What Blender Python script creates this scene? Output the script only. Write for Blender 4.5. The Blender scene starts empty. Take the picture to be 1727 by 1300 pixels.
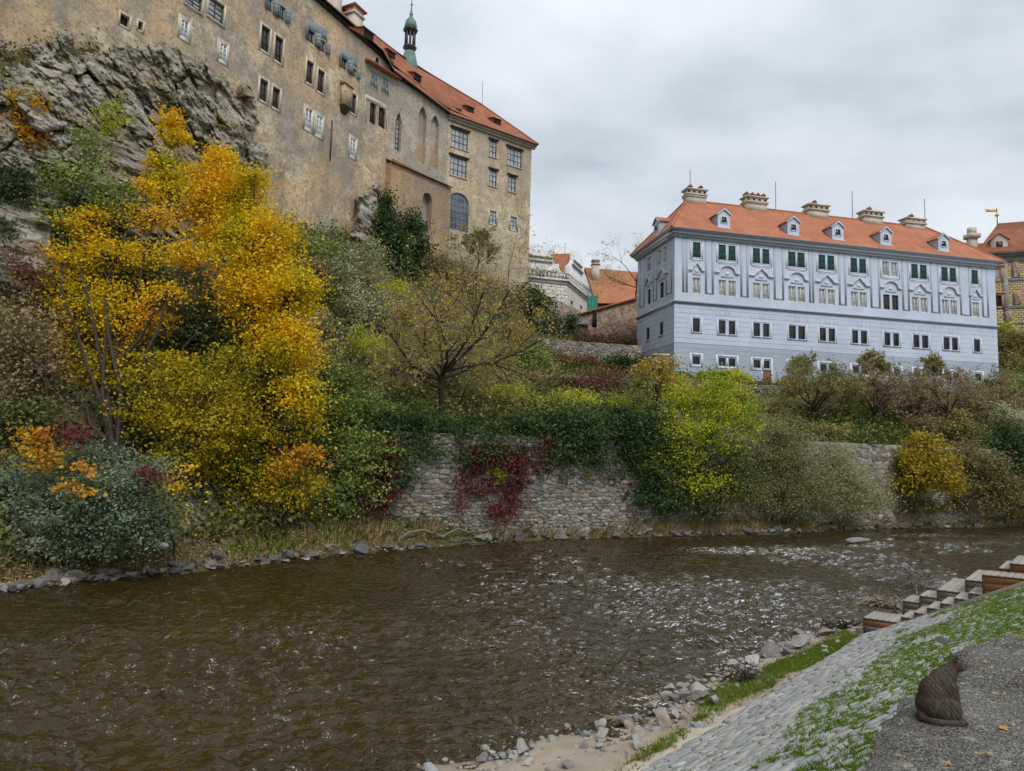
import bpy, math, random
import numpy as np
from mathutils import Vector, Matrix

# ------------------------------------------------------------------ camera, sky, sun, exposure
scene = bpy.context.scene
FP, CX, CY = 1151.0, 863.5, 650.0            # focal length and centre of the 1727 x 1300 photograph, in its pixels
EYE = 4.5                                    # eye height above the river, metres
PITCH, ROLL = math.radians(5.5), math.atan(0.0289)
FWD = np.array([0, math.cos(PITCH), math.sin(PITCH)])
_r0 = np.array([1.0, 0, 0]); _u0 = np.cross(_r0, FWD)
RGT = _r0 * math.cos(ROLL) + _u0 * math.sin(ROLL)
UPV = np.cross(RGT, FWD)
CAM = np.array([0, 0, EYE])
cam_data = bpy.data.cameras.new('camera')
cam_data.sensor_width = 36.0
cam_data.lens = 36.0 * FP / 1727.0
cam_data.clip_start = 0.1
cam_data.clip_end = 3000
cam = bpy.data.objects.new('camera', cam_data)
scene.collection.objects.link(cam)
cam.matrix_world = Matrix(((RGT[0], UPV[0], -FWD[0], 0), (RGT[1], UPV[1], -FWD[1], 0), (RGT[2], UPV[2], -FWD[2], EYE), (0, 0, 0, 1)))
scene.camera = cam

SUN_EL, SUN_AZ = math.radians(50), math.radians(155)      # azimuth clockwise from +Y: behind the camera, a little right
world = bpy.data.worlds.new('World'); scene.world = world; world.use_nodes = True
wt = world.node_tree; wt.nodes.clear()
def wn(t, **k):
    n = wt.nodes.new(t)
    for a, b in k.items(): setattr(n, a, b)
    return n
w_out = wn('ShaderNodeOutputWorld'); w_mix = wn('ShaderNodeMixShader')
w_sky = wn('ShaderNodeTexSky', sky_type='NISHITA', sun_disc=False, sun_elevation=SUN_EL, sun_rotation=SUN_AZ)
w_bsky = wn('ShaderNodeBackground'); w_bsky.inputs['Strength'].default_value = 0.1
w_bcl = wn('ShaderNodeBackground'); w_bcl.inputs['Strength'].default_value = 1.0
w_tc = wn('ShaderNodeTexCoord'); w_sep = wn('ShaderNodeSeparateXYZ')
wt.links.new(w_tc.outputs['Generated'], w_sep.inputs[0])
w_add = wn('ShaderNodeMath', operation='ADD'); w_add.inputs[1].default_value = 0.34
w_max = wn('ShaderNodeMath', operation='MAXIMUM'); w_max.inputs[1].default_value = 0.05
wt.links.new(w_sep.outputs['Z'], w_add.inputs[0]); wt.links.new(w_add.outputs[0], w_max.inputs[0])
w_dx = wn('ShaderNodeMath', operation='DIVIDE'); w_dy = wn('ShaderNodeMath', operation='DIVIDE')
wt.links.new(w_sep.outputs['X'], w_dx.inputs[0]); wt.links.new(w_max.outputs[0], w_dx.inputs[1])
wt.links.new(w_sep.outputs['Y'], w_dy.inputs[0]); wt.links.new(w_max.outputs[0], w_dy.inputs[1])
w_cmb = wn('ShaderNodeCombineXYZ'); wt.links.new(w_dx.outputs[0], w_cmb.inputs[0]); wt.links.new(w_dy.outputs[0], w_cmb.inputs[1])
w_map = wn('ShaderNodeMapping'); w_map.inputs['Rotation'].default_value = (0, 0, 0.5); w_map.inputs['Scale'].default_value = (1.15, 1.45, 1)
w_map.inputs['Location'].default_value = (0.35, 0.6, 0)
wt.links.new(w_cmb.outputs[0], w_map.inputs[0])
w_n1 = wn('ShaderNodeTexNoise'); w_n1.inputs['Scale'].default_value = 1.05; w_n1.inputs['Detail'].default_value = 8; w_n1.inputs['Roughness'].default_value = 0.52; w_n1.inputs['Distortion'].default_value = 0.15
wt.links.new(w_map.outputs[0], w_n1.inputs['Vector'])
w_ramp = wn('ShaderNodeValToRGB')
e = w_ramp.color_ramp.elements
e[0].position = 0.34; e[0].color = (0.27, 0.305, 0.345, 1)
e[1].position = 0.63; e[1].color = (0.545, 0.575, 0.605, 1)
m_ = w_ramp.color_ramp.elements.new(0.48); m_.color = (0.41, 0.445, 0.48, 1)
wt.links.new(w_n1.outputs['Fac'], w_ramp.inputs[0]); wt.links.new(w_ramp.outputs[0], w_bcl.inputs['Color'])
# overcast: the cloud deck brightens smoothly from the horizon to the zenith
w_zp = wn('ShaderNodeMath', operation='MULTIPLY'); wt.links.new(w_sep.outputs['Z'], w_zp.inputs[0]); wt.links.new(w_sep.outputs['Z'], w_zp.inputs[1])
w_zm = wn('ShaderNodeMath', operation='MULTIPLY_ADD'); w_zm.inputs[1].default_value = 0.9; w_zm.inputs[2].default_value = 1.0
wt.links.new(w_zp.outputs[0], w_zm.inputs[0]); wt.links.new(w_zm.outputs[0], w_bcl.inputs['Strength'])
wt.links.new(w_sky.outputs[0], w_bsky.inputs['Color'])
w_mix.inputs[0].default_value = 0.9
wt.links.new(w_bsky.outputs[0], w_mix.inputs[1]); wt.links.new(w_bcl.outputs[0], w_mix.inputs[2]); wt.links.new(w_mix.outputs[0], w_out.inputs[0])

sun_data = bpy.data.lights.new('sun', 'SUN'); sun_data.energy = 1.5; sun_data.angle = math.radians(25); sun_data.color = (1.0, 0.96, 0.9)
sun = bpy.data.objects.new('sun', sun_data); scene.collection.objects.link(sun)
_sd = Vector((math.sin(SUN_AZ) * math.cos(SUN_EL), math.cos(SUN_AZ) * math.cos(SUN_EL), math.sin(SUN_EL)))
sun.rotation_euler = _sd.to_track_quat('Z', 'Y').to_euler()
scene.view_settings.view_transform = 'Standard'; scene.view_settings.look = 'None'
scene.view_settings.exposure = 0.6; scene.view_settings.gamma = 1.0; scene.view_settings.use_curve_mapping = False
scene.cycles.max_bounces = 6; scene.cycles.transparent_max_bounces = 8

# ------------------------------------------------------------------ rays: where a sight line meets a plane of the place
def ray(x, y): return FWD + RGT * ((x - CX) / FP) + UPV * ((CY - y) / FP)
def at_depth(x, y, Y):
    d = ray(x, y); return CAM + d * (Y / d[1])
def at_height(x, y, z):
    d = ray(x, y); return CAM + d * ((z - EYE) / d[2])

# ------------------------------------------------------------------ noise in numpy
def _hash(ix, iy, iz):
    h = (ix * 374761393 + iy * 668265263 + iz * 1274126177) & 0xFFFFFFFF
    h = ((h ^ (h >> 13)) * 1274126177) & 0xFFFFFFFF
    return ((h ^ (h >> 16)) & 0xFFFF) / 65535.0
def vnoise(P):
    P = np.asarray(P, float); I = np.floor(P).astype(np.int64); Fr = P - I
    Fr = Fr * Fr * (3 - 2 * Fr); r = 0
    for dx in (0, 1):
        wx = Fr[..., 0] if dx else 1 - Fr[..., 0]
        for dy in (0, 1):
            wy = Fr[..., 1] if dy else 1 - Fr[..., 1]
            for dz in (0, 1):
                wz = Fr[..., 2] if dz else 1 - Fr[..., 2]
                r = r + wx * wy * wz * _hash(I[..., 0] + dx, I[..., 1] + dy, I[..., 2] + dz)
    return r * 2 - 1
def fbm(P, octv=4, gain=0.5):
    P = np.asarray(P, float); a = 1.0; r = 0
    for k in range(octv):
        r = r + a * vnoise(P + 17.3 * k); P = P * 2.03; a *= gain
    return r
def ss(a, b, x):
    t = np.clip((x - a) / (b - a), 0, 1); return t * t * (3 - 2 * t)

# ------------------------------------------------------------------ object helpers
COL = scene.collection
WLOC = {}; WROT = {}
def wloc(o):
    return WLOC.get(o.name, np.zeros(3)) if o is not None else np.zeros(3)
def tag(o, label=None, cat=None, group=None, kind=None):
    if label: o['label'] = label
    if cat: o['category'] = cat
    if group: o['group'] = group
    if kind: o['kind'] = kind
    return o
def empty(name, loc, label=None, cat=None, group=None):
    o = bpy.data.objects.new(name, None); COL.objects.link(o); o.empty_display_size = 0.3
    o.location = tuple(loc); WLOC[o.name] = np.array(loc, float)
    return tag(o, label, cat, group)
def new_mesh(name, V, F, mats, smooth=False, mi=None):
    me = bpy.data.meshes.new(name)
    V = np.asarray(V, np.float32)
    if isinstance(F, np.ndarray):
        k = F.shape[1]; loops = F.ravel().astype(np.int32); starts = (np.arange(len(F)) * k).astype(np.int32)
    else:
        lens = np.array([len(f) for f in F], np.int32)
        loops = np.array([i for f in F for i in f], np.int32)
        starts = np.concatenate([[0], np.cumsum(lens)[:-1]]).astype(np.int32)
    me.vertices.add(len(V)); me.vertices.foreach_set('co', V.ravel())
    me.loops.add(len(loops)); me.loops.foreach_set('vertex_index', loops)
    me.polygons.add(len(starts)); me.polygons.foreach_set('loop_start', starts)
    if smooth: me.polygons.foreach_set('use_smooth', np.ones(len(starts), bool))
    for m in (mats if isinstance(mats, (list, tuple)) else [mats]): me.materials.append(m)
    if mi is not None: me.polygons.foreach_set('material_index', np.asarray(mi, np.int32))
    me.update(calc_edges=True); me.validate()
    return me
def link(name, me, parent=None, loc=None, rz=None):
    o = bpy.data.objects.new(name, me); COL.objects.link(o)
    if parent is not None: o.parent = parent
    w = np.array(loc if loc is not None else wloc(parent), float)
    pr = WROT.get(parent.name, 0.0) if parent is not None else 0.0
    if loc is not None:
        d = w - wloc(parent); c, s = math.cos(-pr), math.sin(-pr); o.location = (d[0] * c - d[1] * s, d[0] * s + d[1] * c, d[2])
    if rz is not None: o.rotation_euler = (0, 0, rz - pr)
    WLOC[o.name] = w; WROT[o.name] = rz if rz is not None else pr
    return o
def obj(name, V, F, mat, parent=None, smooth=False, origin=None, mi=None):
    """one mesh object; V in world coordinates; origin defaults to the parent's"""
    V = np.asarray(V, float).reshape(-1, 3)
    w = np.array(origin if origin is not None else wloc(parent), float)
    me = new_mesh(name, V - w, F, mat, smooth, mi)
    return link(name, me, parent, loc=w)

class MB:
    def __init__(s): s.V = []; s.F = []; s.M = []; s.n = 0
    def add(s, V, F, m=0):
        V = np.asarray(V, float).reshape(-1, 3); s.V.append(V)
        for f in F: s.F.append([int(i) + s.n for i in f]); s.M.append(m)
        s.n += len(V)
    def quad(s, a, b, c, d, m=0): s.add([a, b, c, d], [(0, 1, 2, 3)], m)
    def hexa(s, c, m=0):   # 8 corners: bottom 4, top 4
        s.add(c, [(3, 2, 1, 0), (4, 5, 6, 7), (0, 1, 5, 4), (1, 2, 6, 5), (2, 3, 7, 6), (3, 0, 4, 7)], m)
    def box(s, x0, x1, y0, y1, z0, z1, m=0):
        s.hexa([(x0, y0, z0), (x1, y0, z0), (x1, y1, z0), (x0, y1, z0), (x0, y0, z1), (x1, y0, z1), (x1, y1, z1), (x0, y1, z1)], m)
    def fbox(s, f, s0, s1, z0, z1, o0, o1, m=0):
        s.hexa([f.pt(s0, z0, o1), f.pt(s1, z0, o1), f.pt(s1, z0, o0), f.pt(s0, z0, o0), f.pt(s0, z1, o1), f.pt(s1, z1, o1), f.pt(s1, z1, o0), f.pt(s0, z1, o0)], m)
    def prism(s, pts, off, m=0):   # polygon swept by vector off
        pts = np.asarray(pts, float); n = len(pts); off = np.asarray(off, float)
        s.add(np.vstack([pts, pts + off]), [tuple(range(n)), tuple(range(2 * n - 1, n - 1, -1))] + [(i, i + n, (i + 1) % n + n, (i + 1) % n) for i in range(n)], m)
    def lathe(s, c, prof, n=12, m=0):
        V = []; F = []
        for (r, z) in prof:
            for k in range(n): V.append((c[0] + r * math.cos(2 * math.pi * k / n), c[1] + r * math.sin(2 * math.pi * k / n), c[2] + z))
        for j in range(len(prof) - 1):
            for k in range(n): F.append((j * n + k, j * n + (k + 1) % n, (j + 1) * n + (k + 1) % n, (j + 1) * n + k))
        F.append(tuple(range(n - 1, -1, -1))); F.append(tuple((len(prof) - 1) * n + k for k in range(n)))
        s.add(V, F, m)
    def build(s, name, mat, parent=None, smooth=False, origin=None):
        return obj(name, np.vstack(s.V), s.F, mat, parent, smooth, origin, s.M if isinstance(mat, (list, tuple)) else None)
    def mesh(s, name, mat, smooth=False):
        return new_mesh(name, np.vstack(s.V), s.F, mat, smooth, s.M if isinstance(mat, (list, tuple)) else None)

class Face:
    """vertical plane from A to B (left to right seen from outside)"""
    def __init__(f, A, B):
        f.A = np.array(A[:2], float); f.B = np.array(B[:2], float); f.L = np.linalg.norm(f.B - f.A)
        f.t = (f.B - f.A) / f.L; f.o = np.array([f.t[1], -f.t[0]]); f.ang = math.atan2(f.t[1], f.t[0])
    def pt(f, s, z, o=0.0):
        p = f.A + f.t * s + f.o * o; return np.array([p[0], p[1], z])
    def px(f, x, y):
        d = ray(x, y); k = ((f.A - CAM[:2]) @ f.o) / (d[:2] @ f.o); P = CAM + d * k
        return (P[:2] - f.A) @ f.t, P[2]
    def back(f, d):
        return Face(f.A - f.o * d, f.B - f.o * d)
    def rect(f, xl, xr, yt, yb):
        yc = (yt + yb) / 2; xc = (xl + xr) / 2
        return f.px(xl, yc)[0], f.px(xr, yc)[0], f.px(xc, yb)[1], f.px(xc, yt)[1]

def holed_wall(mb, f, s0, s1, z0, z1, holes, depth=0.2, o=0.0, m=0, mr=None):
    """wall sheet with rectangular openings and their reveals"""
    S = sorted({s0, s1} | {round(v, 4) for h in holes for v in h[:2] if s0 < v < s1})
    Z = sorted({z0, z1} | {round(v, 4) for h in holes for v in h[2:4] if z0 < v < z1})
    for i in range(len(S) - 1):
        for j in range(len(Z) - 1):
            a, b, c, d = S[i], S[i + 1], Z[j], Z[j + 1]; ms, mz = (a + b) / 2, (c + d) / 2
            if any(h[0] < ms < h[1] and h[2] < mz < h[3] for h in holes): continue
            mb.quad(f.pt(a, c, o), f.pt(b, c, o), f.pt(b, d, o), f.pt(a, d, o), m)
    mr = m if mr is None else mr
    for h in holes:
        a, b, c, d = h[:4]; q = o - depth
        mb.quad(f.pt(a, c, o), f.pt(a, d, o), f.pt(a, d, q), f.pt(a, c, q), mr)
        mb.quad(f.pt(b, d, o), f.pt(b, c, o), f.pt(b, c, q), f.pt(b, d, q), mr)
        mb.quad(f.pt(a, d, o), f.pt(b, d, o), f.pt(b, d, q), f.pt(a, d, q), mr)
        mb.quad(f.pt(b, c, o), f.pt(a, c, o), f.pt(a, c, q), f.pt(b, c, q), mr)
def spandrel(mb, f, s0, s1, zs, zt, depth, o=0.0, m=0, pointed=False, n=8):
    """fills the corners of an opening above springing height zs so that it reads as an arch topping out at zt; with soffit"""
    c = (s0 + s1) / 2; w = (s1 - s0) / 2; pts = []
    for k in range(n + 1):
        x = -1 + 2 * k / n
        y = (1 - abs(x) ** 1.6) if pointed else math.sqrt(max(0, 1 - x * x))
        pts.append((c + w * x, zs + (zt - zs) * y))
    for k in range(n):
        (a, za), (b, zb) = pts[k], pts[k + 1]
        if zt - za > 1e-4 or zt - zb > 1e-4: mb.quad(f.pt(a, za, o + .003), f.pt(b, zb, o + .003), f.pt(b, zt + .004, o + .003), f.pt(a, zt + .004, o + .003), m)
        mb.quad(f.pt(a, za, o), f.pt(b, zb, o), f.pt(b, zb, o - depth), f.pt(a, za, o - depth), m)

def tubes(P, R, n=3):
    """many tapered tubes: P (N,K,3), R (N,K)"""
    P = np.asarray(P, float); R = np.asarray(R, float); N, K, _ = P.shape
    T = np.gradient(P, axis=1); T /= np.linalg.norm(T, axis=2, keepdims=True) + 1e-9
    ref = np.where(np.abs(T[..., 2:3]) > 0.9, np.array([1.0, 0, 0]), np.array([0, 0, 1.0]))
    S1 = np.cross(T, ref); S1 /= np.linalg.norm(S1, axis=2, keepdims=True) + 1e-9; S2 = np.cross(T, S1)
    a = np.arange(n) * 2 * math.pi / n
    V = P[:, :, None, :] + R[:, :, None, None] * (np.cos(a)[None, None, :, None] * S1[:, :, None, :] + np.sin(a)[None, None, :, None] * S2[:, :, None, :])
    idx = np.arange(N * K * n).reshape(N, K, n)
    A = idx[:, :-1, :]; B = idx[:, 1:, :]
    F = np.stack([A, np.roll(A, -1, 2), np.roll(B, -1, 2), B], -1).reshape(-1, 4)
    return V.reshape(-1, 3), F
def join(parts):
    V = []; F = []; n = 0
    for v, f in parts:
        V.append(v); F.append(f + n); n += len(v)
    return np.vstack(V), np.vstack(F)
def unit(v): return v / (np.linalg.norm(v, axis=-1, keepdims=True) + 1e-9)
def leaf_quads(P, size, rng, aspect=0.6, up=0.5, droop=0.0, dirs=None):
    """leaf-shaped quads at points P: diamond outline folded a little along the rib"""
    N = len(P); nrm = rng.normal(size=(N, 3)); nrm[:, 2] += up * 2; nrm = unit(nrm)
    a = rng.normal(size=(N, 3)) if dirs is None else dirs + 0.35 * rng.normal(size=(N, 3))
    a[:, 2] -= droop; a = unit(a - nrm * (a * nrm).sum(1, keepdims=True)); b = np.cross(nrm, a)
    L = (size * rng.uniform(0.65, 1.3, N))[:, None]; Wd = L * aspect
    V = np.stack([P - a * L * .5, P + b * Wd * .5 + nrm * L * .08, P + a * L * .5, P - b * Wd * .5 + nrm * L * .08], 1).reshape(-1, 3)
    return V, np.arange(N * 4).reshape(-1, 4)
def blades(P, h, w, rng, lean=0.4, dirs=None):
    """grass blades: two quads-as-tris each, as narrow bent strips"""
    N = len(P); az = rng.uniform(0, 2 * math.pi, N); side = np.stack([np.cos(az), np.sin(az), 0 * az], 1)
    ln = np.stack([-np.sin(az), np.cos(az), 0 * az], 1) * rng.normal(0, lean, N)[:, None]
    if dirs is not None: ln = ln + dirs
    H = (h * rng.uniform(.5, 1.3, N))[:, None]; up = np.array([0, 0, 1.0])
    m = P + (up * .6 + ln * .35) * H; t = P + (up * .9 + ln) * H
    V = np.stack([P - side * w * .5, P + side * w * .5, m + side * w * .35, t, m - side * w * .35], 1).reshape(-1, 3)
    return V, np.arange(N * 5).reshape(-1, 5)

# ------------------------------------------------------------------ materials
class NT:
    def __init__(s, name):
        s.m = bpy.data.materials.new(name); s.m.use_nodes = True; s.t = s.m.node_tree; s.t.nodes.clear()
        s.out = s.t.nodes.new('ShaderNodeOutputMaterial')
    def n(s, typ, _in=None, **props):
        k = s.t.nodes.new(typ)
        for a, b in props.items(): setattr(k, a, b)
        for a, b in (_in or {}).items():
            i = k.inputs[a]
            if isinstance(b, bpy.types.NodeSocket): s.t.links.new(b, i)
            else: i.default_value = b
        return k
    def pos(s): return s.n('ShaderNodeNewGeometry').outputs['Position']
    def noise(s, scale, detail=4, rough=0.55, vec=None, dist=0.0, sc=None):
        vec = vec or s.pos()
        if sc: vec = s.n('ShaderNodeMapping', {'Vector': vec, 'Scale': sc}).outputs[0]
        return s.n('ShaderNodeTexNoise', {'Vector': vec, 'Scale': scale, 'Detail': detail, 'Roughness': rough, 'Distortion': dist}).outputs['Fac']
    def ramp(s, fac, stops, interp='LINEAR'):
        r = s.n('ShaderNodeValToRGB', {'Fac': fac}); r.color_ramp.interpolation = interp; e = r.color_ramp.elements
        while len(e) < len(stops): e.new(0.5)
        for q, (p, c) in zip(e, stops):
            q.position = p; q.color = (c, c, c, 1) if isinstance(c, (int, float)) else (*c, 1)
        return r.outputs['Color']
    def mix(s, fac, a, b, blend='MIX'):
        k = s.n('ShaderNodeMix', data_type='RGBA', blend_type=blend)
        for i, v in ((0, fac), (6, a), (7, b)):
            if isinstance(v, bpy.types.NodeSocket): s.t.links.new(v, k.inputs[i])
            else: k.inputs[i].default_value = v if not isinstance(v, tuple) else (*v, 1)
        return k.outputs[2]
    def math(s, op, a, b=0.0):
        k = s.n('ShaderNodeMath', operation=op)
        for i, v in ((0, a), (1, b)):
            if isinstance(v, bpy.types.NodeSocket): s.t.links.new(v, k.inputs[i])
            else: k.inputs[i].default_value = v
        return k.outputs[0]
    def bump(s, h, dist=0.02, strength=1.0):
        return s.n('ShaderNodeBump', {'Height': h, 'Distance': dist, 'Strength': strength}).outputs[0]
    def done(s, color, rough=0.8, bump=None, spec=0.3, metal=0.0, **extra):
        d = {'Base Color': color if isinstance(color, bpy.types.NodeSocket) else (*color, 1), 'Roughness': rough, 'Metallic': metal, 'Specular IOR Level': spec}
        if bump is not None: d['Normal'] = bump
        d.update(extra)
        b = s.n('ShaderNodeBsdfPrincipled', d); s.t.links.new(b.outputs[0], s.out.inputs[0]); return s.m

def plain(name, c, rough=0.7, var=0.25, scale=3.0, bump=0.01, spec=0.3, metal=0.0, fine=None):
    t = NT(name); n = t.noise(scale, 6, 0.6)
    col = t.ramp(n, [(0.25, tuple(v * (1 - var) for v in c)), (0.75, tuple(min(1, v * (1 + var)) for v in c))])
    return t.done(col, rough, t.bump(t.noise(fine or scale * 8, 5), bump) if bump else None, spec, metal)
def leaf_mat(name, cols, trans=0.35, rough=0.6, clump=0.6):
    """leaf colours picked per leaf, with slow drifts of hue from bough to bough"""
    t = NT(name); g = t.n('ShaderNodeNewGeometry')
    nz = t.noise(clump, 2, 0.5, g.outputs['Position'])
    f = t.math('ADD', t.math('MULTIPLY', g.outputs['Random Per Island'], 0.42), t.math('MULTIPLY', t.math('SUBTRACT', nz, 0.5), 1.6))
    f = t.math('ADD', f, 0.30)
    k = len(cols); col = t.ramp(f, [(0.03 + 0.94 * i / (k - 1), c) for i, c in enumerate(cols)])
    d = t.n('ShaderNodeBsdfPrincipled', {'Base Color': col, 'Roughness': max(rough, .6), 'Specular IOR Level': 0.12})
    tr = t.n('ShaderNodeBsdfTranslucent', {'Color': col})
    mx = t.n('ShaderNodeMixShader', {0: trans, 1: d.outputs[0], 2: tr.outputs[0]}); t.t.links.new(mx.outputs[0], t.out.inputs[0])
    return t.m

def mk_plaster(name, dark, mid, light, orange, bscale=1.0):
    t = NT(name); p = t.pos()
    n1 = t.noise(0.16, 7, 0.6, p, 0.8); n2 = t.noise(0.9, 10, 0.78, p, 0.1); n3 = t.noise(0.6, 8, 0.72, p, 0.2, sc=(1, 1, 0.22)); n4 = t.noise(0.30, 9, 0.72, p, 0.5)
    base = t.ramp(n2, [(0.36, dark), (0.5, mid), (0.64, light)])
    base = t.mix(t.ramp(n1, [(0.46, 0.0), (0.58, 0.7)]), base, orange)
    base = t.mix(t.ramp(n3, [(0.5, 0.0), (0.66, 0.5)]), base, tuple(v * .62 for v in dark))
    base = t.mix(t.ramp(n4, [(0.56, 0.0), (0.61, 0.75)]), base, light)
    n5 = t.noise(4.5, 9, 0.8, p)
    base = t.mix(t.ramp(n5, [(0.38, 0.8), (0.5, 0.0)]), base, tuple(v * .55 for v in dark))
    n6 = t.noise(0.11, 8, 0.7, p, 0.3); base = t.mix(t.ramp(n6, [(0.43, 0.0), (0.58, 0.7)]), base, (dark[0] * .95, dark[1] * 1.08, dark[2] * 1.3))
    h = t.math('ADD', t.math('MULTIPLY', n2, 1.5), n5)
    return t.done(base, 0.9, t.bump(h, 0.07 * bscale), 0.15)
def mk_tiles(name, cols, w=0.2, h=0.28):
    t = NT(name); p = t.pos()
    n = t.noise(0.6, 6, 0.6, p); f = t.noise(7, 5, 0.75, p)
    col = t.ramp(t.math('ADD', t.math('MULTIPLY', n, .5), t.math('MULTIPLY', f, .5)), [(0.33, cols[0]), (0.5, cols[1]), (0.66, cols[2])])
    q = t.noise(.22, 7, .7, p, .4); col = t.mix(t.ramp(q, [(.52, 0.0), (.66, .5)]), col, tuple(v * .62 for v in cols[1])); col = t.mix(t.ramp(t.noise(1.6, 7, .75, p), [(.56, 0.0), (.7, .4)]), col, (cols[2][0] * .95, cols[2][1] * 1.3, cols[2][2] * 1.5))
    wv = t.n('ShaderNodeTexWave', {'Vector': p, 'Scale': 3.4, 'Distortion': 0.6, 'Detail': 2.0}, bands_direction='Z')
    return t.done(col, 0.8, t.bump(t.math('ADD', wv.outputs['Fac'], f), 0.05), 0.2)
def mk_stone(name, cols, scale=1.2, bump=0.05, rough=0.85):
    t = NT(name); p = t.pos(); oi = t.n('ShaderNodeObjectInfo').outputs['Random']
    ri = t.n('ShaderNodeNewGeometry').outputs['Random Per Island']
    r = t.math('FRACT', t.math('ADD', oi, ri)); n = t.noise(scale, 7, 0.65, p, .4); f = t.noise(scale * 11, 6, 0.7, p)
    k = len(cols)
    base = t.ramp(r, [(0.02 + .96 * i / (k - 1), c) for i, c in enumerate(cols)])
    base = t.mix(t.ramp(n, [(0.3, 0.55), (0.6, 0.0)]), base, tuple(v * .5 for v in cols[0]))
    base = t.mix(t.ramp(f, [(0.5, 0.0), (0.75, 0.4)]), base, (.5, .5, .46))
    return t.done(base, rough, t.bump(t.math('ADD', n, t.math('MULTIPLY', f, .5)), bump), 0.25)
def mk_wood(name, a, b, sc=(1, 1, 1)):
    t = NT(name); p = t.n('ShaderNodeTexCoord').outputs['Object']; oi = t.n('ShaderNodeObjectInfo').outputs['Random']
    n = t.noise(6, 6, .65, p, 1.0, sc=(0.5, 11, 11)); k = t.noise(2.5, 3, .5, p)
    col = t.ramp(n, [(0.3, a), (0.7, b)])
    col = t.mix(t.math('MULTIPLY', oi, .35), col, tuple(v * .55 for v in a))
    col = t.mix(t.ramp(k, [(0.68, 0.0), (0.74, 0.7)]), col, tuple(v * .35 for v in a))
    return t.done(col, .75, t.bump(n, .006), .25)

# ------------------------------------------------------------------ stones cut from one pattern: cells of a jittered bond
def cells(pts, ax, ay, reach):
    """Voronoi cells of 2-D points in a frame scaled by ax, ay (so that stones come out long and low)"""
    Q = np.asarray(pts) / np.array([ax, ay]); out = []; order = np.argsort(Q[:, 0]); X_ = Q[order, 0]
    for i in range(len(Q)):
        c = Q[i]; lo, hi = np.searchsorted(X_, c[0] - reach), np.searchsorted(X_, c[0] + reach); nb = order[lo:hi]; nb = nb[(np.abs(Q[nb, 1] - c[1]) < reach) & (nb != i)]
        d = ((Q[nb] - c) ** 2).sum(1); nb = nb[np.argsort(d)[:16]]; poly = [(c[0] - reach / 2, c[1] - reach / 2), (c[0] + reach / 2, c[1] - reach / 2), (c[0] + reach / 2, c[1] + reach / 2), (c[0] - reach / 2, c[1] + reach / 2)]
        for j in nb:
            n = Q[j] - c; m = (n @ (Q[j] + c)) / 2; res = []
            for k in range(len(poly)):
                p, q = poly[k], poly[(k + 1) % len(poly)]; a, b = n[0] * p[0] + n[1] * p[1] - m, n[0] * q[0] + n[1] * q[1] - m
                if a <= 0: res.append(p)
                if (a < 0) != (b < 0): t = a / (a - b); res.append((p[0] + (q[0] - p[0]) * t, p[1] + (q[1] - p[1]) * t))
            poly = res
            if len(poly) < 3: break
        out.append(np.array(poly) * np.array([ax, ay]) if len(poly) >= 3 else None)
    return out
def cell_stone(poly, gap, inset, h, rng, low=-.03, rough=.15):
    """(u, v, height) of a stone with a bevelled, uneven top; poly in metres"""
    c = poly.mean(0); r = np.linalg.norm(poly - c, axis=1, keepdims=True); o = c + (poly - c) * np.maximum(.3, 1 - gap / r); keep = [0]
    for k in range(1, len(o)):
        if np.linalg.norm(o[k] - o[keep[-1]]) > .02: keep.append(k)
    o = o[keep]; n = len(o)
    if n < 3: return None
    r = np.linalg.norm(o - c, axis=1, keepdims=True); i_ = c + (o - c) * np.maximum(.4, 1 - inset / r); tx, ty = rng.normal(0, rough, 2)
    d = i_ - c; top = h + d[:, 0] * tx + d[:, 1] * ty + rng.normal(0, .06 * h, n)
    V = np.vstack([np.c_[o, np.full(n, low)], np.c_[o, top - inset * .6], np.c_[i_, top]])
    F = [(k, (k + 1) % n, (k + 1) % n + n, k + n) for k in range(n)] + [(k + n, (k + 1) % n + n, (k + 1) % n + 2 * n, k + 2 * n) for k in range(n)] + [tuple(2 * n + k for k in range(n))]
    return V, F
def worley(P):
    P = np.asarray(P, float); I = np.floor(P).astype(np.int64); f1 = np.full(P.shape[:-1], 9.0); f2 = f1.copy(); cid = np.zeros(P.shape[:-1]); cv = np.zeros(P.shape)
    for dx in (-1, 0, 1):
        for dy in (-1, 0, 1):
            for dz in (-1, 0, 1):
                x, y, z = I[..., 0] + dx, I[..., 1] + dy, I[..., 2] + dz; h = np.stack([_hash(x, y, z), _hash(x + 57, y, z + 11), _hash(x, y + 91, z + 37)], -1); v = np.stack([x, y, z], -1) + h - P; d = np.sqrt((v ** 2).sum(-1)); n = d < f1
                f2 = np.where(n, f1, np.minimum(f2, d)); cid = np.where(n, _hash(x + 7, y + 13, z + 29), cid); cv = np.where(n[..., None], v, cv); f1 = np.where(n, d, f1)
    return f1, f2, cid, cv
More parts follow.
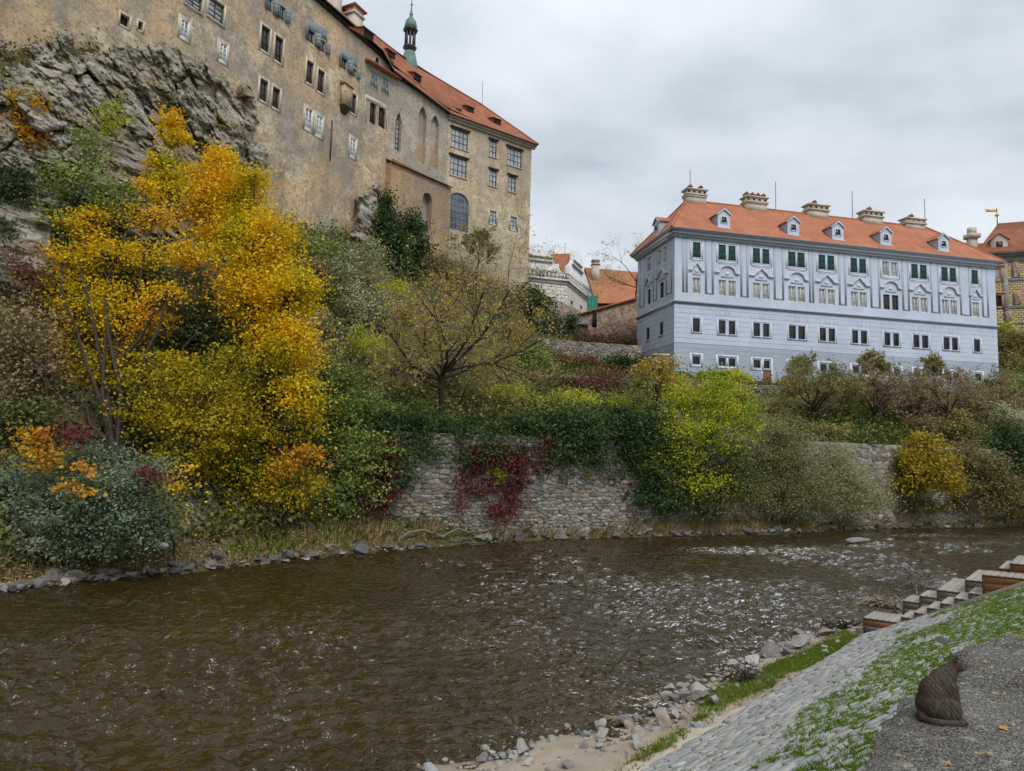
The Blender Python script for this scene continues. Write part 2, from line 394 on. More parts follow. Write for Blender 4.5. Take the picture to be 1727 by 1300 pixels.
# ------------------------------------------------------------------ shared materials
M_EARTH = plain('earth', (.085, .062, .038), .95, .4, 1.5, .05, .1)
def _hill():
    t = NT('hillside_ground'); p = t.pos()
    n = t.noise(.25, 6, .6, p); f = t.noise(3.5, 6, .7, p)
    c = t.ramp(n, [(.35, (.05, .055, .02)), (.5, (.075, .07, .03)), (.65, (.11, .085, .05))])
    c = t.mix(t.ramp(f, [(.45, 0.0), (.7, .6)]), c, (.13, .12, .07))
    return t.done(c, .95, t.bump(f, .12), .1)
M_HILL = _hill()
def _rock():
    t = NT('cliff_rock'); p = t.pos()
    q = t.n('ShaderNodeMapping', {'Vector': p, 'Rotation': (0.35, 0.85, 0.3), 'Scale': (.5, .5, 2.2)}).outputs[0]
    n = t.noise(.8, 9, .68, q, .8); f = t.noise(3.2, 9, .72, q, .5); o = t.noise(.35, 5, .6, p, .5)
    c = t.ramp(n, [(.3, (.07, .061, .05)), (.43, (.25, .225, .185)), (.57, (.42, .39, .33)), (.72, (.55, .525, .46))])
    c = t.mix(t.ramp(o, [(.5, 0.0), (.62, .7)]), c, (.27, .19, .115))
    c = t.mix(t.ramp(f, [(.33, .75), (.5, 0.0)]), c, (.05, .046, .04))
    c = t.mix(t.ramp(t.noise(.9, 4, .6, p), [(.54, 0.0), (.66, .55)]), c, (.105, .115, .045))
    return t.done(c, .9, t.bump(t.math('ADD', n, t.math('MULTIPLY', f, .6)), .25), .2)
M_ROCK = _rock()
M_BOULDER = mk_stone('boulder_stone', [(.17, .165, .155), (.30, .29, .27), (.25, .20, .155), (.38, .36, .33), (.13, .125, .12), (.26, .27, .285), (.33, .27, .21)], 2.5, .03)
M_SHORE = mk_stone('shore_stone', [(.075, .07, .06), (.13, .12, .11), (.10, .09, .075), (.24, .23, .21), (.09, .09, .095)], 2.0, .05)
M_PAVE = mk_stone('paving_slate', [(.24, .245, .25), (.33, .33, .325), (.30, .28, .245), (.38, .375, .36), (.21, .215, .22), (.35, .32, .265)], 3.0, .012)
M_WALLST = mk_stone('wall_stone', [(.19, .175, .15), (.29, .27, .235), (.13, .125, .12), (.25, .18, .115), (.38, .36, .32), (.09, .085, .08), (.24, .21, .165), (.15, .145, .13)], 2.2, .04)
M_MORTAR = plain('mortar', (.17, .155, .13), .95, .3, 1.5, .04, .1)
def _sand():
    t = NT('river_sand'); p = t.pos(); n = t.noise(1.3, 6, .6, p); f = t.noise(40, 5, .7, p)
    c = t.ramp(n, [(.3, (.22, .178, .130)), (.7, (.33, .275, .21))]); c = t.mix(t.ramp(f, [(.55, 0.0), (.75, .4)]), c, (.45, .4, .34))
    z = t.n('ShaderNodeSeparateXYZ', {0: p}).outputs['Z']
    c = t.mix(t.ramp(t.math('ADD', z, .45), [(.40, 1.0), (.50, 0.0)]), c, (.10, .07, .035))
    return t.done(c, .9, t.bump(t.math('ADD', n, t.math('MULTIPLY', f, .15)), .03), .15)
M_SAND = _sand()
def _conc():
    t = NT('weathered_concrete'); p = t.pos(); n = t.noise(1.1, 6, .65, p); f = t.noise(34, 3, .6, p); g = t.noise(75, 3, .7, p); v = t.n('ShaderNodeTexVoronoi', {'Vector': p, 'Scale': 62.0, 'Randomness': 1.0}).outputs
    rnd = t.n('ShaderNodeSeparateColor', {0: v['Color']}).outputs
    c = t.ramp(n, [(.3, (.075, .07, .062)), (.55, (.13, .122, .108)), (.75, (.20, .188, .165))])
    c = t.mix(t.ramp(t.math('ADD', t.math('MULTIPLY', f, .6), t.math('MULTIPLY', n, .4)), [(.44, 0.0), (.60, .75)]), c, (.26, .245, .215))
    c = t.mix(t.ramp(g, [(.40, .9), (.50, 0.0)]), c, (.018, .017, .015))
    c = t.mix(t.math('MULTIPLY', t.ramp(v['Distance'], [(.25, 1.0), (.42, 0.0)]), t.ramp(rnd[0], [(.55, 0.0), (.62, .75)])), c, (.42, .40, .35))
    c = t.mix(t.ramp(t.noise(9, 5, .6, p), [(.60, 0.0), (.64, .6)]), c, (.40, .38, .33))
    c = t.mix(t.ramp(t.noise(4, 3, .5, p), [(.66, 0.0), (.72, .35)]), c, (.28, .24, .16))
    return t.done(c, .95, t.bump(t.math('ADD', t.math('SUBTRACT', g, v['Distance']), f), .02), .12)
M_CONC = _conc()
M_DECK = mk_wood('weathered_deck_wood', (.23, .205, .175), (.36, .33, .285))
M_BOARD = mk_wood('orange_board_wood', (.20, .085, .03), (.36, .175, .065))
M_BOARDG = mk_wood('grey_board_wood', (.12, .10, .088), (.20, .17, .145))
M_TRIMD = mk_wood('dark_edge_wood', (.035, .025, .02), (.06, .045, .035))
M_GRASS = leaf_mat('grass_green', [(.11, .19, .015), (.16, .27, .02), (.22, .33, .03), (.27, .31, .05)], .3, .5, 1.2)
M_DRY = leaf_mat('dry_grass', [(.24, .165, .08), (.38, .28, .14), (.48, .38, .21), (.20, .19, .08)], .2, .7, .5)
M_LITTER = leaf_mat('leaf_litter', [(.20, .11, .04), (.32, .19, .06), (.42, .28, .09), (.13, .08, .04)], .1, .7, .8)
M_BARK = plain('bark', (.055, .045, .036), .95, .4, 4, .03, .1)
M_BARKG = plain('grey_bark', (.16, .145, .125), .95, .35, 4, .03, .1)
M_TWIG = leaf_mat('twig_wood', [(.13, .105, .08), (.21, .175, .14), (.29, .25, .20), (.16, .125, .095)], .0, .85, .7)
def _water():
    t = NT('river_water'); p = t.pos()
    rq_ = t.n('ShaderNodeMapping', {'Vector': p, 'Rotation': (0, 0, -.35), 'Scale': (.7, 1.1, 1)}).outputs[0]
    b1 = t.noise(4.5, 2, .5, rq_, .9); b2 = t.noise(10, 2, .5, rq_, .4)
    am = t.ramp(t.noise(.20, 4, .6, p, .5), [(.38, .5), (.58, 1.1)])
    bm = t.bump(t.math('MULTIPLY', am, t.math('ADD', b1, t.math('MULTIPLY', b2, .25))), .14, 1.0)
    patch = t.noise(.22, 3, .5, p)
    body = t.ramp(patch, [(.35, (.036, .024, .0065)), (.65, (.052, .035, .010))])
    df = t.n('ShaderNodeBsdfDiffuse', {'Color': body})
    tp = t.n('ShaderNodeBsdfTransparent', {'Color': (.58, .40, .15, 1)})
    deep = t.n('ShaderNodeMixShader', {0: .42, 1: df.outputs[0], 2: tp.outputs[0]})
    gl = t.n('ShaderNodeBsdfGlossy', {'Color': (1, 1, 1, 1), 'Roughness': .04, 'Normal': bm})
    fr = t.n('ShaderNodeFresnel', {'IOR': 1.34, 'Normal': bm})
    mx = t.n('ShaderNodeMixShader', {0: fr.outputs[0], 1: deep.outputs[0], 2: gl.outputs[0]})
    at = t.n('ShaderNodeAttribute', attribute_name='foam')
    fm = t.math('MULTIPLY', at.outputs['Fac'], t.ramp(t.noise(7, 6, .7, p, 0, sc=(.5, 1.5, 1)), [(.5, 0.0), (.62, 1.0)]))
    wh = t.n('ShaderNodeBsdfDiffuse', {'Color': (.55, .53, .48, 1)})
    m2 = t.n('ShaderNodeMixShader', {0: fm, 1: mx.outputs[0], 2: wh.outputs[0]})
    t.t.links.new(m2.outputs[0], t.out.inputs[0]); return t.m
M_WATER = _water()

# ------------------------------------------------------------------ far hillside
HC = [-500, -200, 0, 150, 300, 450, 600, 750, 855, 925, 1000, 1100, 1300, 1500, 1727, 2100]
HP = [[(1120, 15.3), (1000, 17), (700, 21), (400, 24), (100, 26), (-200, 27.4), (-400, 29)],
      [(1045, 17.8), (960, 19.5), (760, 23), (500, 26), (250, 28.3), (0, 29.6), (-150, 31)],
      [(1000, 20.24), (950, 21.5), (800, 24), (550, 27), (300, 30), (110, 32.6), (60, 34.5)],
      [(980, 22), (925, 23.5), (770, 26), (540, 29.5), (330, 32.5), (100, 36.2), (40, 38.5)],
      [(968, 23.84), (905, 25.5), (760, 28.5), (560, 32), (400, 36), (250, 41.2), (180, 44)],
      [(952, 26.2), (890, 28), (760, 31), (620, 36), (490, 42), (385, 48.3), (340, 51)],
      [(935, 29.2), (880, 31), (755, 33.5), (640, 40), (520, 48), (420, 56.4), (390, 59)],
      [(921, 32.2), (872, 33.8), (738, 35.3), (650, 42), (560, 52), (460, 65.5), (430, 70)],
      [(914, 34.4), (870, 36.1), (737, 37.4), (675, 43.5), (590, 55), (515, 67), (480, 75)],
      [(911, 35.7), (867, 37.4), (735, 38.7), (684, 44.5), (622, 56), (585, 69), (568, 80)],
      [(909, 37), (866, 38.8), (735, 40), (690, 46), (632, 58), (604, 70), (592, 82)],
      [(906, 38.5), (864, 40.2), (735, 41.4), (690, 48), (650, 62), (625, 70), (600, 82)],
      [(901, 41.5), (862, 43.5), (755, 45.5), (705, 54), (665, 66), (648, 71), (640, 82)],
      [(892, 46.8), (860, 48.5), (752, 50), (712, 58), (672, 70), (655, 74), (650, 86)],
      [(888, 51.6), (855, 54), (760, 57), (720, 64), (665, 80), (620, 92), (560, 104)],
      [(885, 58), (850, 61), (760, 66), (720, 74), (665, 92), (620, 104), (560, 118)]]
HA = np.array(HP, float)
def hill_col(px):
    return np.array([[np.interp(px, HC, HA[:, k, c]) for c in (0, 1)] for k in range(7)])
def hill_uv(px, v):
    c = hill_col(px); py = np.interp(v, range(7), c[:, 0]); Y = np.interp(v, range(7), c[:, 1])
    return at_depth(px, py, Y)
def hill_bump(P):
    return fbm(P * .45, 3) * .3 + fbm(P * 1.7, 2) * .08
def G(px, py):
    """the hillside point seen at a photograph position"""
    c = hill_col(px); Y = np.interp(-py, -c[:, 0], c[:, 1]); return at_depth(px, py, Y)
_px = np.linspace(-500, 2100, 300); _v = np.concatenate([[-.6, -.3], np.linspace(0, 6, 84)])
_rows = []
for x in _px:
    c = hill_col(x); py = np.interp(np.maximum(_v, 0), range(7), c[:, 0]); Y = np.interp(np.maximum(_v, 0), range(7), c[:, 1])
    _rows.append([at_depth(x, a, b) for a, b in zip(py, Y)])
_R = np.array(_rows)
_R[:, 0] = _R[:, 2] + [0, -4.0, -1.6]; _R[:, 1] = _R[:, 2] + [0, -1.2, -.5]
_amp = ss(.25, 1.3, _v)[None, :]
_R[..., 2] += hill_bump(_R) * (.25 + .75 * _amp) + .0
_last = _R[:, -1]; _ext = [_last + np.array([_l, 60.0, 2.0]) * 1 for _l in (0,)] + [_last + np.array([0, 900.0, 4.0])]
_R = np.concatenate([_R, np.stack(_ext, 1)], 1)
nx, nv = _R.shape[:2]; _i = np.arange(nx * nv).reshape(nx, nv)
hill = obj('hillside', _R.reshape(-1, 3), np.stack([_i[:-1, :-1], _i[1:, :-1], _i[1:, 1:], _i[:-1, 1:]], -1).reshape(-1, 4), M_HILL, smooth=True)
tag(hill, kind='structure')

# ------------------------------------------------------------------ near bank: coordinates a (along the bank) and w (towards the river)
BD = np.array([.67, .742]); BD /= np.linalg.norm(BD); BN = np.array([-BD[1], BD[0]]); B0 = np.array([1.86, 3.72])
WFOOT, ZFOOT, TSL = 3.9, .30, .49
def wline(a): return np.interp(a, [-20, 2.9, 6.3, 12.4, 17.4, 26, 60], [8.2, 6.28, 5.47, 5.29, 4.72, 4.2, 4.0])
def bank_xy(a, w):
    w = w - .045 * np.maximum(0, np.asarray(a) - 15.5) ** 2 * np.clip(1 - (np.asarray(a) - 15.5) / 200, .2, 1)      # the bank curves away beyond the steps
    return B0[0] + BD[0] * a + BN[0] * w, B0[1] + BD[1] * a + BN[1] * w
def bank_z(a, w):
    a, w = np.broadcast_arrays(np.asarray(a, float), np.asarray(w, float)); wl = wline(a)
    z = np.where(w < WFOOT, ZFOOT + TSL * (WFOOT - w), 0)
    z = np.minimum(z, 2.84)
    sand = ZFOOT * (1 - np.clip((w - WFOOT) / np.maximum(wl - WFOOT, .05), 0, 1)) - np.clip(w - wl, 0, 2) * .16 - np.clip(w - wl - 2, 0, 6) * .13
    return np.where(w < WFOOT, z, sand)
def bank(a, w, dz=0.0):
    x, y = bank_xy(a, w); return np.array([float(x), float(y), float(bank_z(a, w)) + dz])
def to_bank(P):
    q = np.asarray(P)[:2] - B0; return q @ BD, q @ BN
def grid_sheet(name, A, W, zf, mat, smooth=True):
    aa, ww = np.meshgrid(A, W, indexing='ij'); x, y = bank_xy(aa, ww); z = zf(aa, ww, x, y)
    i = np.arange(aa.size).reshape(aa.shape)
    return obj(name, np.stack([x, y, z], -1).reshape(-1, 3), np.stack([i[:-1, :-1], i[:-1, 1:], i[1:, 1:], i[1:, :-1]], -1).reshape(-1, 4), mat, smooth=smooth)
def _nz(x, y, s, o=4): return fbm(np.stack([x * s, y * s, x * 0], -1), o)
beach = grid_sheet('beach', np.concatenate([np.linspace(-30, -2, 20), np.linspace(-1.8, 20, 200), np.linspace(20.5, 70, 40)]), np.concatenate([np.linspace(3.4, 7.5, 50), np.linspace(7.7, 14, 26), np.linspace(15, 60, 16)]),
                   lambda a, w, x, y: bank_z(a, np.maximum(w, WFOOT)) + _nz(x, y, 1.1) * .06 * ss(3.6, 4.6, w) + _nz(x, y, 5, 3) * .014 - (w < WFOOT) * .03, M_SAND)
tag(beach, kind='structure')
slope = grid_sheet('embankment_slope', np.concatenate([np.linspace(-30, -4, 14), np.linspace(-3.5, 20, 110), np.linspace(21, 70, 26)]), np.concatenate([np.linspace(-40, -2, 12), np.linspace(-1.6, 3.95, 40)]),
                   lambda a, w, x, y: bank_z(a, np.minimum(w, WFOOT - .001)) + _nz(x, y, 1.5) * .02 - .012 - (w > 3.91) * .12, M_EARTH)
tag(slope, kind='structure')

# paving stones of the slope: long flat slates, their long side turned a little up the slope
def in_frame(P, m=0):
    v = P - CAM; z = v @ FWD
    if z < .5: return None
    x, y = CX + FP * (v @ RGT) / z, CY - FP * (v @ UPV) / z
    return (x, y) if -m < x < 1727 + m and -m < y < 1300 + m else None
LEDGE_A = 4.3
rs = np.random.default_rng(5); _ct, _st = math.cos(-.30), math.sin(-.30); cs_ = math.sqrt(1 + TSL * TSL)
pts = []; v = -9.0
while v < 12:
    rowh = rs.uniform(.10, .15); u = -12 + rs.uniform(0, .4)
    while u < 30:
        l = rs.uniform(.15, .36); a, w = (u + l / 2) * _ct - v * _st, ((u + l / 2) * _st + v * _ct)
        if -6 < a < 25 and -2.2 < w < 4.0: pts.append((u + l / 2 + rs.normal(0, .03), v + rs.normal(0, .025)))
        u += l
    v += rowh
pts = np.array(pts); polys = cells(pts, .25, .125, 3.2)
PN = np.array([-BN[0] * -TSL, -BN[1] * -TSL, 1.0]); PN = np.array([BN[0] * TSL, BN[1] * TSL, 1.0]); PN /= np.linalg.norm(PN)
stn = []; occ_uv = []
for p, poly in zip(pts, polys):
    if poly is None: continue
    c = poly.mean(0); a, w = c[0] * _ct - c[1] * _st, c[0] * _st + c[1] * _ct
    if not (-1.35 < w < 3.82) or (w < -.05 and a < LEDGE_A - .1): continue
    grassy = w < 2.0 + .5 * float(fbm(np.array([[a * .7, w * 1.1, 0]]), 3)[0]) - .02 * a
    r_ = cell_stone(poly, .020 if grassy else .008, .010, .026 + rs.uniform(0, .014), rs, -.05, .06)
    if r_ is None: continue
    V, F = r_; A_, W_ = V[:, 0] * _ct - V[:, 1] * _st, V[:, 0] * _st + V[:, 1] * _ct
    x, y = bank_xy(A_, W_); P = np.stack([x, y, ZFOOT + TSL * (WFOOT - W_)], 1) + PN * (V[:, 2:3] - .012); ctr = P.mean(0); q = in_frame(ctr, 30)
    stn.append((np.linalg.norm(ctr - CAM) + (0 if q else 1000), P, F, ctr)); occ_uv.append((c, poly))
stn.sort(key=lambda t: t[0]); rest_v, rest_f, rn = [], [], 0
for k, (d_, P, F, ctr) in enumerate(stn):
    if k < 300: obj('paving_stone', P, F, M_PAVE, slope, origin=ctr)
    else: rest_v.append(P); rest_f += [[i + rn for i in f] for f in F]; rn += len(P)
o = obj('paving_stones', np.vstack(rest_v), rest_f, M_PAVE, slope); o['kind'] = 'stuff'
M_MOSS = plain('bright_moss', (.115, .20, .022), .95, .45, 5, .02, .05)
moss = grid_sheet('moss', np.linspace(-2, 20, 200), np.linspace(-1.3, 3.2, 60), lambda a, w, x, y: ZFOOT + TSL * (WFOOT - w) + .010 - .07 * ss(.0, .5, w - (2.15 - .02 * a) - .75 * fbm(np.stack([a * .7, w * 1.1, a * 0], -1), 3)) - .05 * ss(.15, .5, -fbm(np.stack([a * 1.9, w * 2.2, a * 0 + 8], -1), 3)), M_MOSS); moss['kind'] = 'stuff'
kerb = grid_sheet('foot_kerb', np.linspace(-6, 8.6, 120), np.linspace(3.84, 4.22, 7), lambda a, w, x, y: ZFOOT + .035 - (w - 3.84) * .18 + _nz(x, y, 3, 4) * .025 - .25 * ss(4.15, 4.22, w + .09 * _nz(a, a * 0, 1.1, 4) + .25 * ss(5.5, 8.6, a)), plain('cream_mortar_kerb', (.37, .33, .26), .9, .25, 2.5, .015))
tag(kerb, kind='structure')

# ------------------------------------------------------------------ river
# fan-shaped tessellation, finer where the water is near; the waves are real relief
ry = np.concatenate([[-30, 0, 4], 6.6 * 1.0046 ** np.arange(480), [75, 95]]); rt = np.concatenate([[-3.0, -1.6], np.linspace(-.86, .96, 385), [1.3, 1.8, 3.0]])
Tt, Yg = np.meshgrid(rt, ry, indexing='ij'); X = Tt * np.maximum(Yg, 12.0 * (Yg < 6)) + 0 * Yg
cell = np.maximum(np.abs(Yg) * .0046, .02)
pat = .42 + 1.05 * ss(-.35, .45, _nz(X, Yg, .13, 4)) + .2 * ss(-6, 2, X) - .35 * ss(6, 18, X)
warp = _nz(X, Yg, .45, 3); warp2 = _nz(X + 40, Yg, 1.1, 2); Zw = np.zeros_like(X); rw = np.random.default_rng(3)
for k in range(74):
    lam = .20 * (4.2 ** rw.random()); th = rw.normal(1.42, .48); kk = 2 * math.pi / lam
    ph = kk * (X * math.cos(th) + Yg * math.sin(th)) + rw.uniform(0, 6.28) + warp * rw.uniform(1, 4) + warp2 * rw.uniform(.3, 1.4)
    s_ = np.sin(ph); Zw += .0112 * lam * ss(1.5, 3.2, lam / cell) * (s_ + .28 * np.sin(2 * ph + 1.3)) * (1 + .8 * np.sin(.7 * warp * 3 + k))
rap = 0
for (x_, y_, ex, ey, k_) in ((1215, 926, 1.6, .7, 1.0), (1270, 931, 3.0, .7, .8), (1345, 927, 2.5, .9, .5), (1450, 920, 1.6, .7, .9), (1560, 903, 3.0, .8, .4), (1690, 917, 4.0, 1.5, .35), (1600, 985, 1.4, .5, .3)):
    c_ = at_height(x_, y_, 0); rap = rap + k_ * np.exp(-((X - c_[0]) / ex) ** 2 - ((Yg - c_[1] - .2 * (X - c_[0])) / ey) ** 2)
right = ss(8, 22, X) * ss(20, 30, Yg)
Zw *= pat * (1 + .9 * np.minimum(rap, 1) + .0 * right)
i = np.arange(X.size).reshape(X.shape)
river = obj('river', np.stack([X, Yg, Zw], -1).reshape(-1, 3), np.stack([i[:-1, :-1], i[1:, :-1], i[1:, 1:], i[:-1, 1:]], -1).reshape(-1, 4), M_WATER, smooth=True)
tag(river, kind='structure')
fa = river.data.attributes.new('foam', 'FLOAT', 'POINT')
fo = np.clip(rap * 1.6 * ss(-.01, .03, Zw), 0, 1); fa.data.foreach_set('value', fo.astype(np.float32).ravel())

# ------------------------------------------------------------------ concrete ledge the cat sits on
def _ledge():
    A = np.linspace(-8, LEDGE_A, 190); Wd = np.concatenate([np.linspace(-12, -3.2, 12), np.linspace(-3, 0, 64)])
    aa, ww = np.meshgrid(A, Wd, indexing='ij')
    edge = (_nz(aa, ww * 0, 1.3, 5) * .09 + _nz(aa, ww * 0 + 7, 7, 3) * .035) * ss(-.8, 0, ww)
    ends = (_nz(aa * 0 + 3, ww, 1.6, 5) * .12 + np.maximum(0, ww + 1.0) * -.10) * ss(LEDGE_A - 1.0, LEDGE_A, aa)
    x, y = bank_xy(aa + ends, ww + edge + .10 * (1 - ss(.5, 2.5, aa)))
    z = 2.9 + _nz(x, y, 2.2, 5) * .018 + _nz(x, y, 14, 3) * .006 - .06 * ss(-.12, 0, ww) - .05 * ss(LEDGE_A - .1, LEDGE_A, aa)
    top = np.stack([x, y, z], -1); na, nw = aa.shape
    i = np.arange(aa.size).reshape(aa.shape); F = [np.stack([i[:-1, :-1], i[:-1, 1:], i[1:, 1:], i[1:, :-1]], -1).reshape(-1, 4)]
    V = [top.reshape(-1, 3)]; n = aa.size
    for loop, flip in ((top[:, -1], False), (top[-1, ::-1], False)):
        k = len(loop); rr = [loop]
        for dz in (.12, .4, 1.7):
            q = loop.copy(); q[:, 2] -= dz; nn = fbm(q * 3, 4) * .05; q[:, 0] += nn; q[:, 1] += nn; rr.append(q)
        S = np.stack(rr, 1).reshape(-1, 3); j = np.arange(k * 4).reshape(k, 4) + n
        F.append(np.stack([j[:-1, :-1], j[:-1, 1:], j[1:, 1:], j[1:, :-1]], -1).reshape(-1, 4)); V.append(S); n += len(S)
    return obj('concrete_ledge', np.vstack(V), np.vstack(F), M_CONC, smooth=True)
ledge = _ledge(); tag(ledge, 'wide weathered concrete ledge with a crumbled edge above the paved slope', 'ledge')
# ------------------------------------------------------------------ building materials
M_CASTLE = mk_plaster('castle_plaster', (.25, .205, .155), (.47, .375, .255), (.70, .60, .45), (.60, .41, .235))
M_CASTLEG = mk_plaster('grey_plaster', (.26, .235, .19), (.41, .37, .295), (.52, .47, .39), (.43, .33, .23))
M_CASTLEB = mk_plaster('brown_plaster', (.24, .17, .11), (.39, .275, .17), (.49, .37, .24), (.45, .29, .165))
M_CASTLEL = mk_plaster('ochre_plaster', (.30, .24, .16), (.50, .41, .285), (.65, .555, .40), (.54, .40, .245))
M_SURR = plain('pale_stone_surround', (.46, .41, .32), .85, .25, 2, .02)
M_TILE_OLD = mk_tiles('old_red_tiles', [(.20, .075, .04), (.33, .115, .06), (.42, .18, .10)])
M_TILE_NEW = mk_tiles('orange_roof_tiles', [(.33, .12, .065), (.43, .165, .088), (.51, .225, .135)])
M_DARKW = plain('dark_window_wood', (.075, .055, .042), .6, .2, 5, 0)
M_GREYW = plain('grey_shutter_wood', (.17, .20, .21), .7, .25, 6, .004)
M_WHITEW = plain('white_window_paint', (.62, .61, .57), .6, .1, 5, 0)
M_BLACK = plain('dark_eave_wood', (.025, .022, .02), .8, .2, 5, 0)
def _glass(name, c, r=.06):
    t = NT(name); n = t.noise(.9, 2, .5); return t.done(t.ramp(n, [(.3, tuple(v * .6 for v in c)), (.7, tuple(v * 1.25 for v in c))]), r, t.bump(n, .02), .5)
M_GLASS = _glass('dark_glass', (.028, .032, .036)); M_PALE = _glass('curtained_glass', (.34, .37, .41)); M_CURT = _glass('white_curtain_glass', (.30, .30, .29), .15)
M_HOLE = plain('dark_interior', (.012, .011, .01), .9, .2, 3, 0)
def painted(name, c):
    t = NT(name); p = t.pos(); n = t.noise(.35, 7, .65, p, .3); k = t.noise(1.1, 6, .65, p, 0, sc=(1, 1, .12)); f = t.noise(6, 6, .7, p)
    col = t.ramp(n, [(.35, tuple(v * .90 for v in c)), (.65, tuple(v * 1.06 for v in c))]); col = t.mix(t.ramp(k, [(.54, 0.0), (.70, .30)]), col, tuple(v * .68 for v in c)); col = t.mix(t.ramp(f, [(.56, 0.0), (.72, .22)]), col, tuple(v * .8 for v in c))
    return t.done(col, .85, t.bump(f, .012), .2)
M_WB = painted('lilac_grey_plaster', (.465, .52, .62))
M_WBB = painted('blue_grey_plaster', (.335, .39, .46))
M_WBT = plain('grey_painted_band', (.335, .375, .445), .8, .06, 1, 0)
M_WBP = plain('white_plaster_trim', (.52, .555, .615), .75, .05, 2, 0)
M_CORN = plain('grey_cornice', (.30, .335, .385), .75, .08, 1, 0)
def _shutter():
    t = NT('green_shutter_paint'); w = t.n('ShaderNodeTexWave', {'Vector': t.pos(), 'Scale': 5.0}, bands_direction='Z')
    return t.done((.008, .065, .052), .5, t.bump(w.outputs['Fac'], .02), .4)
M_SHUT = _shutter()
M_DOORB = plain('brown_door_wood', (.19, .075, .04), .6, .25, 4, .005)
M_COPPER = plain('green_copper', (.10, .185, .145), .6, .3, 2, .01)
M_CHIM = plain('cream_chimney_plaster', (.46, .41, .34), .85, .2, 1.5, .02)
M_IRON = plain('dark_iron', (.03, .03, .032), .5, .2, 5, 0, .5)

# ------------------------------------------------------------------ window kit (local x along the wall, -y out of it, z up)
WCACHE = {}
def ring(mb, x0, x1, z0, z1, t, y0, y1, m=0):
    mb.box(x0, x0 + t, y0, y1, z0, z1, m); mb.box(x1 - t, x1, y0, y1, z0, z1, m)
    mb.box(x0 + t, x1 - t, y0, y1, z0, z0 + t, m); mb.box(x0 + t, x1 - t, y0, y1, z1 - t, z1, m)
def win_mesh(kind, w, h, **k):
    key = (kind, round(w, 2), round(h, 2), tuple(sorted((a, getattr(b, 'name', b)) for a, b in k.items())))
    if key in WCACHE: return WCACHE[key]
    mb = MB(); d = k.get('d', .2); mat = k.get('mat')
    if kind == 'frame': ring(mb, -w / 2, w / 2, 0, h, k.get('t', .07), d - .13, d - .005)
    elif kind == 'surround':
        t = k.get('t', .18); p = k.get('p', .03); ring(mb, -w / 2 - t, w / 2 + t, -t, h + t, t - .002, -p, .05)
    elif kind == 'sash':
        nc, nr, t = k['nc'], k['nr'], k.get('t', .035)
        for c in range(1, nc): x = -w / 2 + w * c / nc; tt = t * (1.8 if nc == 2 or (nc == 4 and c == 2) else 1); mb.box(x - tt / 2, x + tt / 2, d - .10, d - .03, .07, h - .07)
        for r in range(1, nr): z = h * r / nr; mb.box(-w / 2 + .07, w / 2 - .07, d - .085, d - .035, z - t / 2, z + t / 2)
    elif kind == 'pane': mb.quad((-w / 2, d - .04, 0), (w / 2, d - .04, 0), (w / 2, d - .04, h), (-w / 2, d - .04, h))
    elif kind == 'sill': mb.box(-w / 2 - .12, w / 2 + .12, -.10, d - .14, -.09, -.004)
    elif kind == 'hood': mb.box(-w / 2 - .22, w / 2 + .22, -.22, 0, h + .12, h + .22); mb.box(-w / 2 - .14, w / 2 + .14, -.13, 0, h + .03, h + .118)
    elif kind == 'shutter':      # one closed leaf with rails and a field
        y = k.get('y', .03); ring(mb, -w / 2, w / 2, 0, h, .09, y, y + .05)
        mb.box(-w / 2 + .09, w / 2 - .09, y, y + .05, h * .48, h * .48 + .08)
        mb.box(-w / 2 + .09, w / 2 - .09, y + .02, y + .04, .09, h * .48); mb.box(-w / 2 + .09, w / 2 - .09, y + .02, y + .04, h * .48 + .08, h - .09)
    elif kind == 'leaf':         # hinged leaf standing open, hinge at x = 0, swinging out
        mb.box(-.025, .025, -w, 0, 0, h)
        for q in range(1, 4): mb.box(-.04, .04, -w, 0, h * q / 4 - .03, h * q / 4 + .03)
    elif kind == 'grille':
        nx_ = max(3, round(w / .16)); nz_ = max(4, round(h / .2))
        for c in range(1, nx_): x = -w / 2 + w * c / nx_; mb.box(x - .012, x + .012, -.015, .010, 0, h)
        for r in range(1, nz_): z = h * r / nz_; mb.box(-w / 2, w / 2, .011, .03, z - .012, z + .012)
    me = mb.mesh(kind, mat); WCACHE[key] = me; return me
def put(name, me, f, s, z, parent, o=0.0):
    return link(name, me, parent, loc=f.pt(s, z, o), rz=f.ang)
def window(parent, f, r, style='dark', d=.22, surround=None, nc=2, nr=3, hood=False, sill=False, glass=None, fm=None, name='window'):
    s0, s1, z0, z1 = r; w, h, s = s1 - s0, z1 - z0, (s0 + s1) / 2
    fm = fm or {'dark': M_DARKW, 'light': M_WHITEW, 'grey': M_GREYW}[style]; glass = glass or {'dark': M_GLASS, 'light': M_PALE, 'grey': M_GLASS}[style]
    wo = put(name, win_mesh('frame', w, h, d=d, mat=fm), f, s, z0, parent)
    put('sash', win_mesh('sash', w, h, d=d, nc=nc, nr=nr, mat=fm), f, s, z0, wo)
    put('pane', win_mesh('pane', w, h, d=d, mat=glass), f, s, z0, wo)
    if surround: put('surround', win_mesh('surround', w, h, mat=surround), f, s, z0, wo)
    if sill: put('sill', win_mesh('sill', w, h, d=d, mat=surround or M_SURR), f, s, z0, wo)
    if hood: put('hood', win_mesh('hood', w, h, mat=M_DARKW), f, s, z0, wo)
    return wo

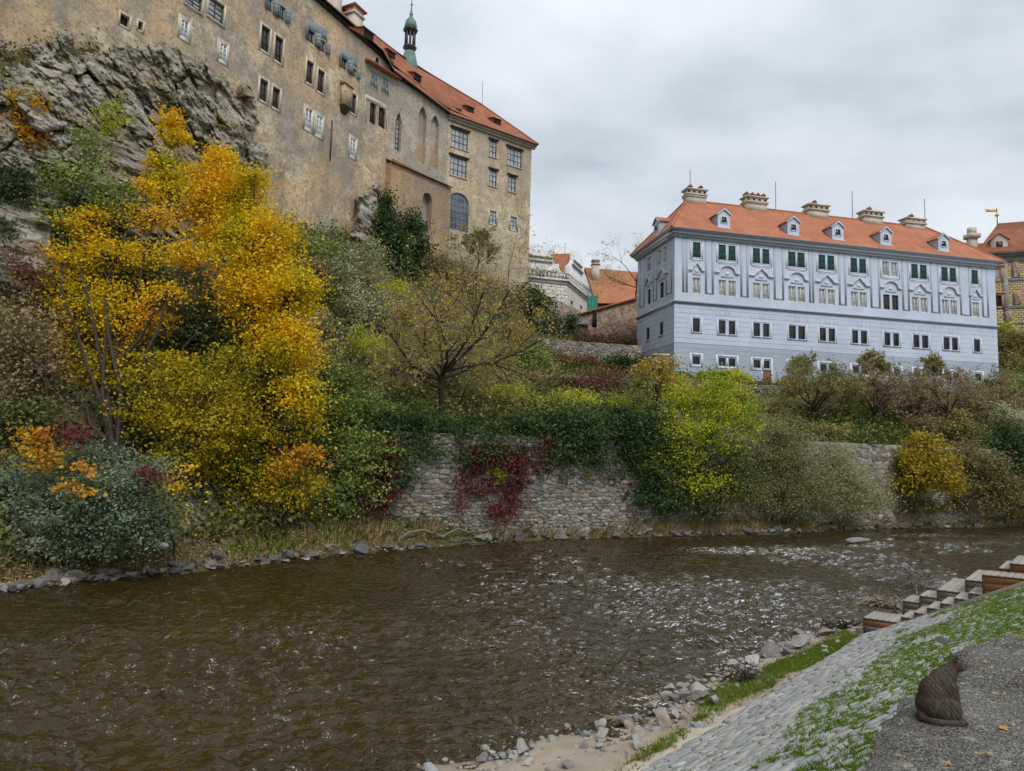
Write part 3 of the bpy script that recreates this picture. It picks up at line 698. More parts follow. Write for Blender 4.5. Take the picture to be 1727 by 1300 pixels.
# ------------------------------------------------------------------ castle
cR = np.array([1.47, 75.0]); cM = np.array([-7.45, 68.59]); cL = np.array([-12.40, 61.78]); dL = np.array([.4421, .8970]); cQ = cL - dL * 42
FR, FM, FL = Face(cM, cR), Face(cL, cM), Face(cQ, cL)
castle = empty('castle', (cM[0], cM[1], 22), 'tall ochre plastered castle with long red roof on the rock', 'castle')
zR = FR.px(897, 244)[1]; zM = FM.px(700, 146)[1]; zL = 41.0
c2 = lambda x0, x1, y0, y1: (420 + x0 / 3.454, 420 + x1 / 3.454, y0 / 3.454, y1 / 3.454)
c1 = lambda x0, x1, y0, y1: (x0 / 3.598, x1 / 3.598, y0 / 3.598, y1 / 3.598)
def crect(f, q): return f.rect(*q)
# left wing
lw = []
for q in [(70, 120, 155, 300), (150, 197, 215, 362), (335, 374, 358, 488), (400, 438, 410, 540), (62, 108, 465, 590), (136, 178, 512, 632), (588, 624, 545, 660)]: lw.append((c2(*q), 'dark'))
for q in [(323, 368, 630, 756), (387, 428, 672, 796), (586, 621, 803, 916)]: lw.append((c2(*q), 'light'))
for q in [(1092, 1145, 118, 235), (1328, 1377, 262, 376)]: lw.append((c1(*q), 'light'))
for q in [(1130, 1228, -40, 55), (1265, 1360, 5, 130)]: lw.append((c1(*q), 'big'))
for q in [(108, 140, -20, 70), (180, 212, 35, 120), (343, 382, 170, 250), (418, 446, 235, 305), (538, 572, 330, 405), (604, 626, 398, 450)]: lw.append((c2(*q), 'leafed'))
for q in [(708, 748, 415, 512), (774, 812, 452, 545)]: lw.append((c2(*q), 'louvred'))
for q in [(704, 740, 592, 722), (755, 796, 622, 745)]: lw.append((c2(*q), 'niche'))
for q in [(728, 785, 92, 160), (838, 866, 132, 186)]: lw.append((c1(*q), 'hole'))
lw.append((c2(735, 758, 335, 372), 'hole'))
rects = [(crect(FL, q), st) for q, st in lw]
w_ = MB(); holed_wall(w_, FL, 0, FL.L, 14, zL, [r for r, s in rects if s != 'louvred'], .24)
for r, s in rects:
    if s == 'niche': spandrel(w_, FL, r[0], r[1], r[3] - .35, r[3], .24)
wallL = w_.build('wall', M_CASTLE, castle); 
for r, s in rects:
    s0, s1, z0, z1 = r; sc = (s0 + s1) / 2
    if s == 'dark': window(castle, FL, r, 'dark', .24, M_SURR, 2, 3)
    elif s == 'light': window(castle, FL, r, 'light', .10, M_SURR, 2, 4)
    elif s == 'big': window(castle, FL, r, 'dark', .24, M_SURR, 2, 4, glass=M_PALE, sill=True)
    elif s == 'hole':
        o = put('opening', win_mesh('pane', s1 - s0, z1 - z0, d=.24, mat=M_HOLE), FL, sc, z0, castle)
        put('surround', win_mesh('surround', s1 - s0, z1 - z0, mat=M_SURR, t=.12), FL, sc, z0, o)
    elif s == 'niche': window(castle, FL, r, 'dark', .24, None, 2, 4, glass=M_HOLE)
    elif s == 'leafed':
        wo = window(castle, FL, r, 'grey', .24, None, 2, 3)
        for x, a in ((s0 - .02, -1.0), (s1 + .02, .9)):
            o = put('shutter', win_mesh('leaf', (s1 - s0) * .72, z1 - z0, mat=M_GREYW), FL, x, z0, wo, .02); o.rotation_euler.z += a
    elif s == 'louvred':
        wo = put('window', win_mesh('surround', s1 - s0, z1 - z0, mat=M_SURR, t=.1), FL, sc, z0, castle)
        wd = (s1 - s0) / 2
        for k in (0, 1): put('shutter', win_mesh('shutter', wd - .01, z1 - z0, mat=M_GREYW, y=-.05), FL, s0 + wd * (k + .5), z0, wo)
def patch_poly(name, f, pts, mat, o, conv, parent=castle):
    P = [f.px(*conv(x, y)) for x, y in pts]; m = MB(); m.prism([f.pt(s, z, o) for s, z in P], np.append(-f.o * (o + .05), 0)); return m.build(name, mat, parent)
k2 = lambda x, y: (420 + x / 3.454, y / 3.454); k1 = lambda x, y: (x / 3.598, y / 3.598)
for pts in ([(340, 105), (455, 180), (455, 300), (448, 235), (340, 168)], [(533, 275), (632, 345), (632, 450), (628, 396), (536, 328)]): patch_poly('painted_surround', FL, pts, M_GREYW, .012, k2)
for pts in ([(676, 545), (800, 612), (804, 765), (798, 765), (798, 640), (682, 580), (682, 715), (676, 715)],): patch_poly('niche_surround', FL, pts, M_SURR, .02, k2)
m = MB()                                                                # little oriel on a corbel
r = crect(FL, c2(528, 574, 505, 625)); m.fbox(FL, r[0], r[1], r[2], r[3], 0, .55)
zt = r[3]; m.add([FL.pt(r[0] - .08, zt, 0), FL.pt(r[1] + .08, zt, 0), FL.pt(r[1] + .08, zt, .68), FL.pt(r[0] - .08, zt, .68), FL.pt(r[0] - .08, zt + .35, 0), FL.pt(r[1] + .08, zt + .35, 0)], [(3, 2, 5, 4), (0, 3, 4), (2, 1, 5), (0, 1, 2, 3)], 1)
m.add([FL.pt(r[0], r[2], 0), FL.pt(r[1], r[2], 0), FL.pt(r[1], r[2], .55), FL.pt(r[0], r[2], .55), FL.pt(r[0] + .2, r[2] - .6, 0), FL.pt(r[1] - .2, r[2] - .6, 0), FL.pt(r[1] - .25, r[2] - .6, .15), FL.pt(r[0] + .25, r[2] - .6, .15)], [(3, 2, 6, 7), (0, 3, 7, 4), (2, 1, 5, 6), (7, 6, 5, 4)], 2)
oriel = m.build('oriel', [M_CASTLEL, M_TILE_OLD, M_DARKW], castle)
m = MB()
for k in range(1, 6): x = r[0] + (r[1] - r[0]) * k / 6; m.fbox(FL, x - .02, x + .02, r[2] + .05, r[3] - .05, .55, .575)
m.build('batten', M_CASTLEB, oriel)
# small tiled roof over the four-louvre bay and a storey behind it
a = FL.px(*k2(676, 340)); b = FL.px(*k2(862, 452)); m = MB()
m.add([FL.pt(a[0], a[1] + .1, .02), FL.pt(b[0], b[1] + .1, .02), FL.pt(b[0], b[1] - .2, .6), FL.pt(a[0], a[1] - .2, .6), FL.pt(a[0], a[1] - .32, .6), FL.pt(b[0], b[1] - .32, .6), FL.pt(a[0], a[1] - .32, .02), FL.pt(b[0], b[1] - .32, .02)], [(0, 3, 2, 1), (3, 4, 5, 2), (4, 6, 7, 5), (0, 6, 4, 3), (1, 2, 5, 7)])
m.build('canopy_roof', M_TILE_OLD, castle)
m = MB()                                                                # drain stain pipe
a = FL.px(*k2(483, 700)); b = FL.px(*k2(478, 940)); m.fbox(FL, a[0] - .05, a[0] + .05, b[1], a[1], .001, .08); m.build('drainpipe', M_DARKW, castle)
# middle section with the gothic windows
g1 = crect(FM, c2(852, 888, 655, 882)); g2 = crect(FM, c2(984, 1032, 618, 948)); g3 = crect(FM, c2(1057, 1106, 668, 980))
m = MB(); holed_wall(m, FM, 0, FM.L, 14, zM, [g1, g2, g3], .45)
for g in (g1, g2, g3): spandrel(m, FM, g[0], g[1], g[3] - .9, g[3], .45, pointed=True)
m.build('chapel_wall', M_CASTLEG, castle)
window(castle, FM, g1, 'dark', .45, None, 2, 8, glass=M_PALE, name='gothic_window')
for g in (g2, g3):
    zc = g[2] + (g[3] - g[2]) * .36; m = MB(); m.quad(FM.pt(g[0], zc, -.42), FM.pt(g[1], zc, -.42), FM.pt(g[1], g[3], -.42), FM.pt(g[0], g[3], -.42)); m.quad(FM.pt(g[0], g[2], -.38), FM.pt(g[1], g[2], -.38), FM.pt(g[1], zc, -.38), FM.pt(g[0], zc, -.38), 1)
    m.build('blind_window', [M_CASTLEG, M_CASTLEB], castle)
# projecting lower storey under a narrow tiled lean-to
FMo = Face(FM.A + FM.o * .7, FM.B + FM.o * .7)
a = FMo.px(*k2(822, 940)); b = FMo.px(*k2(1160, 1085)); op = crect(FMo, c2(1010, 1064, 1122, 1330)); zlow = (a[1] + b[1]) / 2
m = MB(); holed_wall(m, FMo, 0, FMo.L, 14, b[1], [op], .9); spandrel(m, FMo, op[0], op[1], op[3] - .6, op[3], .9)
m.add([FMo.pt(0, b[1], 0), FMo.pt(FMo.L, b[1], 0), FMo.pt(0, a[1], 0)], [(0, 1, 2)])
m.quad(FMo.pt(0, 14, 0), FMo.pt(0, 14, -.7), FMo.pt(0, a[1], -.7), FMo.pt(0, a[1], 0)); m.build('lower_wall', M_CASTLEB, castle)
m = MB(); m.quad(FMo.pt(op[0], op[2], -.88), FMo.pt(op[1], op[2], -.88), FMo.pt(op[1], op[3], -.88), FMo.pt(op[0], op[3], -.88)); m.build('arched_recess', M_CASTLEB, castle)
m = MB(); m.hexa([FMo.pt(-.1, a[1] - .05, .25), FMo.pt(FMo.L + .1, b[1] - .05, .25), FMo.pt(FMo.L + .1, b[1] + .4, -.68), FMo.pt(-.1, a[1] + .4, -.68), FMo.pt(-.1, a[1] + .05, .25), FMo.pt(FMo.L + .1, b[1] + .05, .25), FMo.pt(FMo.L + .1, b[1] + .5, -.68), FMo.pt(-.1, a[1] + .5, -.68)])
m.build('lean_to_roof', M_TILE_OLD, castle)
# right section
rw_ = [(c2(1178, 1275, 758, 866), 4), (c2(1170, 1268, 918, 1030), 4), (c2(1401, 1442, 820, 915), 2), (c2(1503, 1588, 868, 970), 4), (c2(1401, 1442, 992, 1085), 2), (c2(1511, 1553, 1028, 1118), 2)]
lo = [c2(1401, 1441, 1230, 1302), c2(1521, 1560, 1264, 1338)]
arch = crect(FR, c2(1163, 1280, 1122, 1345)); rr = [crect(FR, q) for q, n in rw_]; rl = [crect(FR, q) for q in lo]
m = MB(); holed_wall(m, FR, 0, FR.L, 14, zR, rr + rl + [arch], .2); spandrel(m, FR, arch[0], arch[1], arch[3] - 1.0, arch[3], .2, n=12)
bk = np.append(-FR.o * 12.5, 0); m.quad(FR.pt(FR.L, 14), FR.pt(FR.L, 14) + bk, FR.pt(FR.L, zR) + bk, FR.pt(FR.L, zR)); m.build('end_wall', M_CASTLEL, castle)
for q, (_, n) in zip(rr, rw_): window(castle, FR, q, 'dark', .16, None, n, 3, hood=True, sill=True, glass=M_PALE)
for q in rl: window(castle, FR, q, 'grey', .12, M_SURR, 2, 3, glass=M_PALE)
window(castle, FR, arch, 'grey', .2, None, 5, 6, glass=_glass('slate_glass', (.11, .125, .15)), name='arched_window')
m = MB(); m.fbox(FR, -.1, FR.L + .35, zR - .55, zR - .3, .002, .22); m.fbox(FR, -.1, FR.L + .45, zR - .3, zR - .02, .002, .4); m.build('cornice', M_CASTLEL, castle)
# roof: eaves outside the walls, one level ridge following the bent plan
ZRD = 46.0
rg_ = [at_height(x, y, ZRD) for x, y in ((813, 177), (757, 144), (690, 104), (650, 74), (608, 41), (530, -18))]; nR, n1, n2_, n3_, n4_, n5_ = rg_
qL = n5_ - np.append(dL * 34, 0)
eR = FR.pt(FR.L + .5, zR, .55); eM1 = FR.pt(0, zR, .55); eM0 = FM.pt(0, zM - .05, .5); eL0 = FL.pt(FL.L - 2, zL, .55); eQ = FL.pt(0, zL, .55)
eRb = FR.pt(FR.L + .5, zR, -13); back = [FR.pt(0, zR, -11), FM.pt(0, zM, -9.5), FL.pt(0, zL, -9.5)]
m = MB()
def rquad(*p):
    m.add(p, [tuple(range(len(p)))])
    q = [v - np.array([0, 0, .12]) for v in p]; m.add(q, [tuple(range(len(p) - 1, -1, -1))], 1)
    m.add([p[0], p[1], q[1], q[0]], [(0, 1, 2, 3)], 1)
rquad(eM1, eR, nR); rquad(eM1, nR, n1); rquad(eM0, eM1, n1); rquad(eM0, n1, n2_); rquad(eM0, n2_, n3_); rquad(eL0, eM0, n3_); rquad(eL0, n3_, n4_); rquad(eL0, n4_, n5_); rquad(eQ, eL0, n5_); rquad(eQ, n5_, qL)
rquad(eR, eRb, nR); rquad(eRb, back[0], n1, nR); rquad(back[0], back[1], n3_, n1); rquad(back[1], back[2], qL, n3_)
kM, nM = n3_, n1
m.add([FL.pt(0, zL, 0), FL.pt(FL.L, zL, 0), FM.pt(FM.L, zM, 0), FR.pt(FR.L, zR, 0)] + [back[2], back[1], back[0], eRb], [(0, 1, 5, 4), (1, 2, 6, 5), (2, 3, 7, 6)], 1)
roof = m.build('roof', [M_TILE_OLD, M_BLACK], castle)
V, F = tubes(np.stack([np.linspace(p, q, 8) for p, q in ((qL, n5_), (n5_, n4_), (n4_, n3_), (n3_, n2_), (n2_, n1), (n1, nR), (nR, eR))]), np.full((7, 8), .13), 6); obj('ridge_tiles', V, F, M_TILE_OLD, roof)
m = MB()
for f, z, s0, s1 in ((FL, zL, 0, FL.L), (FM, zM, 0, FM.L)):
    m.fbox(f, s0, s1, z - .35, z - .15, .002, .3)
m.build('eave_board', M_BLACK, castle)
def roof_front(px, py):
    """point on the front slopes seen at a photograph position"""
    d = ray(px, py)
    for a, b, c in ((eM1, eR, nR), (eM0, eM1, n1), (eL0, eM0, n3_), (eQ, eL0, n5_)):
        n = np.cross(b - a, c - a); k = ((a - CAM) @ n) / (d @ n); P = CAM + d * k
        if k > 0 and ((a is eM1 and px > 745) or (a is eM0 and 655 < px <= 745) or (a is eL0 and 600 < px <= 655) or (a is eQ and px <= 600)): return P
for (x, y) in [(968, 458), (1128, 556), (1278, 645), (1436, 715), (815, 325), (678, 212)]:
    P = roof_front(*k2(x, y)); m = MB(); f = FR if x > 1000 else FM; A = np.array([P[0], P[1]]); g = Face(A, A + f.t)
    m.add([g.pt(-.5, P[2] - .25, .35), g.pt(.5, P[2] - .25, .35), g.pt(.5, P[2] + .3, .35), g.pt(-.5, P[2] + .3, .35), g.pt(-.8, P[2] + .62, -1.0), g.pt(.8, P[2] + .62, -1.0), g.pt(-.5, P[2] - .25, -.6), g.pt(.5, P[2] - .25, -.6)], [(0, 1, 2, 3)], 0)
    m.add([g.pt(-.65, P[2] + .3, .5), g.pt(.65, P[2] + .3, .5), g.pt(.8, P[2] + .75, -1.1), g.pt(-.8, P[2] + .75, -1.1)], [(0, 1, 2, 3)], 1)
    m.add([g.pt(-.5, P[2] - .3, .35), g.pt(-.5, P[2] + .3, .35), g.pt(-.8, P[2] + .7, -1.1)], [(0, 1, 2)], 1); m.add([g.pt(.5, P[2] - .3, .35), g.pt(.5, P[2] + .3, .35), g.pt(.8, P[2] + .7, -1.1)], [(2, 1, 0)], 1)
    m.build('roof_hatch', [M_HOLE, M_TILE_OLD], roof)
def chimney(parent, px, py_top, w, d, f, z_low, mat, cap):
    s, z = f.px(px, py_top); m = MB(); m.fbox(f, s - w / 2, s + w / 2, z_low, z - 1.0, -d / 2, d / 2)
    m.fbox(f, s - w / 2 - .12, s + w / 2 + .12, z - 1.0, z - .8, -d / 2 - .12, d / 2 + .12); m.fbox(f, s - w / 2, s + w / 2, z - .8, z - .35, -d / 2, d / 2)
    c = m.build('chimney', mat, parent); m = MB(); m.fbox(f, s - w / 2 - .25, s + w / 2 + .25, z - .35, z - .22, -d / 2 - .25, d / 2 + .25)
    m.add([f.pt(s - w / 2 - .2, z - .22, d / 2 + .2), f.pt(s + w / 2 + .2, z - .22, d / 2 + .2), f.pt(s + w / 2 + .2, z - .22, -d / 2 - .2), f.pt(s - w / 2 - .2, z - .22, -d / 2 - .2), f.pt(s - .15, z + .15, 0), f.pt(s + .15, z + .15, 0)], [(0, 1, 5, 4), (1, 2, 5), (2, 3, 4, 5), (3, 0, 4)])
    m.build('chimney_cap', cap, c); return c
chimney(roof, 599, 12, 1.3, 1.0, FL.back(2.6), zL + .5, M_CHIM, M_TILE_OLD); chimney(roof, 563, -30, 1.3, 1.0, FL.back(1.9), zL + .3, M_CHIM, M_TILE_OLD)
# ridge turret: lantern with a copper dome
tb = n2_ + [0, 0, .15]
turret = empty('turret', tb - [0, 0, .5]); turret.parent = castle; turret.location = tuple(tb - [0, 0, .5] - wloc(castle))
m = MB(); m.lathe(tb, [(1.2, -2.2), (.9, -.4), (.6, .9)], 8); m.build('turret_skirt', M_COPPER, turret)
m = MB(); m.lathe(tb, [(.5, .85), (.54, 1.2), (.76, 1.35), (.76, 1.5), (.56, 1.55)], 8); m.lathe(tb, [(.56, 3.15), (.76, 3.3), (.84, 3.45), (.64, 3.6)], 8)
for k in range(8): a = k * math.pi / 4 + .2; c = tb + np.array([.49 * math.cos(a), .49 * math.sin(a), 0]); m.box(c[0] - .09, c[0] + .09, c[1] - .09, c[1] + .09, c[2] + 1.5, c[2] + 3.2)
m.build('lantern', M_IRON, turret)
m = MB(); m.lathe(tb, [(.66, 3.58), (.69, 3.9), (.58, 4.4), (.34, 4.75), (.2, 4.95), (.14, 5.1), (.22, 5.25), (.12, 5.5), (.05, 6.2), (.14, 6.4), (.05, 6.6), (.02, 8.1)], 10); m.build('dome', M_COPPER, turret, smooth=True)
P = nR; m = MB(); m.box(P[0] - .025, P[0] + .025, P[1] - .025, P[1] + .025, P[2] - .4, P[2] + 3); m.build('lightning_rod', M_IRON, castle)
P = roof_front(760, 181); m = MB(); m.fbox(Face(P[:2], P[:2] + FR.t), 0, 1.3, P[2] - .1, P[2] + .15, -.2, .2); m.build('roof_gutter', M_IRON, castle)

# ------------------------------------------------------------------ lilac grey palace
pB = np.array([16.68, 70.0]); pA = np.array([14.58, 79.55]); pC = np.array([56.46, 78.58])
FW, FS = Face(pB, pC), Face(pA, pB)
palace = empty('palace', (pB[0], pB[1], 11), 'long lilac grey palace with orange hipped roof and green shutters', 'palace')
zE = 28.25; zband = FW.px(1150, 577.5)[1]; zstr = FW.px(1150, 508.5)[1]
q4 = lambda a, b: (1050 + a / 3.251, 1050 + b / 3.251); q5 = lambda a, b: (1380 + a / 3.421, 1380 + b / 3.421)
bays = [[q4(385, 427)], [q4(526, 566), q4(580, 619)], [q4(714, 753), q4(766, 804)], [q4(907, 948), q4(957, 998)], [q5(1, 40), q5(52, 92)], [q5(186, 224), q5(236, 275)], [q5(371, 408), q5(421, 458)], [q5(536, 574), q5(586, 625)], [q5(709, 747), q5(757, 794)], [q5(883, 921)]]
yref = lambda x: 421 + (x - 1175) * .0965
BS = [[(FW.px(a, yref(a))[0], FW.px(b, yref(b))[0]) for a, b in bay] for bay in bays]
zrow = [(FW.px(1175, 434)[1], FW.px(1175, 408.6)[1]), (FW.px(1175, 494.7)[1], FW.px(1175, 468)[1]), (FW.px(1175, 560)[1], FW.px(1175, 536.8)[1]), (FW.px(1175, 613.9)[1], FW.px(1175, 600.6)[1])]
up_h, lo_h, base_h = [], [], []
for k, bay in enumerate(BS):
    for (a, b) in bay:
        up_h += [(a, b, *zrow[0]), (a, b, *zrow[1])]; lo_h.append((a + .04, b - .04, *zrow[2]))
        base_h.append((a + .04, b - .04, *zrow[3]))
door = (BS[2][1][0] - .02, BS[2][1][1] + .12, zrow[3][0] - 2.45, zrow[3][0] - .2)
m = MB(); holed_wall(m, FW, 0, FW.L, zstr, zE, up_h, .22); m.build('upper_wall', M_WB, palace)
m = MB(); holed_wall(m, FW, 0, FW.L, zband, zstr, lo_h, .28); m.build('mezzanine_wall', M_WB, palace)
m = MB(); holed_wall(m, FW, 0, FW.L, 8.5, zband, base_h + [door], .28); m.build('basement_wall', M_WBB, palace)
sd = lambda a, b, c, d: FS.rect(1050 + a / 3.251, 1050 + b / 3.251, 280 + c / 3.251, 280 + d / 3.251)
s_up = [sd(133, 155, 492, 575), sd(193, 212, 458, 543), sd(222, 241, 442, 528)]; s_lo = [sd(137, 153, 676, 755), sd(205, 225, 642, 726)]; s_mz = [sd(130, 147, 886, 958), sd(204, 222, 856, 932)]
zu = [(zrow[0][0], zrow[0][1]), (zrow[1][0], zrow[1][1]), (zrow[2][0], zrow[2][1])]
s_up = [(r[0], r[1], *zu[0]) for r in s_up]; s_lo = [(r[0], r[1], *zu[1]) for r in s_lo]; s_mz = [(r[0], r[1], *zu[2]) for r in s_mz]
m = MB(); holed_wall(m, FS, 0, FS.L, zstr, zE, s_up + s_lo, .2); holed_wall(m, FS, 0, FS.L, zband, zstr, s_mz, .25); holed_wall(m, FS, 0, FS.L, 8.5, zband, [], .2, m=1)
inw = np.append(-FW.o * 9.8, 0); m.quad(FW.pt(FW.L, 8.5), FW.pt(FW.L, 8.5) + inw, FW.pt(FW.L, zE) + inw, FW.pt(FW.L, zE)); m.quad(FW.pt(0, 8.5) + inw, FW.pt(FW.L, 8.5) + inw, FW.pt(FW.L, zE) + inw, FW.pt(0, zE) + inw)
m.build('side_wall', [M_WB, M_WBB], palace)
def palace_window(f, r, kind, d=.22):
    s0, s1, z0, z1 = r; w, h, s = s1 - s0, z1 - z0, (s0 + s1) / 2
    if kind == 'green':
        wo = put('window', win_mesh('surround', w, h, mat=M_WBP, t=.08, p=.025), f, s, z0, palace)
        for k in (0, 1): put('shutter', win_mesh('shutter', w / 2 - .01, h, mat=M_SHUT, y=.03), f, s0 + w / 2 * (k + .5), z0, wo)
    elif kind == 'case': window(palace, f, r, 'light', d, None, 2, 3, glass=M_CURT)
    elif kind == 'half': window(palace, f, r, 'dark', d, None, 2, 3, glass=M_GLASS)
    else:
        wo = put('window', win_mesh('frame', w, h, d=.26, t=.05, mat=M_DARKW), f, s, z0, palace)
        put('pane', win_mesh('pane', w, h, d=.27, mat=M_GLASS), f, s, z0, wo); put('grille', win_mesh('grille', w, h, mat=M_IRON), f, s, z0, wo)
        if kind == 'grilled': put('sill', win_mesh('sill', w, h, d=.28, mat=M_WBP), f, s, z0, wo)
for k, bay in enumerate(BS):
    for (a, b) in bay:
        palace_window(FW, (a, b, *zrow[0]), 'case' if k == 6 else 'green'); palace_window(FW, (a, b, *zrow[1]), 'half' if k == 6 else 'case')
        palace_window(FW, (a + .04, b - .04, *zrow[2]), 'grilled'); palace_window(FW, (a + .04, b - .04, *zrow[3]), 'base')
for r in s_up: palace_window(FS, r, 'case')
for r in s_lo: palace_window(FS, r, 'half')
for r in s_mz: palace_window(FS, r, 'grilled')
# white frames round the window pairs
def frame4(f, a, b, c, d, t, p, mm=0):
    m.fbox(f, a - t, a, c - t, d + t, 0.001, p, mm); m.fbox(f, b, b + t, c - t, d + t, 0.001, p, mm); m.fbox(f, a, b, d, d + t, 0.001, p, mm); m.fbox(f, a, b, c - t, c, 0.001, p, mm)
for k, bay in enumerate(BS):
    m = MB(); a, b = bay[0][0], bay[-1][1]
    if k not in (2,): frame4(FW, a - .1, b + .1, zrow[3][0] - .1, zrow[3][1] + .1, .22, .03)
    else: frame4(FW, a - .1, door[0] - .1, zrow[3][0] - .1, zrow[3][1] + .1, .2, .03); frame4(FW, door[0], door[1], door[2], zrow[3][1] + .1, .2, .028)
    if len(bay) == 2: m.fbox(FW, bay[0][1] + .05, bay[1][0] - .05, zrow[3][0], zrow[3][1], .001, .026)
    frame4(FW, a - .08, b + .08, zrow[2][0] - .08, zrow[2][1] + .08, .12, .02)
    frame4(FW, a - .16, b + .16, zrow[0][0] - .16, zrow[0][1] + .16, .14, .022)
    o = m.build('window_surround', M_WBP, palace); o['kind'] = 'stuff'
m = MB(); m.fbox(FW, door[0], door[1], door[2], door[3] + .04, -.15, -.1)
dr = m.build('door', M_DOORB, palace); m = MB()
for k in range(6): x = door[0] + (door[1] - door[0]) * (k + .5) / 6; m.fbox(FW, x - .07, x + .07, door[2] + .05, door[3], -.1, -.08)
m.build('door_boards', M_DOORB, dr)
# pilasters, panels and pediments of the upper storeys
pil = [q4(328, 358), q4(452, 500), q4(645, 690), q4(827, 884), q4(1020, 1048)] + [q5(115, 160), q5(297, 355), q5(480, 523), q5(645, 697), q5(812, 876), q5(938, 978)]
zp0, zp1 = FW.px(1155, 492.5)[1], FW.px(1155, 396.5)[1]
for a, b in pil:
    m = MB(); s0, s1 = FW.px(a, yref(a))[0], FW.px(b, yref(b))[0]; t = .24
    m.fbox(FW, s0, s0 + t, zp0, zp1, .001, .03); m.fbox(FW, s1 - t, s1, zp0, zp1, .001, .03); m.fbox(FW, s0 + t, s1 - t, zp0, zp0 + t, .001, .03); m.fbox(FW, s0 + t, s1 - t, zp1 - t, zp1, .001, .03); m.build('pilaster_panel', M_WBT, palace)
for a, b in ((95, 122), (168, 190), (238, 272)):
    m = MB(); r = sd(a, b, 480, 700); t = .24
    m.fbox(FS, r[0], r[0] + t, zp0, zp1, .001, .03); m.fbox(FS, r[1] - t, r[1], zp0, zp1, .001, .03); m.fbox(FS, r[0] + t, r[1] - t, zp0, zp0 + t, .001, .03); m.fbox(FS, r[0] + t, r[1] - t, zp1 - t, zp1, .001, .03); m.build('pilaster_panel', M_WBT, palace)
def pediment(f, a, b, arc):
    c = (a + b) / 2; zb = zrow[1][1] + .75; zt = zb + .85; w = (b - a) / 2 + .45
    if arc: prof = [(-w, zb), (-w * .62, zb + .02)] + [(w * .58 * math.sin(t), zb + .18 + .62 * math.cos(t)) for t in np.linspace(-1.45, 1.45, 9)] + [(w * .62, zb + .02), (w, zb)]
    else: prof = [(-w, zb), (-w * .55, zb + .02), (-w * .5, zb + .15), (0, zt), (w * .5, zb + .15), (w * .55, zb + .02), (w, zb)]
    m = MB()
    for (x0, z0), (x1, z1) in zip(prof[:-1], prof[1:]):
        m.hexa([f.pt(c + x0, z0 - .09, .16), f.pt(c + x1, z1 - .09, .16), f.pt(c + x1, z1 - .09, .001), f.pt(c + x0, z0 - .09, .001), f.pt(c + x0, z0 + .09, .24), f.pt(c + x1, z1 + .09, .24), f.pt(c + x1, z1 + .09, .001), f.pt(c + x0, z0 + .09, .001)])
    m.fbox(f, c - w * .5, c + w * .5, zb - .48, zb - .3, .001, .04, 1); m.fbox(f, c - .22, c + .22, zb - .2, zb + .12, .001, .03, 0)
    m.fbox(f, a - .05, b + .05, zt + .12, zrow[0][0] - .38, .001, .018, 1)
    m.build('pediment', [M_WBP, M_WBT], palace)
for k, bay in enumerate(BS): pediment(FW, bay[0][0], bay[-1][1], k in (1, 3, 6, 8))
pediment(FS, s_up[0][0], s_up[0][1], False); pediment(FS, s_up[1][0], s_up[2][1], False)
# string courses, painted joints, cornice
m = MB()
for f in (FW, FS):
    e = .12; m.fbox(f, -e, f.L + e, zstr - .1, zstr + .08, .001, .2); m.fbox(f, -.05, f.L + .05, zstr - .24, zstr - .1, .001, .08)
m.build('string_course', M_CORN, palace)
m = MB()
def strips(f, z, holes, t=.035):
    cuts = [0] + sum([[h[0] - .35, h[1] + .35] for h in sorted(holes) if h[2] - .3 < z < h[3] + .3], []) + [f.L]
    for a, b in zip(cuts[::2], cuts[1::2]):
        if b > a + .05: m.fbox(f, a, b, z - t / 2, z + t / 2, .001, .006)
for f, hm, hb in ((FW, lo_h, base_h + [door]), (FS, s_mz, [])):
    for z in np.arange(zband + .52, zstr - .3, .53): strips(f, z, hm)
    for z in np.arange(11.5, zband - .1, .53): strips(f, z, hb)
    strips(f, zband, [], .06)
for hs in (lo_h, base_h):
    for h in hs:
        for q in (-.5, -.2, .2, .5):
            c = (h[0] + h[1]) / 2; z0 = h[3] + .4; z1 = h[3] + 1.15
            m.hexa([FW.pt(c + q * 1.2, z0, .006), FW.pt(c + q * 1.2 + .03, z0, .006), FW.pt(c + q * 1.2 + .03, z0, .001), FW.pt(c + q * 1.2, z0, .001), FW.pt(c + q * 1.9, z1, .006), FW.pt(c + q * 1.9 + .03, z1, .006), FW.pt(c + q * 1.9 + .03, z1, .001), FW.pt(c + q * 1.9, z1, .001)])
m.build('joint_line', M_WBT, palace)
m = MB()
FWb = Face(FW.pt(FW.L, 0)[:2] + inw[:2], FW.pt(0, 0)[:2] + inw[:2]); FE = Face(pC, pC + inw[:2])
for f in (FW, FS, FE, FWb):
    m.fbox(f, -.22, f.L + .22, zE - .75, zE - .45, .001, .22); m.fbox(f, -.4, f.L + .4, zE - .45, zE - .2, .001, .42, 1); m.fbox(f, -.62, f.L + .62, zE - .2, zE + .04, .001, .66)
m.build('cornice', [M_CORN, M_WBP], palace)
FWr = FW.back(4.9); ra = FWr.px(1158, 338); rb = FWr.px(1561, 383); zr = (ra[1] + rb[1]) / 2; rA, rB = FWr.pt(ra[0], zr), FWr.pt(rb[0], zr)
v = .75; c0, c1_, c2_, c3 = FW.pt(-v, zE + .05, v), FW.pt(FW.L + v, zE + .05, v), FW.pt(FW.L + v, zE + .05, -9.8 - v), FW.pt(-v, zE + .05, -9.8 - v)
m = MB(); m.add([c0, c1_, rB, rA], [(0, 1, 2, 3)]); m.add([c1_, c2_, rB], [(0, 1, 2)]); m.add([c2_, c3, rA, rB], [(0, 1, 2, 3)]); m.add([c3, c0, rA], [(0, 1, 2)])
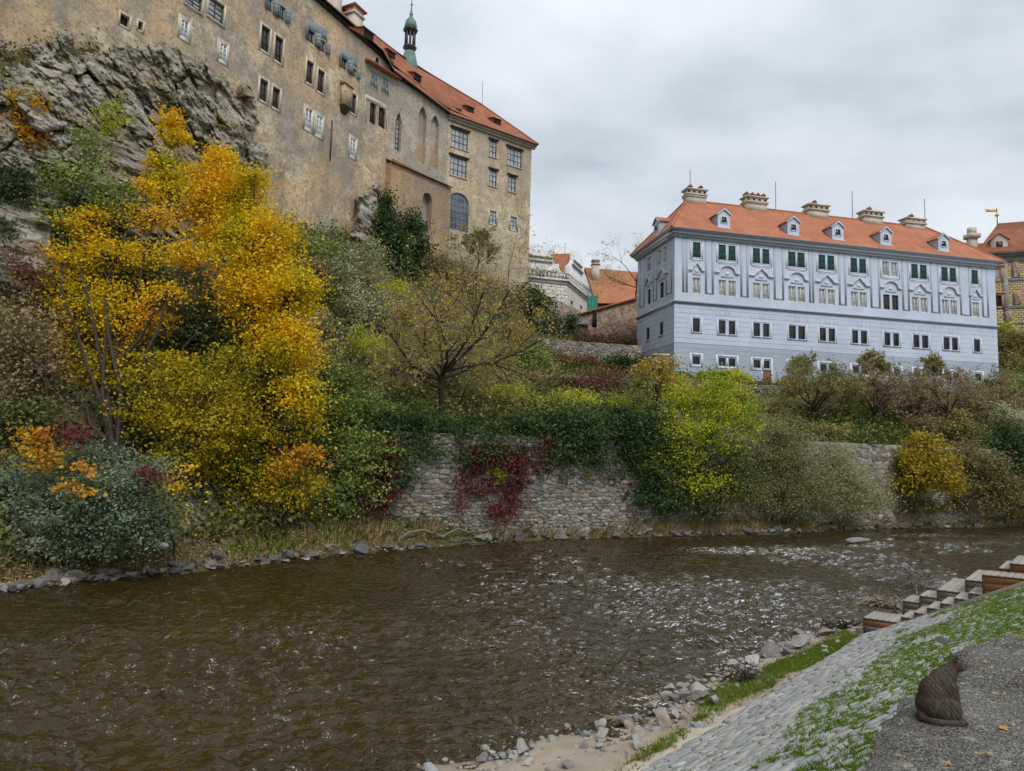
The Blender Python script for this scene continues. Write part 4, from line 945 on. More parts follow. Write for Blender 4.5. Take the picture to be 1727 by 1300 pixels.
lowc = [p - [0, 0, .1] for p in (c0, c1_, c2_, c3)]; m.add([c0, c1_, c2_, c3] + lowc, [(0, 4, 5, 1), (1, 5, 6, 2), (2, 6, 7, 3), (3, 7, 4, 0), (4, 7, 6, 5)], 1)
proof = m.build('roof', [M_TILE_NEW, M_CORN], palace)
V, F = tubes([np.linspace(rA, rB, 30)] + [np.linspace(c, r_, 8) for c, r_ in ((c0, rA), (c3, rA), (c1_, rB))] if False else [np.linspace(p, q, 20) for p, q in ((rA, rB), (c0, rA), (c3, rA), (c1_, rB))], np.full((4, 20), .13), 6)
obj('ridge_tiles', V, F, M_TILE_NEW, proof)
def roof_plane_o(z):   # o of the front slope at height z
    t = (z - zE - .05) / (zr - zE - .05); return v + t * (-4.9 - v)
def dormer(f, px, py, oz=None):
    s, z = f.px(px, py); z0 = zE + .75; o = roof_plane_o(z0) + .02; s = Face(f.A + f.o * o, f.B + f.o * o).px(px, py)[0]; w, h, g = .72, 1.5, .55
    m = MB(); zt = z0 + h; ob = roof_plane_o(zt) - .3; og = roof_plane_o(zt + g) - .3
    m.add([f.pt(s - w, z0 - .1, o), f.pt(s + w, z0 - .1, o), f.pt(s + w, zt, o), f.pt(s, zt + g, o), f.pt(s - w, zt, o)], [(0, 1, 2, 3, 4)])
    m.add([f.pt(s - w, z0 - .1, o), f.pt(s - w, zt, o), f.pt(s - w, zt, ob)], [(0, 1, 2)], 1); m.add([f.pt(s + w, z0 - .1, o), f.pt(s + w, zt, o), f.pt(s + w, zt, ob)], [(2, 1, 0)], 1)
    m.fbox(f, s - w - .1, s + w + .1, z0 - .12, z0 + .02, o + .001, o + .12)
    for q in (-1, 1): m.add([f.pt(s + q * (w + .18), zt - .06, o + .16), f.pt(s, zt + g + .1, o + .16), f.pt(s, zt + g + .1, o), f.pt(s + q * (w + .18), zt - .06, o), f.pt(s + q * (w + .18), zt - .2, o + .16), f.pt(s, zt + g - .06, o + .16)], [(0, 1, 5, 4), (0, 3, 2, 1), (0, 4, 3)])
    d = m.build('dormer', [M_WB, M_WBT], proof)
    m = MB()
    for q in (-1, 1): m.add([f.pt(s + q * (w + .2), zt - .05, o + .15), f.pt(s, zt + g + .13, o + .15), f.pt(s, zt + g + .13, og), f.pt(s + q * (w + .2), zt - .05, ob)], [(0, 1, 2, 3)])
    m.build('dormer_roof', M_TILE_NEW, d)
    m = MB(); ring(m, -.4, .4, 0, .82, .1, -.05, .0); m.box(-.3, .3, -.012, .0, .1, .72, 1); m.box(-.02, .02, -.03, -.013, .1, .72, 2); m.box(-.3, -.021, -.03, -.013, .39, .43, 2); m.box(.021, .3, -.03, -.013, .39, .43, 2)
    link('dormer_window', m.mesh('dormer_window', [M_WBP, M_GLASS, M_DARKW]), d, loc=f.pt(s, z0 + .45, o), rz=f.ang)
for x, y in ((1221, 364), (1338, 376), (1413, 385), (1494, 394), (1591, 403)): dormer(FW, x, y)
dormer(FS, 1107, 375)
for x0, x1, yt, pots in ((1154, 1189, 314, 2), (1253, 1291, 327, 4), (1358, 1394, 340, 1), (1451, 1485, 351, 1), (1522, 1556, 363, 1)):
    s0, z = FWr.px(x0, yt + 8); s1, _ = FWr.px(x1, yt + 8); z = FWr.px((x0 + x1) / 2, yt + 7)[1]; zl = zr - .6; m = MB(); m.fbox(FWr, s0 + .15, s1 - .15, zl, z - .75, -.55, .55)
    m.fbox(FWr, s0, s1, z - .75, z - .6, -.7, .7); m.fbox(FWr, s0 + .15, s1 - .15, z - .6, z - .15, -.55, .55); m.fbox(FWr, s0 - .05, s1 + .05, z - .15, z, -.72, .72); m.fbox(FWr, s0 + .05, s1 - .05, zr + .3, zr + .42, -.65, .65)
    for k in range(4): x = s0 + (s1 - s0) * (k + .5) / 4; m.fbox(FWr, x - .13, x + .13, z - .5, z - .25, .551, .56, 1)
    c = m.build('chimney', [M_CHIM, M_HOLE], palace)
    for k in range(pots):
        x = s0 + (s1 - s0) * (k + .5) / pots if pots > 1 else s0 + (s1 - s0) * .4; mm = MB(); mm.fbox(FWr, x - .22, x + .22, z, z + .3, -.25, .25)
        mm.add([FWr.pt(x - .3, z + .3, .3), FWr.pt(x + .3, z + .3, .3), FWr.pt(x + .3, z + .3, -.3), FWr.pt(x - .3, z + .3, -.3), FWr.pt(x, z + .62, .3), FWr.pt(x, z + .62, -.3)], [(0, 1, 4), (1, 2, 5, 4), (2, 3, 5), (3, 0, 4, 5), (3, 2, 1, 0)]); mm.build('chimney_pot', M_TILE_OLD, c)
for x, y0, y1 in ((1164, 286, 330), (1308, 306, 352), (1437, 322, 366), (1559, 335, 382)):
    s, z1 = FWr.px(x, y0); m = MB(); m.fbox(FWr, s - .025, s + .025, zr - .1, z1, -.025, .025); m.build('lightning_rod', M_IRON, palace)
# ------------------------------------------------------------------ gabled house, long roof, ruins between castle and palace
k3 = lambda x, y: (880 + x / 6.19, 390 + y / 6.19)
M_GAB = mk_plaster('white_old_plaster', (.54, .53, .49), (.70, .68, .64), (.78, .76, .72), (.66, .62, .54))
def brick_mat(name, c1, c2, mortar, f, w=.5, h=.25, ms=.02):
    t = NT(name); p = t.pos(); s = t.n('ShaderNodeVectorMath', {0: p, 1: (f.t[0], f.t[1], 0)}, operation='DOT_PRODUCT').outputs['Value']
    z = t.n('ShaderNodeSeparateXYZ', {0: p}).outputs['Z']; v = t.n('ShaderNodeCombineXYZ', {'X': s, 'Y': z}).outputs[0]
    b = t.n('ShaderNodeTexBrick', {'Vector': v, 'Color1': (*c1, 1), 'Color2': (*c2, 1), 'Mortar': (*mortar, 1), 'Scale': 1.0, 'Mortar Size': ms, 'Brick Width': w, 'Row Height': h})
    n = t.noise(1.0, 6, .65, p); c = t.mix(t.ramp(n, [(.4, 0.0), (.7, .5)]), b.outputs['Color'], mortar)
    return t.done(c, .9, t.bump(b.outputs['Fac'], -.02), .15)
gA = at_depth(876, 470, 90)[:2]; gB = at_depth(*k3(474, 490), 92)[:2]; gC = at_depth(*k3(728, 620), 104)[:2]
GL, GR = Face(gA, gB), Face(gB, gC)
gab = empty('gabled_house', (gB[0], gB[1], 24), 'white gabled house with curled gable tops and arched doorway', 'house')
zc = GL.px(*k3(474, 505))[1]; zlow = zc - 9
M_SG = brick_mat('white_scratched_blocks', (.74, .72, .67), (.66, .64, .59), (.36, .35, .32), GR, .8, .5, .035)
m = MB(); wn_ = [GR.rect(*k3(510, 728), *k3(545, 775)) if False else None]
wr = []
for (x0, x1, y0, y1) in ((510, 540, 727, 772), (611, 637, 775, 822)):
    a = k3(x0, y0); b = k3(x1, y1); wr.append(GR.rect(a[0], b[0], a[1], b[1]))
holed_wall(m, GL, 0, GL.L, zlow, zc, []); holed_wall(m, GR, 0, GR.L, zlow, zc, wr, .3); m.build('wall', M_SG, gab)
for r in wr: put('window', win_mesh('pane', r[1] - r[0], r[3] - r[2], d=.3, mat=M_HOLE), GR, (r[0] + r[1]) / 2, r[2], gab)
def gable(f, pts, name):
    P = [f.px(*k3(x, y)) for x, y in pts]; m = MB(); m.prism([f.pt(s, z, -.25) for s, z in P], np.append(-f.o * .5, 0)); return m.build(name, M_GAB, gab)
left = [(470, 495), (430, 440), (405, 400), (398, 355), (385, 330), (370, 345), (345, 330), (325, 275), (310, 235), (300, 200), (280, 192), (262, 212), (246, 200), (235, 158), (212, 140), (185, 125), (160, 132)]
zz = [GL.px(*k3(x, y)) for x, y in left]; cen = GL.px(*k3(160, 300))[0]
P = [(s, z) for s, z in zz] + [(2 * cen - s, z) for s, z in zz[::-1]]; P = [(s, z) for s, z in P]
m = MB(); m.prism([GL.pt(s, z, -.25) for s, z in P], np.append(-GL.o * .5, 0)); m.build('gable', M_GAB, gab)
gable(GR, [(480, 478), (500, 420), (498, 365), (520, 345), (538, 330), (552, 290), (556, 215), (575, 195), (592, 178), (606, 205), (622, 240), (626, 270), (641, 290), (648, 345), (665, 400), (680, 455), (690, 480), (705, 520), (722, 580), (728, 620)], 'gable')
m = MB()
for y, f in ((240, GL), (285, GL), (380, GL)): s0, z = f.px(*k3(60, y)); s1, z2 = f.px(*k3(330 if y < 300 else 385, y - 12)); m.fbox(f, s0, s1, z - .1, z + .08, -.25, .02)
for y, x0, x1 in ((295, 556, 640), (335, 540, 650)): s0, z = GR.px(*k3(x0, y)); s1, _ = GR.px(*k3(x1, y + 50)); m.fbox(GR, s0, s1, z - .1, z + .08, -.25, .02)
for f in (GL, GR):
    m.fbox(f, -.3, f.L + .3, zc - .35, zc - .05, .001, .35); m.fbox(f, -.1, f.L + .1, zc - .75, zc - .35, .001, .12)
    m.fbox(f, -.2, f.L + .2, zc + .72, zc + .84, .1, .3)
    for s in np.arange(.3, f.L, .55): m.fbox(f, s - .09, s + .09, zc - .05, zc + .72, .13, .27)
m.build('balustrade', M_GAB, gab)
a = k3(172, 422); b = k3(234, 508); r = GL.rect(a[0], b[0], a[1], b[1]); m = MB(); c = (r[0] + r[1]) / 2; hw = (r[1] - r[0]) / 2
pts = [GL.pt(r[0], r[2], -.2), GL.pt(r[1], r[2], -.2), GL.pt(r[1], r[3] - .4, -.2)] + [GL.pt(c + hw * math.cos(t), r[3] - .4 + .4 * math.sin(t), -.2) for t in np.linspace(.3, 2.84, 7)] + [GL.pt(r[0], r[3] - .4, -.2)]
m.prism(pts, np.append(-GL.o * .06, 0)); m.build('arched_door', M_DARKW, gab)
t0, t1 = at_depth(*k3(318, 236), 97), at_depth(*k3(553, 230), 99); l0, l1 = at_depth(*k3(425, 425), 93), at_depth(*k3(505, 415), 95); l0 = l0 + (l0 - t0) * .25; l1 = l1 + (l1 - t1) * .25
gr_ = MB(); bkv = np.array([0, 14.0, -9.0]); gr_.add([l0, l1, t1, t0, t0 + bkv, t1 + bkv, l0 - [2.5, 0, 0], t0 - [4, 0, 0]], [(0, 1, 2, 3), (3, 2, 5, 4), (6, 0, 3, 7)]); gr_.build('roof', M_TILE_OLD, gab)
m = MB(); p = at_depth(*k3(450, 232), 98); q = at_depth(*k3(449, 115), 98); m.box(p[0] - .03, p[0] + .03, 97.97, 98.03, p[2] - .3, q[2]); m.build('lightning_rod', M_IRON, gab)

lo0, lo1 = at_depth(*k3(780, 750), 107), at_depth(*k3(1235, 745), 103); hi0, hi1 = at_depth(*k3(655, 376), 116), at_depth(*k3(1240, 440), 112); lf = at_depth(*k3(700, 520), 110)
longh = empty('long_roofed_house', (lo1[0], lo1[1], 26), 'low house with a long red tiled roof behind the ruined wall', 'house')
m = MB(); m.add([lo0, lo1 + [3, 0, 0], hi1 + [3, 0, 0], hi0, hi0 + [0, 12, -8], hi1 + [3, 12, -8]], [(0, 1, 2, 3), (3, 2, 5, 4)]); m.build('roof', mk_tiles('faded_red_tiles', [(.30, .11, .06), (.42, .165, .08), (.50, .25, .14)]), longh)
m = MB(); e0, e1 = lo0 + [.3, .5, -.3], lo1 + [3, .5, -.3]; m.add([e0, e1, e1 - [0, 0, 9], e0 - [0, 0, 9]], [(3, 2, 1, 0)]); m.add([e0, hi0 + [.3, 0, -.3], e0 + [0, 20, 0], e0 + [0, 20, -9], e0 - [0, 0, 9]], [(0, 1, 2, 3, 4)]); m.build('wall', M_CASTLEB, longh)
c = at_depth(*k3(768, 450), 113); wd = 1.0; ct = at_depth(*k3(768, 300), 113)[2]; m = MB(); m.box(c[0] - .6, c[0] + .6, 112.4, 113.6, c[2] - 1.5, ct - .9); m.box(c[0] - .75, c[0] + .75, 112.25, 113.75, ct - .9, ct - .75); m.box(c[0] - .5, c[0] + .5, 112.5, 113.5, ct - .75, ct - .3); m.box(c[0] - .7, c[0] + .7, 112.3, 113.7, ct - .3, ct); ch = m.build('chimney', M_CHIM, longh)

def ruin_mat(name):
    t = NT(name); p = t.pos(); n = t.noise(.5, 7, .65, p, .5); f = t.noise(3.2, 7, .7, p); v = t.n('ShaderNodeTexVoronoi', {'Vector': p, 'Scale': 2.6}).outputs
    st = t.mix(.55, t.ramp(f, [(.3, (.13, .085, .06)), (.6, (.30, .20, .14))]), t.ramp(t.n('ShaderNodeSeparateColor', {0: v['Color']}).outputs[0], [(.1, (.14, .09, .07)), (.5, (.30, .18, .12)), (.9, (.40, .33, .25))]))
    pl = t.ramp(f, [(.3, (.26, .21, .14)), (.7, (.44, .38, .27))]); z = t.n('ShaderNodeSeparateXYZ', {0: p}).outputs['Z']
    fac = t.math('ADD', n, t.math('MULTIPLY', t.math('SUBTRACT', z, 24.0), .05))
    c = t.mix(t.ramp(fac, [(.44, 0.0), (.5, 1.0)]), st, pl); return t.done(c, .95, t.bump(t.math('ADD', v['Distance'], f), .15), .1)
M_RUIN = ruin_mat('ruined_masonry')
def sheet_wall(name, pts, Y0, Y1, mat, th=.8, label=None, cat='wall', conv=k3):
    """upright wall whose outline was read off along a plan line from depth Y0 (first x) to Y1 (last x)"""
    xs = [p[0] for p in pts]; x0, x1 = min(xs), max(xs); f = Face(at_depth(*conv(x0, 900), Y0)[:2], at_depth(*conv(x1, 900), Y1)[:2])
    P = [f.px(*conv(x, y)) for x, y in pts]; root = empty(name, f.pt(0, min(z for _, z in P)), label, cat); m = MB(); m.prism([f.pt(s, z) for s, z in P], np.append(-f.o * th, 0)); m.build('masonry', mat, root); return root, f
ru, fu = sheet_wall('ruined_wall', [(612, 872), (1165, 712), (1215, 716), (1240, 1215), (540, 1215), (505, 985), (620, 985)], 84, 87, M_RUIN, .8, 'crumbling brown masonry wall with tiled coping beside the palace')
m = MB(); a = fu.px(*k3(612, 860)); b = fu.px(*k3(1215, 690)); m.hexa([fu.pt(a[0], a[1] - .12, .35), fu.pt(b[0], b[1] - .12, .35), fu.pt(b[0], b[1] - .12, -1.1), fu.pt(a[0], a[1] - .12, -1.1), fu.pt(a[0], a[1] + .1, .1), fu.pt(b[0], b[1] + .1, .1), fu.pt(b[0], b[1] + .1, -.9), fu.pt(a[0], a[1] + .1, -.9)]); m.build('coping', M_TILE_OLD, ru)
a = k3(740, 852); b = k3(776, 1000); r = fu.rect(a[0], b[0], a[1], b[1]); m = MB(); m.fbox(fu, r[0], r[1], r[2], r[3], .004, .03); m.fbox(fu, r[0] - .1, r[0], r[2], r[3] + .1, .004, .06, 1); m.fbox(fu, r[1], r[1] + .1, r[2], r[3] + .1, .004, .06, 1); m.build('doorway', [M_HOLE, M_DARKW], ru)
ra_, fr_ = sheet_wall('rampart_wall', [(150, 590), (205, 640), (420, 740), (620, 835), (640, 1010), (540, 1140), (380, 1120), (200, 900), (100, 700)], 80, 86, mk_plaster('rampart_plaster', (.19, .16, .12), (.30, .26, .2), (.40, .36, .29), (.3, .22, .15)), .9, 'sloping grey rampart wall below the white gabled house')
sh = empty('lean_to_shed', at_depth(*k3(600, 980), 83), 'small lean-to shed with grey shingle roof against the rampart', 'shed')
p0, p1, p2, p3 = at_depth(*k3(478, 972), 82.4), at_depth(*k3(712, 978), 82.4), at_depth(*k3(690, 905), 84.5), at_depth(*k3(560, 895), 84.5)
m = MB(); m.prism([p0, p1, p2, p3], (0, 0, .15)); m.build('shed_roof', plain('grey_shingles', (.16, .135, .12), .9, .4, 3, .03), sh)
m = MB(); m.box(p0[0] + .25, p1[0] - .2, 82.7, 84.2, p0[2] - 1.6, p0[2]); m.build('shed_wall', M_DARKW, sh)
n0, n1 = at_depth(*k3(688, 800), 88), at_depth(*k3(788, 800), 88); nt = empty('scaffold', (n0[0], 88, n0[2] - 2), 'scaffold hung with green debris netting at the corner of the gabled house', 'scaffold')
zt0 = at_depth(*k3(690, 668), 88)[2]; zb0 = n0[2] - 2; m = MB()
xs = np.linspace(n0[0], n1[0], 12)
for i in range(11): w0, w1 = .06 * math.sin(i * 2.1), .06 * math.sin(i * 2.1 + 2.1); m.quad((xs[i], 88 + w0, zb0), (xs[i + 1], 88 + w1, zb0), (xs[i + 1], 88 + w1 * .5, zt0), (xs[i], 88 + w0 * .5, zt0))
m.build('netting', plain('green_netting', (.05, .25, .19), .8, .3, 3, .02), nt); m = MB()
for x in (xs[0], xs[5], xs[-1]): m.box(x - .04, x + .04, 88.15, 88.23, zb0, zt0 + .5)
for z in (zb0 + 1.5, zt0 - .2): m.box(xs[0] - .2, xs[-1] + .2, 88.24, 88.3, z - .03, z + .03)
m.build('pole', M_IRON, nt)
gp = G(1115, 630); gt = empty('garden_gatepost', gp - [0, 0, .5], 'cream gatepost with moulded cap at the left foot of the palace', 'gatepost'); M_CRM = plain('cream_plaster', (.52, .40, .26), .85, .12, 2, .01)
h0 = at_depth(1115, 632, 67.5); h1 = at_depth(1115, 597, 67.5); xa, xb = at_depth(1103, 610, 67.5)[0], at_depth(1127, 610, 67.5)[0]
m = MB(); m.box(xa, xa + .45, 67.3, 67.9, h0[2] - 2, h1[2] - .2); m.box(xb - .3, xb, 67.3, 67.9, h0[2] - 2, h1[2] - .2); m.box(xa + .45, xb - .3, 67.35, 67.85, h1[2] - 1.0, h1[2] - .2); m.box(xa - .08, xb + .08, 67.2, 68.0, h1[2] - .2, h1[2]); m.build('pier', M_CRM, gt)
m = MB(); m.box(xa + .45, xb - .3, 67.5, 67.6, h0[2] - 2, h1[2] - 1.0); m.build('gate', M_DARKW, gt)

# ------------------------------------------------------------------ painted house at the right edge
k4 = lambda x, y: (1620 + x / 5.0, 340 + y / 5.0)
hA = at_depth(1662, 470, 97)[:2]; hB = at_depth(1900, 470, 91)[:2]; HF = Face(hA, hB)
ph = empty('painted_house', (hA[0], hA[1], 24), 'ochre house with painted facade and red roof at the right edge', 'house')
zpe = HF.px(*k4(400, 440))[1]; zpb = HF.px(*k4(400, 1100))[1]
M_SGY = brick_mat('yellow_painted_blocks', (.60, .47, .22), (.52, .38, .17), (.10, .09, .085), HF, .62, .34, .045)
pw = [HF.rect(*[k4(a, 0)[0] for a in (272, 338)], *[k4(0, b)[1] for b in (562, 658)]), HF.rect(*[k4(a, 0)[0] for a in (286, 346)], *[k4(0, b)[1] for b in (792, 884)])]
m = MB(); holed_wall(m, HF, 0, HF.L, zpb - 8, zpe, pw, .25); m.add([HF.pt(0, zpb - 8), HF.pt(0, zpe), HF.pt(0, zpe, -12), HF.pt(0, zpb - 8, -12)], [(0, 1, 2, 3)]); m.build('wall', M_SGY, ph)
window(ph, HF, pw[0], 'light', .2, None, 3, 3, glass=M_CURT); window(ph, HF, pw[1], 'dark', .2, None, 2, 2, glass=M_HOLE)
M_TERR = plain('terracotta_band', (.36, .19, .11), .85, .2, 2, .01); M_FRZ = mk_plaster('grey_frieze', (.14, .14, .14), (.26, .26, .25), (.4, .39, .36), (.35, .25, .17))
for r in pw:
    m = MB(); frame4(HF, *r, .28, .06); m.fbox(HF, r[0] - .5, r[1] + .5, r[3] + .279, r[3] + .5, .001, .2); m.build('window_surround', M_TERR, ph)
m = MB()
for y, t in ((668, .45), (900, .4), (500, .9), (1030, .35)): s, z = HF.px(*k4(300, y)); m.fbox(HF, 0, HF.L, z - t / 2, z + t / 2, .001, .02)
for x in (377, 610): s, z = HF.px(*k4(x, 700)); m.fbox(HF, s - .35, s + .35, zpb, zpe - 1, .021, .035)
m.build('painted_band', M_FRZ, ph)
for x0, x1, y0, y1 in ((428, 500, 505, 640), (440, 512, 750, 870), (370, 430, 920, 1000), (600, 670, 505, 640)):
    r = HF.rect(k4(x0, 0)[0], k4(x1, 0)[0], k4(0, y0)[1], k4(0, y1)[1]); c = (r[0] + r[1]) / 2; hw = (r[1] - r[0]) / 2; m = MB()
    m.prism([HF.pt(r[0], r[2], .04), HF.pt(r[1], r[2], .04)] + [HF.pt(c + hw * math.cos(t), r[3] - hw + hw * math.sin(t), .04) for t in np.linspace(0, math.pi, 9)], np.append(-HF.o * .035, 0))
    hh = r[3] - r[2]; m.add([HF.pt(c + hw * u, r[2] + hh * v_, .046) for u, v_ in ((-.5, .05), (.5, .05), (.38, .4), (.55, .62), (.2, .72), (.2, .88), (-.2, .88), (-.2, .72), (-.5, .6), (-.35, .38))], [tuple(range(10))], 1)
    m.build('painted_niche', [M_TERR, M_FRZ], ph)
m = MB(); m.fbox(HF, -.6, HF.L, zpe - .05, zpe + .2, -.2, .7); m.fbox(HF, -.3, HF.L, zpe - .4, zpe - .05, .001, .35); m.build('cornice', M_FRZ, ph)
HB = HF.back(6); r0 = HB.px(*k4(318, 190)); r1 = HB.px(*k4(535, 158)); zr_ = (r0[1] + r1[1]) / 2; m = MB()
E0, E1, E2 = HF.pt(-.7, zpe + .2, .75), HF.pt(HF.L, zpe + .2, .75), HF.pt(-.7, zpe + .2, -13); R0, R1 = HB.pt(r0[0], zr_), HB.pt(HF.L, zr_); E3 = HF.pt(HF.L, zpe + .2, -13)
m.add([E0, E1, R1, R0, E2, E3], [(0, 1, 2, 3), (4, 0, 3), (5, 4, 3, 2)])
a0 = at_depth(*k4(30, 345), 104); a1 = at_depth(*k4(200, 352), 104); b1 = at_depth(*k4(290, 470), 98); b0 = at_depth(*k4(20, 470), 98); m.add([b0, b1, a1, a0, a0 + [0, 8, -5], a1 + [0, 8, -5]], [(0, 1, 2, 3), (3, 2, 5, 4)])
phr = m.build('roof', M_TILE_OLD, ph)
sD, zD = HF.px(*k4(335, 400)); m = MB(); z0 = zpe + 1.0; m.add([HF.pt(sD - 1, z0 - .4, -.3), HF.pt(sD + 1, z0 - .4, -.3), HF.pt(sD + 1, z0 + 1.3, -.3), HF.pt(sD, z0 + 2.1, -.3), HF.pt(sD - 1, z0 + 1.3, -.3), HF.pt(sD - 1, z0 - .4, -3), HF.pt(sD + 1, z0 - .4, -3), HF.pt(sD + 1, z0 + 1.3, -3.6), HF.pt(sD, z0 + 2.1, -4), HF.pt(sD - 1, z0 + 1.3, -3.6)], [(0, 1, 2, 3, 4), (0, 4, 9, 5), (1, 6, 7, 2)])
m.add([HF.pt(sD - 1.25, z0 + 1.2, -.1), HF.pt(sD, z0 + 2.2, -.1), HF.pt(sD, z0 + 2.2, -4), HF.pt(sD - 1.25, z0 + 1.2, -3.6), HF.pt(sD + 1.25, z0 + 1.2, -.1), HF.pt(sD + 1.25, z0 + 1.2, -3.6)], [(0, 1, 2, 3), (1, 4, 5, 2)], 1); m.fbox(HF, sD - .4, sD + .4, z0 + .2, z0 + 1.0, -.29, -.26, 2)
m.build('dormer', [M_CHIM, M_TILE_OLD, M_GLASS], phr)
c = at_depth(*k4(98, 360), 103); zt_ = at_depth(*k4(98, 222), 103)[2]; m = MB(); m.box(c[0] - .55, c[0] + .55, 102.5, 103.5, c[2] - 3, zt_ - 1.0); m.box(c[0] - .85, c[0] + .85, 102.2, 103.8, zt_ - 1.7, zt_ - 1.0); m.box(c[0] - .5, c[0] + .5, 102.6, 103.4, zt_ - 1.0, zt_); m.build('chimney', M_CHIM, ph)
fp = HB.px(*k4(310, 185)); P = HB.pt(fp[0], fp[1]); zt_ = HB.px(*k4(302, 55))[1]; vn = empty('weather_vane', P, 'gilded flag-shaped weather vane on a pole above the painted house', 'weather vane'); m = MB(); m.lathe(P, [(.09, -.5), (.06, 1.0), (.05, zt_ - P[2])], 6); m.build('pole', M_IRON, vn)
M_GOLD = plain('gilding', (.62, .42, .08), .4, .15, 3, 0, .5); m = MB(); m.lathe(P + [0, 0, (zt_ - P[2]) * .42], [(.05, 0), (.3, .25), (.3, .4), (.05, .65)], 10); m.build('ball', M_GOLD, vn, True)
m = MB(); z = zt_; m.prism([P * [1, 1, 0] + v_ for v_ in ([-.05, 0, z - .1], [-1.9, 0, z - .25], [-1.5, 0, z - .45], [-1.9, 0, z - .65], [-.05, 0, z - .6])], (0, .06, 0)); m.build('flag', M_GOLD, vn)

# ------------------------------------------------------------------ river retaining wall: stones one by one where the ivy leaves them bare
W0 = at_depth(655, 878, 31.9)[:2]; W1 = at_depth(1115, 866, 39.6)[:2]; RW = Face(W0, W1); W2 = at_depth(1760, 858, 54)[:2]; RW2 = Face(W1, W2)
ret = empty('river_wall', RW.pt(0, .6), 'rubble stone retaining wall along the far bank under ivy and red creeper', 'wall')
ztop = lambda s: 5.25
m = MB(); m.fbox(RW, 0, RW.L, -.3, 5.2, -1.2, -.06); m.build('wall_core', M_MORTAR, ret)
rq = np.random.default_rng(9)
def bare(s, z):
    P = RW.pt(s, z); q = in_frame(P)
    if q is None: return -1
    x, y = q
    return 1 if ((665 < x < 765 and y > 740) or (870 < x < 915 and y > 800) or (900 < x < 1085 and y > 790)) else 0
def course_pts(s0, s1, z0, z1, hmin, hmax):
    pts = []; z = z0
    while z < z1:
        h = rq.uniform(hmin, hmax); s = s0 + rq.uniform(-.3, 0)
        while s < s1:
            l = h * rq.choice([.8, 1.2, 1.6, 2.2, 3.0]); n = 2 if (rq.random() < .22 and h > .2) else 1
            for q in range(n): pts.append((s + l / 2 + rq.normal(0, .03), z + h * (q + .5) / n + rq.normal(0, .03)))
            s += l
        z += h
    return np.array(pts)
pts = course_pts(-.2, RW.L + .2, .35, 5.2, .10, .27); rv, rf, rn = [], [], 0; lst = []
for p, poly in zip(pts, cells(pts, 1.9, 1.0, 1.6)):
    if poly is None: continue
    poly[:, 0] = np.clip(poly[:, 0], -.05, RW.L + .05); poly[:, 1] = np.clip(poly[:, 1], .2, 5.28)
    r_ = cell_stone(poly, .014, .014, .05 * rq.uniform(.1, 1.9), rq, -.08, .14)
    if r_: lst.append((-bare(*p), -np.ptp(poly[:, 0]) * np.ptp(poly[:, 1]), *r_))
lst.sort(key=lambda t: t[:2])
for k, (_, _, V, F) in enumerate(lst):
    P = np.array([RW.pt(v[0], v[1], v[2] - .055) for v in V])
    if k < 300: obj('stone', P, F, M_WALLST, ret, origin=P.mean(0))
    else: rv.append(P); rf += [[i + rn for i in f] for f in F]; rn += len(P)
o = obj('wall_stones', np.vstack(rv), rf, M_WALLST, ret); o['kind'] = 'stuff'
def rubble_wall(name, f, s0, s1, z0, z1, label, hmin=.2, hmax=.4, cap=60):
    root = empty(name, f.pt(s0, z0), label, 'wall'); m = MB(); m.fbox(f, s0, s1, z0, z1, -.9, -.05); m.build('wall_core', M_MORTAR, root)
    v_, f_, n_ = [], [], 0; pts = course_pts(s0, s1, z0, z1 - .05, hmin, hmax)
    for p, poly in zip(pts, cells(pts, 1.3, 1.0, 3.2)):
        if poly is None: continue
        poly[:, 0] = np.clip(poly[:, 0], s0, s1); poly[:, 1] = np.clip(poly[:, 1], z0, z1 + .08); r_ = cell_stone(poly, .018, .02, .05 * rq.uniform(.2, 1.6), rq, -.08, .1)
        if r_: v_.append(np.array([f.pt(q[0], q[1], q[2] - .05) for q in r_[0]])); f_ += [[i + n_ for i in q] for q in r_[1]]; n_ += len(r_[0])
    o = obj('wall_stones', np.vstack(v_), f_, M_WALLST, root); o['kind'] = 'stuff'; return root
zt2 = RW2.px(1460, 750)[1]; rubble_wall('garden_wall', RW2, 0, RW2.L, -.2, zt2, 'pale rubble garden wall showing between the willows and the chestnut')
T1 = Face(at_depth(893, 590, 66)[:2], at_depth(1082, 600, 69)[:2]); z0_ = T1.px(950, 590)[1]; rubble_wall('terrace_wall', T1, 0, T1.L, z0_ - 2.2, z0_ + .9, 'low grey terrace wall under the ruins', .2, .35)
T2 = Face(at_depth(895, 660, 51.5)[:2], at_depth(1110, 668, 55)[:2]); z0_ = T2.px(1000, 650)[1]; rubble_wall('vine_terrace_wall', T2, 0, T2.L, z0_ - 2.6, z0_ + .6, 'middle terrace wall hung with dull red vines', .2, .35)
T3 = Face(at_depth(1285, 690, 62)[:2], at_depth(1700, 700, 70)[:2])
T4 = Face(at_depth(1150, 655, 65)[:2], at_depth(1330, 655, 67)[:2]); z0_ = T4.px(1260, 655)[1]; rubble_wall('forecourt_wall', T4, 0, T4.L, z0_ - 1.5, z0_ + .35, 'low pale stone wall in front of the palace door', .18, .3)

